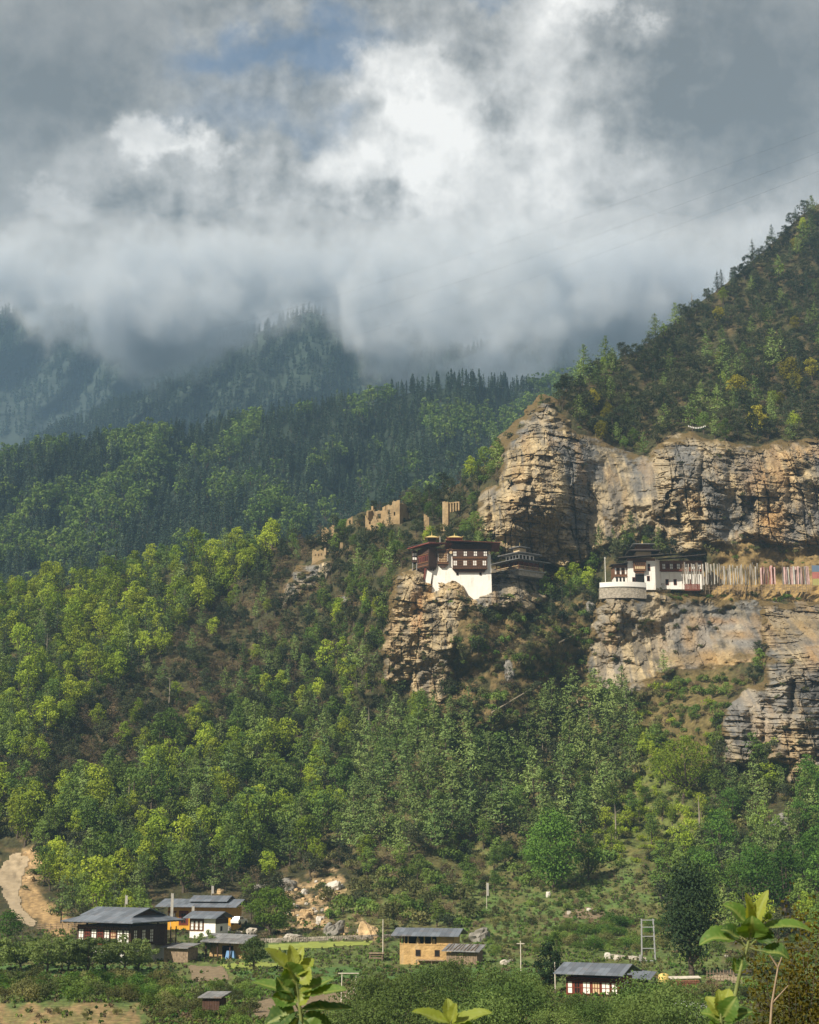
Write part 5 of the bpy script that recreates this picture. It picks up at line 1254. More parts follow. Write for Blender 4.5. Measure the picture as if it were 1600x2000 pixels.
    b = MB(); b.frustum(c - 4.4, c + 4.4, yy - 4, yy + 4, Z(1075), Z(1075) + .15, 0, 0); b.frustum(c - 4.4, c + 4.4, yy - 4, yy + 4, Z(1075) + .153, Z(1070), 2, 2); b.build('lantern_roof', MT['shingle'], ln)
    b = MB(); b.box(c - 2, c + 2, yy - 1.8, yy + 1.8, Z(1071), Z(1061)); up = b.build('upper_lantern', MT['brown'], ln)
    b = MB()
    for t in np.linspace(c - 2.3, c + 2.3, 7): b.box(t - .06, t + .06, yy - 2.2, yy - 2.1, Z(1070), Z(1066))
    b.box(c - 2.4, c + 2.4, yy - 2.2, yy - 2.1, Z(1066), Z(1066) + .1); b.build('railing', MT['timber'], up)
    b = MB(); b.frustum(c - 3.1, c + 3.1, yy - 3, yy + 3, Z(1061), Z(1061) + .13, 0, 0); b.frustum(c - 3.1, c + 3.1, yy - 3, yy + 3, Z(1061) + .133, Z(1057.5), 1.6, 1.6); b.build('upper_lantern_roof', MT['tinold'], up)
    b = MB(); b.bar((c, yy, Z(1058)), (c, yy, Z(1054)), .3, 8, .15); b.bar((c, yy, Z(1054)), (c, yy, Z(1049)), .1, 6, .03); b.build('finial', MT['gold'], up)
    # curved terrace wall in front
    t = thing('terrace_wall', 'curved stone terrace wall with white parapet before the right temple', 'wall', at(1216, 1147, 419))
    kk = 419 / FPX
    us = np.linspace(1171, 1263, 15)
    def arc(z0, z1, out, th):
        b = MB()
        for a, c_ in zip(us[:-1], us[1:]):
            ya = -1.7 * (1 - ((a - 1217) / 46) ** 2) - out; yc = -1.7 * (1 - ((c_ - 1217) / 46) ** 2) - out
            xa, xc = (a - 1216) * kk, (c_ - 1216) * kk
            b.hexa([(xa, ya, z0), (xc, yc, z0), (xc, yc + th, z0), (xa, ya + th, z0)], [(xa, ya, z1), (xc, yc, z1), (xc, yc + th, z1), (xa, ya + th, z1)])
        return b
    arc(-.1, 1.25, .25, .5).build('parapet', MT['panel'], t); arc(-3.2, -.103, 0, 2.0).build('stonework', MT['stone'], t)
    p = thing('white_pole', 'tall white pole at the left end of the terrace wall', 'pole', at(1183, 1138, 419)); MB().bar((0, 0, -.5), (0, 0, 7.2), .1, 8, .07).build('pole', MT['white'], p); MB().bar((-.25, 0, 6.9), (.25, 0, 6.9), .06).build('lamp_arm', MT['white'], p)

# ---- ruins on the ridge
def ruin_wall(mb, x0, x1, y0, y1, prof, holes=(), zb=-2.5, n=14, jag=.25, rng=None):
    """ragged wall along x, with through openings"""
    xs = sorted(set([x0, x1] + list(np.linspace(x0, x1, n)) + [c for h in holes for c in (h[0], h[1]) if x0 < c < x1]))
    for a, b in zip(xs[:-1], xs[1:]):
        c = (a + b) / 2; top = prof(c) + R5.uniform(-jag, jag); z = zb
        for (ha, hb, h0, h1) in sorted([h for h in holes if h[0] <= c <= h[1]], key=lambda q: q[2]):
            if h0 > z: mb.box(a, b, y0, y1, z, min(h0, top))
            z = h1
        if z < top: mb.box(a, b, y0, y1, z, top)
def rot_mesh(o, rz):
    o.rotation_euler = (0, 0, rz); return o
def ruins():
    k = 490 / FPX
    r = thing('ruined_fort', 'tallest ruined fort of tan rammed earth with broken walls on the ridge', 'ruin', G(750, 1027), math.radians(-20)); r.scale = (.88,) * 3
    b = MB(); ruin_wall(b, -6, 1.0, -.4, .4, lambda x: 8.0 if x < -5.2 else (6.4 + (1.4 if -1.6 < x < -.8 else 0)), [(-3.6, -2.3, 3.4, 5.2), (-5.3, -4.7, .5, 1.5)]); b.build('rear_wall', MT['mudruin'], r).location.y = 3.2
    b = MB(); ruin_wall(b, 1.0, 6.4, -.4, .4, lambda x: 8.6 if x > 3.4 else 7.2, [(4.1, 4.7, 3.2, 4.6), (1.8, 2.6, 4.0, 5.6)]); b.build('front_wall', MT['mudruin'], r).location.y = -.6
    b = MB(); ruin_wall(b, -3.6, 4.2, -.4, .4, lambda x: 8.4 - .25 * abs(x), []); o = b.build('side_wall', MT['mudruin'], r); o.rotation_euler.z = math.radians(90); o.location = (6.35, 3.3, 0)
    b = MB(); ruin_wall(b, -3.8, 0, -.4, .4, lambda x: 6.2 + .4 * x, [(-2.4, -1.6, 2.6, 4.2)]); o = b.build('inner_wall', MT['mudruin'], r); o.rotation_euler.z = math.radians(90); o.location = (1.1, 3.0, 0)
    b = MB(); ruin_wall(b, -6, -.5, -.4, .4, lambda x: 2.2 + 1.2 * math.sin(x * 1.9), [(-4.6, -3.9, .3, 1.2)]); b.build('low_wall', MT['mudruin'], r).location.y = -2.6
    b = MB(); ruin_wall(b, -4, 3, -.4, .4, lambda x: 6.6 + .3 * x, []); o = b.build('side_wall', MT['mudruin'], r); o.rotation_euler.z = math.radians(90); o.location = (-5.9, 2.6, 0)
    r = thing('ruined_tower', 'thin ruined tower wall standing above the monastery roof', 'ruin', G(873, 1036), math.radians(-24))
    b = MB(); ruin_wall(b, -1.2, .7, -.6, .6, lambda x: 8.8, [], n=5); b.build('tower_wall', MT['mudruin'], r)
    b = MB()
    for x in (1.2, 2.1, 3.0, 3.9): b.box(x, x + .4, -.4, .3, 5.4 + .1 * x, 8.3)
    b.box(.7, 4.3, -.35, .25, 8.3, 8.6); b.build('window_pier', MT['mudruin'], r)
    b = MB(); ruin_wall(b, -3.2, -1.2, -.4, .4, lambda x: 3.2 + x, [], n=5); b.build('low_wall', MT['mudruin'], r)
    r = thing('ruin_stub', 'small broken ruin stub left of the thin ruined tower', 'ruin', G(833, 1036)); b = MB(); ruin_wall(b, -.8, .8, -.4, .4, lambda x: 4.6 - 1.2 * x, [], n=4); b.build('wall', MT['mudruin'], r)
    r = thing('ruined_gatehouse', 'overgrown yellow ruin with two openings left of the fort', 'ruin', G(645, 1048), math.radians(-12)); r.scale = (.68,) * 3
    b = MB(); ruin_wall(b, -4.2, 4.0, -.4, .4, lambda x: 4.6 + .8 * math.sin(x * 1.3) - (1.2 if x < -3 else 0), [(-.4, .5, 1.0, 3.0), (2.2, 2.9, 2, 3)]); b.build('front_wall', MT['mudruin'], r)
    b = MB(); ruin_wall(b, -2, 2, -.4, .4, lambda x: 3.6 + .4 * x, []); o = b.build('side_wall', MT['mudruin'], r); o.rotation_euler.z = math.radians(90); o.location = (3.9, 2.5, 0)
    r = thing('ruined_hut', 'lone dark topped ruin between gatehouse and fort', 'ruin', G(683, 1024), math.radians(-10)); r.scale = (.6,) * 3
    b = MB(); ruin_wall(b, -1.7, 1.7, -.4, .4, lambda x: 3.4 + .5 * x, [(-.3, .5, .2, 2.1)], n=7); b.build('wall', MT['mudruin'], r)
    r = thing('square_ruin', 'square orange ruin with a row of slit windows on the crag', 'ruin', G(624, 1094), math.radians(-10)); r.scale = (.82,) * 3
    b = MB(); ruin_wall(b, -2.9, 2.7, -.4, .4, lambda x: 3.9 + (.5 if abs(x) > 2 else 0) + .3 * math.sin(3 * x), [(-1.6, -1.3, 1.6, 2.5), (-.4, -.05, 1.5, 2.4), (.8, 1.1, 1.7, 2.6)]); b.build('front_wall', MT['mudruin'], r)
    b = MB(); ruin_wall(b, -2, 2, -.4, .4, lambda x: 3.7 + .2 * x, []); o = b.build('side_wall', MT['mudruin'], r); o.rotation_euler.z = math.radians(90); o.location = (2.65, 2.4, 0)
    r = thing('ruin_pillar', 'single leaning ruin pillar right of the square ruin', 'ruin', G(667, 1078)); b = MB(); b.frustum(-.55, .55, -.5, .5, -1.5, 3.0, .12, .1); b.build('pillar', MT['mudruin'], r)
long_farmhouse(); orange_house(); shed_things(); red_farmhouse(); monastery(); small_temple(); right_temple(); ruins()
# ---------------------------------------------------------------- fields, road and paths: thin sheets on the ground
def patch(name, label, poly, mat, lift=0.07, step=3.0, wig=3.0, col=None):
    pu = [p[0] for p in poly]; pv = [p[1] for p in poly]
    U, Vv = np.meshgrid(np.arange(min(pu) - 4, max(pu) + 4, step), np.arange(max(pv) + 4, min(pv) - 4, -step * .6))
    sd = sdist(U + wig * fbm(U / 14, Vv / 8, 1, 2, 401), Vv + wig * .5 * fbm(U / 14, Vv / 8, 5, 2, 402), poly)
    Pp = G(U, Vv, lift); F = grid_faces(*U.shape); F = F[(sd.ravel()[F] > 0).all(1)]
    o = mesh_from(name, Pp, F, mat, True, None, 'structure'); o['label'] = label
    return o
patch('dirt_road', 'pale dirt road climbing at the left edge', [(22, 1668), (56, 1664), (60, 1680), (46, 1712), (40, 1745), (46, 1775), (72, 1800), (64, 1814), (30, 1797), (12, 1768), (2, 1740), (-8, 1715), (4, 1685)], MT['dirt'], .12)
patch('field', 'mown yellow green strip beside the round tree', [(425, 1884), (480, 1878), (560, 1882), (565, 1893), (440, 1893)], MT['grassf'])
patch('field', 'mown yellow green terrace before the stone wall', [(522, 1845), (640, 1839), (730, 1838), (724, 1848), (560, 1856), (522, 1856)], MT['grassf'])
patch('field', 'bare tilled plot below the sheds', [(366, 1886), (436, 1886), (452, 1916), (372, 1918)], MT['soil'])
patch('field', 'grass floor of the orchard', [(-60, 1884), (290, 1888), (350, 1896), (250, 1914), (-60, 1912)], MT['crop'])
patch('field', 'dark green vegetable field behind the leafy shoot', [(452, 1897), (620, 1890), (760, 1888), (700, 1908), (640, 1924), (470, 1914)], MT['crop'])
patch('field', 'green vegetable field before the mud barn', [(770, 1893), (950, 1890), (1080, 1890), (1060, 1912), (900, 1918), (720, 1914)], MT['crop'])
patch('field', 'brown tilled plot around the wooden pole frame', [(480, 1962), (560, 1942), (700, 1932), (716, 1952), (640, 1972), (500, 1992)], MT['soil'])
patch('field', 'stony brown plot on the open hillside', [(1095, 1782), (1150, 1770), (1185, 1782), (1180, 1795), (1105, 1797)], MT['soil'])
patch('path', 'pale track behind the tall leafy shoot', [(1380, 1912), (1405, 1898), (1462, 1893), (1475, 1898), (1440, 1908), (1470, 1922), (1440, 1925), (1400, 1916)], MT['dirt'])

# ---------------------------------------------------------------- more plants near the farms
LM['orchard'] = leaf_mat('orchard_leaves', (0.10, 0.15, 0.05), (0.19, 0.24, 0.08), 0.35)
LM['cypress'] = leaf_mat('cypress_leaves', (0.022, 0.042, 0.020), (0.045, 0.070, 0.030), 0.2)
LM['rust'] = leaf_mat('rusty_leaves', (0.065, 0.072, 0.016), (0.20, 0.145, 0.025), 0.35)
add('orchard', 'orchard_tree', leafy_shape, 'orchard', 4.2, 4, w=1.25, base=.22, clumps=44, per=90, size=.21, top=.3)
add('round', 'round_tree', leafy_shape, 'orchard', 4.6, 1, w=1.15, base=.22, clumps=40, per=70, size=.24, top=.3)
add('willow', 'willow_bush', shrub_shape, 'willow', 4.4, 4, w=1.5, clumps=34, per=110, size=.20, kind='foliage', trunk_name='stems')
add('hedge', 'hedge_shrub', shrub_shape, 'olive', 2.2, 3, w=1.6, clumps=16, per=80, size=.17, kind='foliage', trunk_name='stems')
add('hedgegreen', 'hedge_shrub', shrub_shape, 'mid', 2.2, 3, w=1.6, clumps=16, per=80, size=.17, kind='foliage', trunk_name='stems')
add('hedgedark', 'hedge_shrub', shrub_shape, 'lush', 2.2, 2, w=1.6, clumps=16, per=80, size=.17, kind='foliage', trunk_name='stems')
add('cypress', 'cypress_tree', leafy_shape, 'cypress', 14, 1, w=.40, base=.10, clumps=60, per=110, size=.34, gap=.6)
add('cypressd', 'cypress_tree', leafy_shape, 'cypress', 5, 1, w=.6, base=.02, clumps=30, per=80, size=.22, gap=.6)
add('poplar', 'poplar_tree', leafy_shape, 'bright', 9, 1, w=.28, base=.1, clumps=18, per=60, size=.36)
add('airy', 'broadleaf_tree', leafy_shape, 'bright', 17, 1, w=.9, base=.22, clumps=60, per=80, size=.42, limbs=14, gap=1.1)
LM['fresh'] = leaf_mat('fresh_leaves', (0.095, 0.17, 0.03), (0.17, 0.25, 0.045), 0.35)
add('walnut', 'broadleaf_tree', leafy_shape, 'fresh', 8.8, 1, w=1.05, base=.14, clumps=60, per=80, size=.34, limbs=8)
add('biglush', 'broadleaf_tree', leafy_shape, 'lush', 16, 1, w=.72, base=.1, clumps=90, per=80, size=.46, limbs=8)
def one(key, u, v, h, label, cat, group=None, i=0, squash=1.0, d=None):
    p = G(u, v) if d is None else at(u, v, d)
    return P[key][i % len(P[key])].place(p, h, R5.uniform(0, 6.28), label, cat, group, True, squash)
# orchard on the left
for k, (u, v, h, lb) in enumerate(((-14, 1903, 4.4, 'grey green orchard tree cut by the left photo edge'), (40, 1896, 4.5, 'orchard tree at the left end of the orchard row'), (92, 1902, 4.6, 'orchard tree with forked trunk below the farmhouse left corner'), (133, 1896, 4.2, 'orchard tree before the left windows of the long farmhouse'),
                                   (172, 1902, 4.3, 'orchard tree before the middle of the long farmhouse'), (205, 1898, 4.4, 'broad orchard tree before the white farmhouse base'), (243, 1903, 4.6, 'largest orchard tree, under the farmhouse front corner'), (270, 1898, 4.0, 'orchard tree at the right end of the row'))):
    one('orchard', u, v, h * 1.08, lb, 'fruit tree', 'orchard trees below the farmhouse', k, squash=1.15)
one('round', 495, 1893, 4.2, 'round low fruit tree standing alone on the mown strip', 'fruit tree')
one('orchard', 402, 1872, 4.0, 'grey green fruit tree between the two sheds', 'fruit tree', None, 2, .8)
one('lush', 16, 1842, 5.4, 'dark green round tree by the foot of the dirt road', 'broadleaf tree', None, 1, 1.5)
one('walnut', 527, 1828, 8.6, 'broad fresh green tree right of the orange house', 'broadleaf tree')
one('cypress', 1352, 1908, 14.6, 'tall dark weeping cypress above the red farmhouse', 'cypress')
one('cypressd', 1074, 1938, 5.6, 'small dark cypress left of the red farmhouse', 'cypress')
one('mid', 1085, 1890, 5.0, 'light young tree above the small dark cypress', 'broadleaf tree', None, 1, .7)
one('poplar', 466, 1532, 9, 'slim bright poplar rising from the oaks', 'poplar')
one('biglush', 1082, 1742, 16, 'big rounded tree with lush crown above the open hillside', 'broadleaf tree')
one('lush', 1150, 1722, 10, 'narrow lush tree right of the big rounded tree', 'broadleaf tree', None, 2, .8)
one('airy', 1335, 1568, 15.5, 'tall airy yellow green tree with bare limbs under the bluff', 'broadleaf tree')
one('bright', 182, 1768, 10.5, 'large yellow green tree with thick dark trunk above the long farmhouse', 'broadleaf tree', None, 0, 1.2)
one('bright', 640, 1325, 10.5, 'lone bright tree on the dark slope below the ruins', 'broadleaf tree', None, 1)
one('bright', 380, 1442, 9, 'bright tree alone among oaks on the middle slope', 'broadleaf tree', None, 2)
one('bright', 530, 1462, 8, 'bright tree beside brown scrub on the middle slope', 'broadleaf tree', None, 3, 1.2)
one('gold', 1545, 755, 11.5, 'golden tree on the dark upper hill near the right edge', 'broadleaf tree', None, 0, 1.2)
one('gold', 1440, 790, 11, 'golden tree above the cliff top, right of its middle', 'broadleaf tree', None, 1, 1.2)
one('gold', 1480, 850, 10, 'golden tree on the brink of the upper cliff', 'broadleaf tree', None, 2)
one('pine', 1410, 740, 16, 'tall pale pine on the dark upper hill', 'pine tree', None, 1); one('pine', 1512, 730, 18, 'tallest pale pine near the right edge of the upper hill', 'pine tree', None, 2)
one('pine', 1182, 720, 13, 'pine on the skyline notch, right of two', 'pine tree', None, 3); one('pine', 1140, 735, 12, 'pine on the skyline notch, left of two', 'pine tree', None, 0); one('pine', 1300, 845, 10, 'pale pine standing at the cliff brink gap', 'pine tree', None, 4, 1.2)
one('deep', 1098, 1216, 14, 'slender dark pine with bare trunk below the small temple', 'pine tree', None, 0, .7); one('deep', 1078, 1212, 10, 'shorter dark pine left of the slender one below the temple', 'pine tree', None, 1, .7)
one('oak', 1205, 1098, 7, 'dark oak at the cliff foot left of the ledge temple', 'oak tree', None, 1, .9); one('oak', 1170, 1112, 7.5, 'dark oak behind the tall white pole', 'oak tree', None, 2, .9); one('oak', 1230, 1092, 6.5, 'dark oak right behind the ledge temple roof', 'oak tree', None, 3, .9)
one('greenshrub', 1498, 1064, 3.2, 'bright green shrub under the orange cliff stain', 'shrub', None, 0); one('darkshrub', 1528, 1066, 3.2, 'dark shrub right of the bright one under the orange stain', 'shrub', None, 1)
one('darkshrub', 1325, 905, 3, 'dark shrub growing on the cliff brink', 'shrub', None, 2); one('shrub', 1395, 905, 3.6, 'olive shrub growing on the cliff face', 'shrub', None, 2); one('darkshrub', 985, 1010, 2.4, 'small dark shrub on a cliff step', 'shrub', None, 0)
for k, (kd, u, v, h, lb) in enumerate((('darkshrub', 1046, 818, 3.0, 'dark shrub on the bare summit of the cliff buttress'), ('oak', 1072, 803, 4.5, 'dark oak at the summit of the cliff buttress'), ('shrub', 1022, 838, 2.4, 'olive shrub on the left edge of the buttress summit'), ('pine', 1060, 812, 7.5, 'small pine standing on the buttress summit'),
                                   ('darkshrub', 996, 858, 2.6, 'dark shrub low on the left shoulder of the buttress'), ('oak', 968, 905, 4.5, 'dark oak beside the left edge of the cliff buttress'), ('greenshrub', 950, 940, 3, 'green shrub below the left shoulder of the buttress'), ('brownshrub', 1034, 830, 2, 'dry brown shrub on the buttress summit'))):
    one(kd, u, v, h, lb, LOOK[kd][1], None, k)
# willows along the bottom
wl = [(720, 1995, 5.0), (760, 1965, 4.2), (800, 2015, 5.2), (835, 1950, 4.2), (880, 1935, 4.4), (925, 2000, 4.8), (970, 1962, 4.6), (1010, 2010, 5.0), (1042, 1975, 3.8), (1090, 2020, 2.8), (1130, 1995, 2.9), (1170, 2012, 3.0), (1212, 2000, 3.1), (1272, 1996, 5.0), (1300, 2020, 4.8), (1232, 2040, 3.6), (1020, 1945, 3.6), (700, 2040, 4.4), (865, 2035, 4.2), (960, 2040, 4.4), (1118, 1985, 2.2), (1340, 2035, 4.4)]
ws = ['one', 'two']
names = ['at its left end', 'below the tilled plot', 'behind the low leaf pair', 'under the barn field', 'rising tallest at its back', 'right of the low leaf pair', 'below the utility pole', 'low in the middle of the row', 'left of the small dark cypress foot', 'below the small cypress', 'before the red farmhouse left corner', 'below the red farmhouse', 'before the red farmhouse right corner', 'the tallest, hiding the red farmhouse end', 'left of the white plastic tunnel', 'lowest under the red farmhouse', 'by the foot of the utility pole', 'in the left bottom corner of the row', 'cut by the bottom edge left of its middle', 'cut by the bottom edge at its middle', 'the smallest, left of the red farmhouse base', 'below the white plastic tunnel']
for k, ((u, v, h), nm) in enumerate(zip(wl, names)): one('willow', u, v, h, f'green willow bush of the bottom row, {nm}', 'willow', 'willow bushes along the bottom', k)
# hedges and rough edges of the terraces
R8 = np.random.default_rng(8)
def rough(poly, n, keys, h, where, grp):
    pu = [p[0] for p in poly]; pv = [p[1] for p in poly]; out = []; t = 0
    while len(out) < n and t < n * 60:
        t += 1; u, v = R8.uniform(min(pu), max(pu)), R8.uniform(min(pv), max(pv))
        if sdist(np.array([u]), np.array([v]), poly)[0] < 0 or any((u - a) ** 2 + (2 * (v - b)) ** 2 < 9 ** 2 for a, b in out): continue
        out.append((u, v)); k = keys[int(R8.integers(len(keys)))]
        one(k, u, v, R8.uniform(*h), f'low {dict(hedge="olive", hedgegreen="green", hedgedark="dark green", brownshrub="brown", shrub="olive", greenshrub="green")[k]} bush {where}', 'bush', grp, int(R8.integers(3)))
rough([(-20, 1975), (285, 1970), (285, 1990), (-20, 1998)], 7, ['hedge', 'brownshrub'], (.5, 1.0), 'on the ochre earth bank', 'bushes on the ochre bank')
rough([(-20, 1922), (250, 1918), (340, 1910), (350, 1950), (250, 1962), (-20, 1955)], 50, ['hedge', 'hedgegreen', 'hedgedark', 'hedge'], (1.4, 2.6), 'on the bank below the orchard', 'bushes on the bank below the orchard')
rough([(285, 1935), (480, 1925), (520, 1960), (480, 2010), (290, 2010)], 30, ['hedge', 'hedgegreen'], (1.0, 2.0), 'around the stilt hut', 'bushes around the stilt hut')
rough([(600, 1912), (1010, 1915), (1000, 1932), (760, 1950), (700, 1928)], 22, ['hedge', 'hedgegreen', 'brownshrub'], (.7, 1.5), 'on the terrace edge above the willows', 'bushes on the terrace edge')
rough([(1100, 1800), (1300, 1800), (1310, 1850), (1200, 1868), (1070, 1840)], 46, ['hedgedark', 'hedge', 'hedgegreen'], (1.2, 2.4), 'on the slope left of the steel frame', 'bushes left of the steel frame')
rough([(1370, 1830), (1640, 1800), (1640, 1890), (1480, 1890), (1380, 1885)], 34, ['hedge', 'brownshrub', 'hedgegreen'], (1.0, 2.2), 'on the rubble slope right of the cypress', 'bushes right of the cypress')
rough([(1330, 1935), (1480, 1915), (1640, 1900), (1640, 2020), (1340, 2020)], 40, ['hedge', 'hedge', 'hedgegreen', 'brownshrub'], (1.0, 2.0), 'in the lower right corner', 'bushes in the lower right corner')
rough([(780, 1840), (800, 1828), (1060, 1835), (1060, 1870), (960, 1872), (950, 1846)], 22, ['hedge', 'hedgegreen'], (.6, 1.4), 'behind the mud barn', 'bushes behind the mud barn')
rough([(1290, 1115), (1340, 1155), (1590, 1168), (1590, 1178), (1300, 1176), (1265, 1160)], 40, ['shrub', 'brownshrub', 'greenshrub'], (1.0, 2.2), 'on the rim below the prayer flags', 'bushes on the rim below the prayer flags')
rough([(845, 1145), (930, 1178), (925, 1195), (880, 1185), (840, 1160)], 16, ['greenshrub', 'shrub'], (1.0, 1.8), 'on the rock below the monastery wall', 'bushes below the monastery wall')

# ---------------------------------------------------------------- stones
import bmesh
def boulder(u, v, wpx, hpx, mat, label, seed, group=None, d=None, sink=.25, tilt=0.0, parent=None):
    p = G(u, v) if d is None else at(u, v, d)
    k = p[1] / FPX * (.82 if wpx > 15 else 1); w, h = wpx * k, hpx * k
    bm = bmesh.new(); bmesh.ops.create_icosphere(bm, subdivisions=3, radius=1.0)
    C = np.array([q.co for q in bm.verts]); f1, f2, c = worley(C[:, 0] * 1.1 + seed * 3.7 + C[:, 2] * .6, C[:, 1] * 1.1 + C[:, 2] * .8 + seed, 500 + seed)
    r = 0.70 + 0.45 * c + 0.24 * fbm(C[:, 0] * 2, C[:, 1] * 2, C[:, 2] * 2 + seed, 3, 510) - .18 * sstep(f2 - f1, .12, 0)
    C = C * r[:, None]
    C = np.sign(C) * np.abs(C) ** 0.75
    for q, co in zip(bm.verts, C): q.co = (co[0] * w * .52, co[1] * w * .42, co[2] * h * .62 + tilt * co[0] * h * .5)
    me = bpy.data.meshes.new('boulder'); bm.to_mesh(me); bm.free(); me.materials.append(MT[mat])
    o = bpy.data.objects.new('boulder', me); COL.objects.link(o); o.location = (p[0], p[1], p[2] + h * (.5 - sink)); o.rotation_euler = (0, 0, R8.uniform(-.5, .5))
    tag(o, label, 'boulder', group); return o
BL = [(652, 1738, 38, 24, 'rockw', 'big white boulder above the scree', .5), (562, 1738, 44, 30, 'rockg', 'grey angular boulder on the scree crest', -.2), (515, 1736, 44, 12, 'rockg', 'long flat grey boulder above the fresh green tree', 0), (594, 1746, 13, 11, 'rockw', 'small white boulder left of the big white one', 0),
      (604, 1788, 26, 18, 'rocko', 'ochre boulder in the middle of the scree', 0), (588, 1800, 20, 14, 'rocko', 'ochre boulder left low in the scree', 0), (624, 1802, 18, 16, 'rockw', 'pale boulder right low in the scree', 0), (570, 1790, 16, 12, 'rocko', 'ochre boulder at the left of the scree', 0),
      (492, 1826, 26, 18, 'rock', 'rounded boulder under the fresh green tree left side', 0), (442, 1822, 24, 18, 'rock', 'rounded boulder before the white annexe', 0), (466, 1826, 16, 10, 'rock', 'smaller boulder between the two rounded ones', 0), (655, 1826, 46, 34, 'rockg', 'tilted grey slab boulder at the scree foot', .9), (640, 1822, 20, 24, 'rockg', 'upright grey boulder beside the tilted slab', .5),
      (572, 1838, 44, 20, 'rock', 'low grey boulder before the stone wall', 0), (722, 1832, 44, 38, 'rocko', 'big tan boulder at the right end of the scree', -.4), (936, 1838, 42, 30, 'rockg', 'large grey boulder behind the plank lean to', .4), (985, 1884, 14, 10, 'rock', 'pale boulder right of the plank lean to', 0), (998, 1880, 12, 8, 'rockg', 'grey boulder left of the utility pole', 0),
      (1166, 1784, 18, 10, 'rockg', 'grey boulder on the brown hillside plot', 0), (1150, 1780, 9, 7, 'rockw', 'tiny white boulder on the brown hillside plot', 0), (1112, 1786, 10, 8, 'rock', 'tiny grey boulder left on the brown plot', 0), (1187, 1872, 16, 15, 'rockw', 'white boulder left of the steel frame', 0), (1205, 1876, 14, 10, 'rock', 'grey boulder right of the white one', 0), (1236, 1874, 22, 10, 'rock', 'low pale boulder before the steel frame', 0),
      (1520, 1622, 52, 40, 'rockg', 'huge grey boulder among trees near the right edge', .3), (1071, 1752, 9, 11, 'rockw', 'lone white boulder high on the open hillside', 0), (1420, 1870, 8, 6, 'rockw', 'tiny white boulder on the rubble slope', 0), (995, 1320, 26, 44, 'rockg', 'dark standing boulder in the scrub below the temple', .2), (1155, 1195, 22, 26, 'rockg', 'overhanging boulder left of the terrace wall foot', 0),
      (705, 1822, 16, 12, 'rock', 'grey boulder left of the big tan one', 0), (608, 1762, 12, 9, 'rocko', 'small ochre boulder high in the scree', 0), (640, 1780, 14, 10, 'rocko', 'small ochre boulder at the right of the scree', 0), (430, 1745, 14, 10, 'rocko', 'small tan boulder above the orange house', 0), (60, 1720, 22, 14, 'rocko', 'ochre boulder beside the dirt road', 0)]
for k, (u, v, w, h, mt, lb, tl) in enumerate(BL): boulder(u, v, w, h, mt, lb, k, tilt=tl)
for k in range(46):
    while True:
        u, v = R8.uniform(545, 700), R8.uniform(1715, 1832)
        if sdist(np.array([u]), np.array([v]), POLY['scree'])[0] > 2: break
    s_ = R8.uniform(4, 10); boulder(u, v, s_, s_ * .7, ['rocko', 'rocko', 'rock', 'rockw'][k % 4], ['ochre stone lying loose in the scree', 'ochre stone lying loose in the scree', 'grey stone lying loose in the scree', 'white stone lying loose in the scree'][k % 4], 50 + k, 'loose stones of the scree')
def stone_wall(u0, v0, u1, v1, label, n, hgt=.9):
    b = MB(); ps = [G(u0 + (u1 - u0) * t, v0 + (v1 - v0) * t) for t in np.linspace(0, 1, n)]; o0 = ps[0]
    for a, c in zip(ps[:-1], ps[1:]):
        for lay in range(3):
            z = lay * hgt / 3; j = lambda: R8.uniform(-.05, .05)
            A, B = a - o0, c - o0
            b.hexa([(A[0] + .02, A[1] - .3 + j(), A[2] + z - .2), (B[0] - .02, B[1] - .3 + j(), B[2] + z - .2), (B[0] - .02, B[1] + .3, B[2] + z - .2), (A[0] + .02, A[1] + .3, A[2] + z - .2)],
                   [(A[0] + .03, A[1] - .27 + j(), A[2] + z + .1 + j()), (B[0] - .03, B[1] - .27 + j(), B[2] + z + .1 + j()), (B[0] - .03, B[1] + .27, B[2] + z + .1), (A[0] + .03, A[1] + .27, A[2] + z + .1)])
    r = thing('stone_wall', label, 'wall', o0); b.build('stonework', MT['stone'], r)
stone_wall(505, 1842, 782, 1832, 'long low dry stone wall behind the mown terrace', 70); stone_wall(1192, 1869, 1262, 1876, 'low pale dry stone wall left of the steel frame', 22, .5)

# ---------------------------------------------------------------- poles, frames, fences
def pole(u, v, h, label, r0=.07, arms=0, flag=None, name='utility_pole', cat='pole', d=None):
    t = thing(name, label, cat, G(u, v) if d is None else at(u, v, d))
    MB().bar((0, 0, -.6), (0, 0, h), r0, 7, r0 * .7).build('pole', MT['pole'], t)
    if arms: MB().bar((-.5, 0, h - .35), (.5, 0, h - .35), .05, 6).build('cross_arm', MT['pole'], t)
    if flag: MB().box(r0, r0 + .35, -.015, .015, h * .55, h - .1).build('flag', MT[flag], t)
pole(748, 1872, 5.9, 'bare pale pole rising by the log crib', .09); pole(1018, 1916, 4.9, 'utility pole with cross arm right of the barn', .08, 1); pole(1085, 1940, 3.5, 'short plain pole beside the small cypress', .08)
pole(951, 1782, 5.6, 'pole with white flag on the open hillside', .06, 0, 'flagw', 'flag_pole', 'flag pole')
t = thing('double_pole', 'pale wooden double pole frame standing in the tilled plot', 'frame', G(681, 1960))
for x in (-.85, .75): MB().bar((x, 0, -.5), (x + .1, 0, 3.3), .06, 6).build('pole', MT['pole'], t)
MB().bar((-1.2, -.08, 3.25), (1.3, -.08, 3.25), .05, 6).build('cross_arm', MT['pole'], t); MB().bar((-.8, -.07, .4), (.7, -.07, 1.7), .04, 6).build('brace', MT['pole'], t)
t = thing('steel_frame', 'tall galvanised ladder like steel frame on the hillside', 'frame', G(1268, 1879))
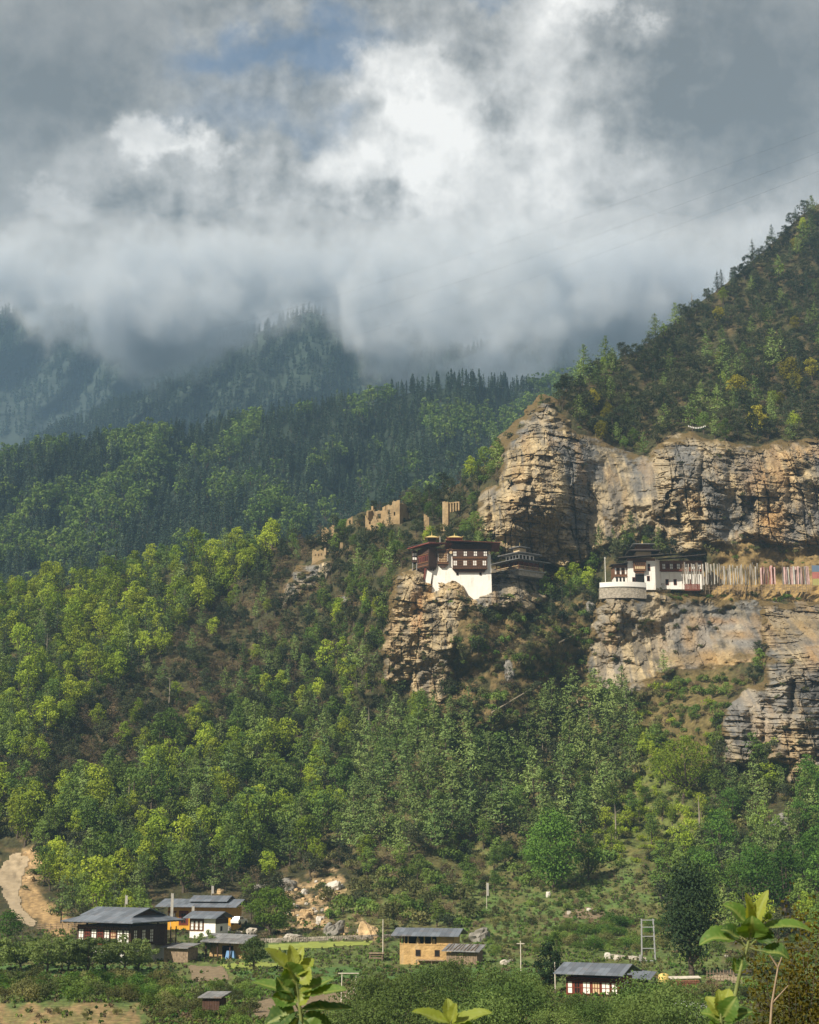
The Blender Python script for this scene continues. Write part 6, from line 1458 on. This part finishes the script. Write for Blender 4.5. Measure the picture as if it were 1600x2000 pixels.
for x in (-1.0, 1.0):
    for y in (0, .7): MB().bar((x, y, -.4), (x * .85, y, 6.1), .06, 6).build('leg', MT['steel'], t)
for z in (.15, 1.9, 3.6, 4.9, 5.9):
    MB().bar((-1.0, 0, z), (1.0, 0, z), .06, 6).build('rung', MT['steel'], t)
MB().box(-1.4, -1.1, -.5, .3, -.3, 1.0).build('meter_box', MT['grey'], t)
t = thing('ledge_fence', 'long thin wooden fence along the rim of the prayer flag ledge', 'fence', at(1378, 1156, 416)); k = 416 / FPX
for i, u in enumerate(range(1378, 1592, 8)): MB().bar(((u - 1378) * k, 0, -.6), ((u - 1378) * k, 0, 1.7 + .2 * (i % 2)), .06, 5).build('post', MT['plank'], t)
b = MB()
for z in (.6, 1.2): b.bar((0, .08, z), ((1590 - 1378) * k, .08, z), .04, 5)
b.build('rail', MT['plank'], t)
t = thing('red_fence', 'short red board fence at the foot of the flags', 'fence', at(1352, 1150, 418)); b = MB()
for i in range(12): b.box(-2.0 + i * .36, -2.0 + i * .36 + .3, 0, .06, -.5, 1.3 + .1 * (i % 2))
b.build('board', MT['red'], t)
t = thing('pole_fence', 'stick fence by the pale track', 'fence', G(1402, 1918))
for i in range(9): MB().bar((-1.3 + i * .42, .2 * (i % 3), -.4), (-1.25 + i * .42, .2 * (i % 3), 1.3 + .2 * (i % 2)), .05, 5).build('post', MT['plank'], t)
b = MB(); b.bar((-1.4, -.06, .5), (2.2, -.06, .6), .04, 5); b.bar((-1.4, -.06, 1.0), (2.2, -.06, 1.05), .04, 5); b.build('rail', MT['plank'], t)
t = thing('plank_fence', 'split rail fence on the mound left of the long farmhouse', 'fence', G(75, 1818))
for i in range(9): MB().bar((i * 1.05, 0, -.5), (i * 1.05 + .1, 0, 1.3), .07, 5).build('post', MT['plank'], t)
b = MB(); [b.bar((-.3, -.1, z), (8.9, -.1, z + .25), .06, 5) for z in (.35, .7, 1.05)]; b.build('rail', MT['plank'], t)
# prayer flags on the ledge
def pflag(u, v, h, w, mat, label, grp, d):
    t = thing('prayer_flag', label, 'prayer flag', at(u, v, d), R8.uniform(-.5, .5), grp)
    t.rotation_euler = (R8.uniform(-.03, .03), R8.uniform(-.035, .035), R8.uniform(-.8, .8)); MB().bar((0, 0, -.7), (0, 0, h), .055, 5).build('pole', MT['plank'], t)
    b = MB(); n = 9; zs = np.linspace(.8, h - .1, n + 1); off = [.05 * math.sin(1.1 * z_ + h * 9) + R8.uniform(-.02, .02) for z_ in zs]
    for i in range(n): b.hexa([(.06, off[i] - .012, zs[i]), (.06 + w, off[i] * 2 - .012, zs[i]), (.06 + w, off[i] * 2 + .012, zs[i]), (.06, off[i] + .012, zs[i])], [(.06, off[i + 1] - .012, zs[i + 1]), (.06 + w, off[i + 1] * 2 - .012, zs[i + 1]), (.06 + w, off[i + 1] * 2 + .012, zs[i + 1]), (.06, off[i + 1] + .012, zs[i + 1])])
    b.build('flag', MT[mat], t)
for u in np.arange(1332, 1482, 3.5): pflag(u + R8.uniform(-1.2, 1.2), 1147 + R8.uniform(-2, 2), R8.uniform(5.7, 7.2), R8.uniform(.17, .30), 'flagw', 'tall faded white prayer flag in the crowded row right of the ledge temple', 'white prayer flags in the ledge row', 420 + R8.uniform(0, 4))
for i, u in enumerate(np.arange(1486, 1514, 3.4)): pflag(u, 1147, 5.9 + R8.uniform(-.4, .4), .40, 'flagr' if i % 2 else 'flagp', 'red prayer flag of the small group after the white row' if i % 2 else 'pinkish prayer flag of the small group after the white row', 'red and white prayer flags in mid ledge', 420 + R8.uniform(0, 2))
for i, u in enumerate(np.arange(1529, 1583, 3.6)): pflag(u, 1147, 6.0 + R8.uniform(-.3, .3), .44, 'flagp' if i % 3 else 'flagw', 'faded pink prayer flag of the dense group near the right edge' if i % 3 else 'white prayer flag among the pink ones near the right edge', 'pink prayer flags near the right edge', 419 + R8.uniform(0, 1.5))
t = thing('flag_banner', 'blue red and yellow flag rows stretched at the right edge', 'banner', at(1586, 1146, 419))
for i, mt in enumerate(('flagy', 'flagr', 'flagb')): MB().box(.3, 6, -.015, .015, .4 + i * 1.9, 2.2 + i * 1.9).build('flag_row', MT[mt], t)
for x in (.2, 6.1): MB().bar((x, 0, -.6), (x, 0, 6.4), .06, 5).build('pole', MT['plank'], t)
p = thing('flag_mast', 'thin tall mast between the red and pink flags', 'pole', at(1531, 1146, 423)); MB().bar((0, 0, -.6), (0, 0, 7.6), .06, 6).build('pole', MT['plank'], p)
t = thing('flag_string', 'string of small white flags above the cliff brink', 'flag string', at(1342, 833, 462)); kk = 462 / FPX; pts = []
for i in range(13): x = i * 40 / 12 * kk; pts.append((x, 0, -.8 * math.sin(math.pi * i / 12) + .6))
MB_ = MB(); [MB_.bar(a, c, .03, 4) for a, c in zip(pts[:-1], pts[1:])]; MB_.build('line', MT['plank'], t)
for i in range(1, 12): MB().box(pts[i][0] - .13, pts[i][0] + .13, -.01, .01, pts[i][2] - .5, pts[i][2] - .05).build('flag', MT['panel'], t)
# ---------------------------------------------------------------- odds and ends
def log(u0, v0, u1, v1, label, r=.22, dd=1.0, name='fallen_log', mat='log'):
    a, c = G(u0, v0), G(u1, v1); a[1] -= dd; c[1] -= dd; o = thing(name, label, 'log', a); MB().bar((0, 0, .3), tuple(c - a + np.array([0, 0, .3])), r, 7, r * .6).build('trunk', MT[mat], o)
log(960, 1395, 1035, 1350, 'long fallen log lying across the scrub'); log(1092, 1258, 1130, 1238, 'short fallen log above the long one'); log(1126, 1370, 1132, 1388, 'broken log end standing askew in the scrub', .14)
def snag(u, v, h, label, br=3):
    t = thing('dead_tree', label, 'dead tree', G(u, v)); b = MB(); b.bar((0, 0, -.5), (.1, 0, h * .5), h * .022 + .05, 6, h * .016 + .04); b.bar((.1, 0, h * .5), (.0, 0, h), h * .016 + .04, 6, .03); b.build('trunk', M_PALEBARK, t)
    for i in range(br): z = h * (.4 + .18 * i); s_ = -1 if i % 2 else 1; MB().bar((.05, 0, z), (s_ * h * .16, .1, z + h * .10), .05, 5, .02).build('branch', M_PALEBARK, t)
snag(1203, 1642, 8, 'pale dead stump above the grassy hillside'); snag(1367, 1634, 9, 'tall bare trunk under the layered bluff', 1); snag(1150, 1425, 8, 'thin grey dead tree right of the scrub slope'); snag(1352, 602, 7, 'bare dead tree on the right skyline', 4); snag(1180, 950, 6, 'white dead tree in the cliff gully', 4); snag(330, 1380, 8, 'grey dead tree standing in the brown oak band', 4); snag(505, 1260, 7, 'bleached dead tree below the crag', 3); snag(720, 1440, 8, 'dead pole tree left of the rock tower foot', 2); snag(980, 1585, 9, 'bare dead trunk within the pine belt', 3); snag(250, 1585, 8, 'dead grey tree over the farmhouse wood', 4); snag(1060, 1470, 8, 'dead trunk at the top of the pine belt', 3); snag(90, 1290, 8, 'pale dead tree in the bright left wood', 3)
t = thing('haystack', 'round yellow haystack beside the red farmhouse', 'haystack', G(1297, 1922)); bm = bmesh.new(); bmesh.ops.create_icosphere(bm, subdivisions=3, radius=.8)
for q in bm.verts:
    q.co.z = q.co.z * 1.0 + .5; q.co.x *= 1 + .1 * math.sin(7 * q.co.z); q.co.y *= 1
me = bpy.data.meshes.new('straw'); bm.to_mesh(me); bm.free(); me.materials.append(MT['straw']); o = bpy.data.objects.new('straw', me); COL.objects.link(o); o.parent = t
t = thing('firewood_stack', 'long low stack of split red firewood with poles on top', 'firewood', G(1338, 1928), math.radians(8)); b = MB()
for i in range(22):
    for j in range(4): b.bar((-1.5 + i * .15, -.5 + R8.uniform(-.05, .05), .1 + j * .2), (-1.5 + i * .15, .4, .1 + j * .2), .085, 6)
b.build('firewood', MT['wood'], t)
b = MB(); [b.bar((-1.9, y, 1.0 + .05 * i), (1.9, y + .1, 1.05 + .04 * i), .07, 6) for i, y in enumerate((-.5, -.2, .1, .35))]; b.build('pole', MT['pole'], t)
t = thing('plastic_tunnel', 'white arched plastic garden tunnel at the bottom right', 'greenhouse', G(1352, 1992), math.radians(20)); b = MB(); pr = [(1.5 * math.cos(a), 1.6 * math.sin(a)) for a in np.linspace(0, math.pi, 13)]; b.prism(pr, -1.5, 2.5); b.build('cover', MT['sheet'], t, True)
for y in (-1.53, .5, 2.5):
    b = MB(); [b.bar((p0[0] * 1.02, y, p0[1] * 1.02), (p1[0] * 1.02, y, p1[1] * 1.02), .035, 5) for p0, p1 in zip(pr[:-1], pr[1:])]; b.build('hoop', MT['grey'], t)
def car():
    t = thing('parked_car', 'small white car parked beside the orange house', 'car', at(467, 1806, 288), math.radians(70))
    b = MB(); b.prism([(-1.9, .35), (1.9, .35), (1.92, .7), (1.75, .92), (-1.75, .95), (-1.92, .75)], -.78, .78); b.prism([(-1.4, .95), (.8, .93), (.25, 1.45), (-1.15, 1.48)], -.68, .68); b.build('body', MT['car'], t)
    b = MB(); b.prism([(-1.15, 1.0), (.55, .99), (.15, 1.38), (-1.0, 1.40)], -.70, .70); b.build('window', MT['glass'], t)
    b = MB(); b.hexa([(.72, -.6, 1.0), (.75, -.6, .99), (.75, .6, .99), (.72, .6, 1.0)], [(.28, -.56, 1.42), (.31, -.56, 1.41), (.31, .56, 1.41), (.28, .56, 1.42)]); b.build('windscreen', MT['glass'], t)
    for x in (-1.2, 1.2):
        for y in (-.8, .62): MB().bar((x, y, .33), (x, y + .18, .33), .33, 14).build('wheel', MT['rubber'], t)
    for y in (-.6, .42): MB().box(1.90, 1.935, y, y + .2, .62, .76).build('headlight', MT['steel'], t)
car()
def cable(a, c, sag, label, r=.03):
    A = ray(*a[:2]) * a[2]; C = ray(*c[:2]) * c[2]; n = 40; pts = [A + (C - A) * s - np.array([0, 0, sag * 4 * s * (1 - s)]) for s in np.linspace(0, 1, n)]
    V, F = tube(pts, r, 4); o = mesh_from('power_cable', V, F, MT['cable']); tag(o, label, 'cable', 'power cables crossing the valley')
cable((500, 712, 1180), (1640, 318, 740), 6, 'lowest thin power cable crossing the valley sky'); cable((500, 668, 1180), (1640, 282, 740), 6, 'middle thin power cable crossing the valley sky'); cable((430, 640, 1180), (1640, 240, 740), 6, 'highest thin power cable crossing the valley sky')

# ---------------------------------------------------------------- leafy shoots close to the camera
def blade_mat(name, a, b):
    m_ = bpy.data.materials.new(name); m_.use_nodes = True; T = NT(m_.node_tree); bs = m_.node_tree.nodes['Principled BSDF']
    pos = T.new('ShaderNodeTexCoord').outputs['Object']; rnd = T.new('ShaderNodeObjectInfo').outputs['Random']
    f = T.m('ADD', T.m('MULTIPLY', rnd, .7), T.m('MULTIPLY', T.noise(pos, 30, 3), .4), clamp=True)
    va = T.new('ShaderNodeAttribute'); va.attribute_name = 'vein'
    col = T.mix(T.m('MULTIPLY', va.outputs['Fac'], .8), T.mix(f, a, b), (0.30, 0.34, 0.10))
    sp = T.step(T.noise(pos, 160, 2), .66, .72); col = T.mix(T.m('MULTIPLY', sp, .7), col, (0.16, 0.10, 0.03)); bm_ = T.new('ShaderNodeBump'); bm_.inputs['Strength'].default_value = .5; bm_.inputs['Distance'].default_value = .001; T.put(bm_.inputs['Height'], T.m('ADD', va.outputs['Fac'], T.noise(pos, 220, 2))); T.put(bs.inputs['Normal'], bm_.outputs[0])
    T.put(bs.inputs['Base Color'], col); bs.inputs['Roughness'].default_value = .55; bs.inputs['Specular IOR Level'].default_value = .4
    tr = T.new('ShaderNodeBsdfTranslucent'); T.put(tr.inputs['Color'], T.mix(1.0, col, (1.5, 1.35, .4), 'MULTIPLY'))
    mx_ = T.new('ShaderNodeMixShader'); mx_.inputs[0].default_value = .38; T.put(mx_.inputs[1], bs.outputs[0]); T.put(mx_.inputs[2], tr.outputs[0]); T.put(m_.node_tree.nodes['Material Output'].inputs[0], mx_.outputs[0])
    return m_
M_LEAF = blade_mat('apple_leaf', (0.055, 0.125, 0.018), (0.11, 0.19, 0.028)); M_YOUNG = blade_mat('young_apple_leaf', (0.19, 0.24, 0.025), (0.27, 0.30, 0.05)); M_LDARK = blade_mat('shaded_apple_leaf', (0.03, 0.075, 0.014), (0.05, 0.105, 0.02))  # the shaded leaf is a darker copy with shade put into its colour
M_STEM = simple_mat('green_stem', (0.15, 0.175, 0.06), nscale=40, namt=.3)
def shoot(label, D_, stem, leaves, seed, extra=()):
    rng = np.random.default_rng(seed); k = D_ / FPX
    base = ray(*stem[0]) * D_; t = thing('apple_shoot', label, 'leafy shoot', base, 0, 'apple shoots in front of the camera')
    pts = [ray(u, v) * D_ - base for u, v in stem]; lo = np.array([pts[0][0] * 1.0 + .02, .12, -3.2 - base[2]])
    path = [lo, lo * .5 + pts[0] * .5 + np.array([.01, 0, 0])] + pts; V, F = tube(path, list(np.linspace(.0042, .0018, len(path))), 7); mesh_from('stem', V, F, M_STEM, True, parent=t)
    for (bu, bv, tu, tv, wpx, face, curl, kind) in leaves:
        dz = rng.uniform(-.02, .02); a = ray(bu, bv) * D_ - base; c = ray(tu, tv) * (D_ + dz) - base
        ax = c - a; L = np.linalg.norm(ax); ax = ax / L
        n = np.array([0, -1, 0.25]) * face[0] + np.array([0, 0, 1.0]) * face[1] + np.array([face[2], 0, 0]); n = n - ax * n.dot(ax); n /= np.linalg.norm(n); sd = np.cross(ax, n)
        nl, nw = 16, 9; W_ = wpx * k * 1.5; V = []; vein = []
        for i in range(nl):
            s = i / (nl - 1); wd = W_ * .5 * (math.sin(math.pi * min(1, s * .94 + .03) ** .8)) ** .75 * (1 if s < .97 else .4); bend = -curl * L * (s * s) * .5 + curl * L * s * .5 * .6
            for j in range(nw):
                q = (j / (nw - 1)) * 2 - 1; edge = 1 + .09 * math.sin(i * 2.9) * abs(q) ** 3 + .06 * math.sin(i * 1.3 + seed)
                fold = abs(q) * wd * .38 + .05 * wd * math.sin(s * 9 + q * 2.0 + seed) * abs(q)
                V.append(a + ax * L * s + sd * q * wd * edge + n * (fold + bend + .04 * W_ * math.sin(s * 7 + seed)))
                vein.append(max(0, 1 - abs(q) * 7) + .5 * max(0, 1 - abs(((s * 7 - abs(q) * 1.2) % 1) - .5) * 9))
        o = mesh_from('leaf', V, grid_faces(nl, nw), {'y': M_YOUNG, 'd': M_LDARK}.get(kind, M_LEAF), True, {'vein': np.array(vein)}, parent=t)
        foot = min(pts, key=lambda p_: np.linalg.norm(p_ - a)); V, F = tube([foot, (foot + a) * .5 + np.array([0, 0, -.001]), a + ax * .004], [.0016, .0013, .001], 5); mesh_from('leaf_stalk', V, F, M_STEM, True, parent=o)
    return t
shoot('leafy shoot with a tuft of pale tip leaves at bottom left of centre', 2.3, [(592, 2050), (588, 1985), (580, 1930), (576, 1885)], [
    (576, 1890, 566, 1846, 16, (.8, .3, .3), .1, 'y'), (576, 1892, 592, 1848, 15, (.8, .2, -.3), .1, 'y'), (572, 1900, 518, 1852, 26, (.6, .8, .2), .25, 'y'), (580, 1905, 612, 1872, 24, (.7, .6, -.2), .2, 'y'), (578, 1925, 560, 1880, 34, (1, .2, .3), .1, ''), (584, 1918, 606, 1888, 30, (.9, .4, 0), .2, 'y'),
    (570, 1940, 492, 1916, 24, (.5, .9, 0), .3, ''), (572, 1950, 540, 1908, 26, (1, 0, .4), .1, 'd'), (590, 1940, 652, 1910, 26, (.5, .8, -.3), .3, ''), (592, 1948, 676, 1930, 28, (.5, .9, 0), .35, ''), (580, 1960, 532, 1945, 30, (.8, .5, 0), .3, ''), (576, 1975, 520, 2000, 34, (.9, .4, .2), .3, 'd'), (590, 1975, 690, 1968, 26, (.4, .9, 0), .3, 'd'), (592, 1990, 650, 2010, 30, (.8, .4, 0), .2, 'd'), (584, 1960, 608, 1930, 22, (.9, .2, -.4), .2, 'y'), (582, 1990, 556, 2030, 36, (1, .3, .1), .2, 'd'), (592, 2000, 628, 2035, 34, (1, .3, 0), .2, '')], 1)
shoot('low pair of fresh leaves at the bottom edge centre', 2.3, [(884, 2070), (882, 2020), (880, 1998)], [(878, 2000, 806, 1974, 26, (.5, .9, 0), .25, 'y'), (884, 2000, 960, 1976, 26, (.5, .9, 0), .25, 'y'), (880, 1998, 874, 1950, 20, (.9, .2, .3), .15, 'y'), (882, 1996, 892, 1960, 16, (.9, .2, -.4), .1, 'y'), (886, 2010, 930, 2020, 30, (.8, .4, 0), .2, '')], 2)
shoot('tallest leafy shoot with wide spread leaves at lower right', 2.3, [(1420, 2060), (1436, 1945), (1448, 1890), (1460, 1850), (1468, 1815)], [
    (1465, 1820, 1458, 1744, 20, (.8, .2, .5), .1, 'y'), (1470, 1818, 1500, 1738, 17, (.8, .2, -.5), .1, 'y'), (1468, 1812, 1474, 1764, 12, (.9, 0, .2), .1, 'y'), (1462, 1805, 1414, 1764, 30, (.7, .7, .2), .3, ''), (1466, 1830, 1470, 1790, 40, (1, .2, 0), .15, ''), (1440, 1834, 1366, 1836, 40, (.5, .9, 0), .7, ''), (1444, 1832, 1408, 1814, 30, (.6, .6, .4), .3, 'd'),
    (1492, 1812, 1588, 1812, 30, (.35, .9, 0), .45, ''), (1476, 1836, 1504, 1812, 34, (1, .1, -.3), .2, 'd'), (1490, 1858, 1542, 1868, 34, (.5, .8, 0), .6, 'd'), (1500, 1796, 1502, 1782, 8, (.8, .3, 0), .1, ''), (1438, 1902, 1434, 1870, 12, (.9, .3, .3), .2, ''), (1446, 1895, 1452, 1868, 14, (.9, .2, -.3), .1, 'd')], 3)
shoot('short leafy shoot at the foot of the tallest one', 2.2, [(1418, 2070), (1412, 2020), (1408, 1985)], [(1408, 1985, 1380, 1945, 22, (.8, .4, .2), .2, 'y'), (1408, 1980, 1404, 1932, 18, (.9, .2, .2), .15, 'y'), (1410, 1985, 1424, 1930, 24, (.9, .3, -.3), .15, 'y'), (1412, 1990, 1438, 1948, 28, (.9, .3, 0), .2, ''), (1408, 1995, 1370, 1975, 26, (.6, .8, 0), .3, ''), (1414, 1998, 1470, 1972, 26, (.6, .7, 0), .3, 'd'), (1412, 2005, 1440, 2010, 30, (.8, .4, 0), .2, ''), (1410, 2010, 1388, 2020, 28, (.8, .4, 0), .2, '')], 4)
# rusty bush behind them
def rusty_bush():
    rng = np.random.default_rng(44); d_ = 24.0; k = d_ / FPX; C, Nn, stems = [], [], []
    base = np.array([ray(1560, 1900)[0] * d_, d_, -5.6]); top = ray(1560, 1760) * d_ - base
    for i in range(46):
        u = rng.uniform(1455, 1720); v = rng.uniform(1745, 2120) if u > 1540 else rng.uniform(1880 - (u - 1455) * 1.2, 2120)
        e = ray(u, v) * (d_ + rng.uniform(-.7, .7)) - base; s0 = np.array([rng.uniform(-.3, .3), rng.uniform(-.2, .2), rng.uniform(0, 1.2)]); mid = (s0 + e) / 2 + np.array([0, 0, .2])
        V, F = tube([s0, mid, e], [.014, .008, .003], 5); stems.append((V, F)); n = 170
        s = rng.uniform(.45, 1.05, n)[:, None]; q = (1 - s) ** 2 * s0 + 2 * s * (1 - s) * mid + s * s * e + rng.normal(size=(n, 3)) * .12
        C.append(q); Nn.append(rng.normal(size=(n, 3)) + np.array([0, -.3, .7]))
    C = np.concatenate(C); cr = cards(C, np.concatenate(Nn), rng.uniform(.05, .10, len(C)), rng.uniform(.03, .06, len(C)), rng)
    t = thing('rusty_bush', 'tall bush with small rusty golden leaves in the lower right corner', 'bush', base)
    mesh_from('foliage', *cr, LM['rust'], False, parent=t); mesh_from('stems', *join(*stems), M_BARK, True, parent=t)
    b = MB(); pp = [ray(u, v) * 23 - base for u, v in ((1500, 2080), (1508, 1960), (1520, 1890), (1535, 1850))]
    V, F = tube(pp, [.022, .017, .012, .007], 7); V2, F2 = tube([pp[2], ray(1500, 1860) * 23 - base], [.016, .008], 6); V3, F3 = tube([pp[1], ray(1540, 1925) * 23 - base], [.014, .006], 6)
    mesh_from('pale_branch', *join((V, F), (V2, F2), (V3, F3)), MT['plank'], True, parent=t)
rusty_bush()

# rough grass: low tufts over the fields and the open hillside
def grass():
    rng = np.random.default_rng(91); n = 16000
    u = rng.uniform(-40, 1640, n); v = rng.uniform(1690, 2040, n)
    keep = (sdist(u, v, POLY['fields']) > -40) | (sdist(u, v, POLY['openhill']) > -20) | ((u > 1040) & (v > 1860)) | (sdist(u, v, POLY['scree']) > 0) & (rng.random(n) < .2)
    for bad in ([(365, 1883), (440, 1885), (455, 1917), (370, 1918)], [(480, 1962), (560, 1942), (700, 1932), (716, 1952), (640, 1972), (500, 1992)], [(-60, 1962), (285, 1958), (290, 2040), (-60, 2040)], POLY['road'],
                [(1380, 1914), (1405, 1896), (1475, 1892), (1475, 1925), (1400, 1920)], [(522, 1843), (730, 1837), (724, 1850), (522, 1858)]):
        keep &= ~((sdist(u, v, bad) > 0) & (rng.random(n) < .93))
    u, v = u[keep], v[keep]; pp = G(u, v); zz = fbm(u / 40, v / 12, 2, 3, 95)
    pr = [Proto('tuft', *shrub_shape(rng, h=.6, w=2.0, clumps=3, per=9, size=.26), LM[m_], .6) for m_ in ('mid', 'olive', 'lush', 'olive', 'brown')]
    its = [(pr[int(np.clip(1.6 + zz[i] * 2.2 + rng.normal() * .7, 0, 4.99))], pp[i], rng.uniform(.25, .7), rng.uniform(0, 6.28), rng.random()) for i in range(len(u))]
    mass('grass', 'rough grass and weeds on the fields', its)
grass()
# ---------------------------------------------------------------- air
def vol_box(name, lo, hi):
    V = [(x, y, z) for x in (lo[0], hi[0]) for y in (lo[1], hi[1]) for z in (lo[2], hi[2])]
    return mesh_from(name, V, [(0, 1, 3, 2), (4, 6, 7, 5), (0, 4, 5, 1), (2, 3, 7, 6), (0, 2, 6, 4), (1, 5, 7, 3)])
hz = vol_box('haze', (-1500, -75, -330), (1700, 3600, 1330))
hz['kind'] = 'stuff'; hz['label'] = 'thin blue mountain air'
hm = bpy.data.materials.new('haze_air'); hm.use_nodes = True
T = NT(hm.node_tree); hm.node_tree.nodes.remove(hm.node_tree.nodes['Principled BSDF'])
pv = T.new('ShaderNodeVolumePrincipled')
pv.inputs['Color'].default_value = (0.45, 0.72, 1.0, 1); pv.inputs['Density'].default_value = 0.00012; pv.inputs['Anisotropy'].default_value = 0.0
pv.inputs['Density Attribute'].default_value = ''
T.put(hm.node_tree.nodes['Material Output'].inputs['Volume'], pv.outputs[0])
hz.data.materials.append(hm)

# the cloud bank that hides the tops of the far ridges
CB_U = [-200, 0, 60, 130, 200, 260, 330, 440, 480, 540, 600, 640, 665, 700, 800, 900, 1000, 1060, 1100, 1150, 1200, 1300, 1560]
CB_V = [600, 645, 655, 680, 706, 700, 694, 690, 645, 625, 612, 640, 690, 735, 752, 748, 745, 742, 715, 672, 690, 700, 700]
CB_D = 1560.0
def cloud_bank():
    us = np.arange(-230, 1650, 15.0); na = 20
    vb = np.interp(us, CB_U, CB_V) + 34; vt = 350 + 30 * fbm(us / 160, 0.3, 0, 3, 5)
    ang = np.linspace(0, 2 * np.pi, na, endpoint=False)
    Vx = []
    for k, u in enumerate(us):
        e = min(1.0, 0.15 + min(k, len(us) - 1 - k) / 8.0); rot = ang
        zz0 = ray(u, vb[k])[2] * CB_D; zz1 = ray(u, vt[k])[2] * CB_D
        zc, hz2 = (zz0 + zz1) / 2, (zz1 - zz0) / 2 * e
        lump = 1 + 0.10 * fbm(u / 70, np.cos(ang) * 2, np.sin(ang) * 2, 2, 9)
        y = CB_D + 140 + 140 * e * np.sign(np.cos(rot)) * np.abs(np.cos(rot)) ** .6 * lump
        z = zc + hz2 * np.sign(np.sin(rot)) * np.abs(np.sin(rot)) ** .6
        x = (u - U0) / (FPX * 1.0) * CB_D * 0.98 + 0 * y
        Vx.append(np.c_[x, y, z])
    Vx = np.array(Vx); nu = len(us); i = np.arange(nu * na).reshape(nu, na)
    j = np.roll(i, -1, 1)
    F = np.stack([i[:-1], j[:-1], j[1:], i[1:]], -1).reshape(-1, 4)
    V = Vx.reshape(-1, 3); c0, c1 = len(V), len(V) + 1
    V = np.r_[V, [Vx[0].mean(0)], [Vx[-1].mean(0)]]
    caps = [(c0, j[0, k], i[0, k], c0) for k in range(na)] + [(c1, i[-1, k], j[-1, k], c1) for k in range(na)]
    o = mesh_from('low_cloud', V, F)
    bm = __import__('bmesh').new(); bm.from_mesh(o.data); bm.verts.ensure_lookup_table()
    __import__('bmesh').ops.holes_fill(bm, edges=[e for e in bm.edges if e.is_boundary], sides=0)
    __import__('bmesh').ops.recalc_face_normals(bm, faces=bm.faces); bm.to_mesh(o.data); bm.free()
    o['kind'] = 'stuff'; o['label'] = 'grey white cloud bank lying on the far ridges'
    m_ = bpy.data.materials.new('cloud_vapour'); m_.use_nodes = True
    T = NT(m_.node_tree); m_.node_tree.nodes.remove(m_.node_tree.nodes['Principled BSDF'])
    pos = T.new('ShaderNodeNewGeometry').outputs['Position']
    x, y, z = T.sep(pos)
    xs = [(u - U0) / FPX * CB_D for u in CB_U]; zs = [float(ray(u, v)[2]) * (CB_D + 100) for u, v in zip(CB_U, CB_V)]
    lo, hi = min(zs), max(zs)
    fx = T.m('DIVIDE', T.m('SUBTRACT', x, xs[0]), xs[-1] - xs[0], clamp=True)
    zr = T.ramp(fx, [((a - xs[0]) / (xs[-1] - xs[0]), (b - lo) / (hi - lo)) for a, b in zip(xs, zs)], 'B_SPLINE' if False else 'EASE')
    zb = T.m('ADD', T.m('MULTIPLY', zr, hi - lo), lo)
    nz = T.m('SUBTRACT', T.noise(pos, 0.0075, 3, 0.5), 0.5)
    nm = T.m('SUBTRACT', T.noise(pos, 0.022, 3, 0.55), 0.5)
    nf = T.m('SUBTRACT', T.noise(pos, 0.05, 4, 0.65), 0.5)
    nn = T.m('ADD', T.m('MULTIPLY', nz, 95), T.m('ADD', T.m('MULTIPLY', nm, 70), T.m('MULTIPLY', nf, 52)))
    a = T.step(T.m('ADD', T.m('SUBTRACT', z, zb), nn), -6, 60)
    a = T.m('MULTIPLY', a, T.m('ADD', 0.30, T.m('MULTIPLY', T.step(T.m('ADD', nz, T.m('MULTIPLY', nm, .9)), -.10, .16), .70)))
    top = T.step(T.m('ADD', z, T.m('MULTIPLY', nn, 2.2)), float(ray(500, 420)[2]) * 1700, float(ray(500, 545)[2]) * 1700)
    yy = T.m('SUBTRACT', 1.0, T.m('POWER', T.m('DIVIDE', T.m('SUBTRACT', y, CB_D + 140), 150), 2), clamp=True)
    den = T.m('MULTIPLY', T.m('MULTIPLY', T.m('MULTIPLY', a, a), top), T.m('MULTIPLY', yy, 0.05))
    vs_ = T.new('ShaderNodeVolumeScatter'); vs_.inputs['Color'].default_value = (0.9, 0.9, 0.9, 1); vs_.inputs['Anisotropy'].default_value = 0.0
    T.put(vs_.inputs['Density'], den)
    va_ = T.new('ShaderNodeVolumeAbsorption'); va_.inputs['Color'].default_value = (0.74, 0.80, 0.865, 1); T.put(va_.inputs['Density'], den)
    ad_ = T.new('ShaderNodeAddShader'); T.put(ad_.inputs[0], vs_.outputs[0]); T.put(ad_.inputs[1], va_.outputs[0])
    T.put(m_.node_tree.nodes['Material Output'].inputs['Volume'], ad_.outputs[0])
    m_.cycles.volume_step_rate = 0.28
    o.data.materials.append(m_)
    return o
cloud_bank()
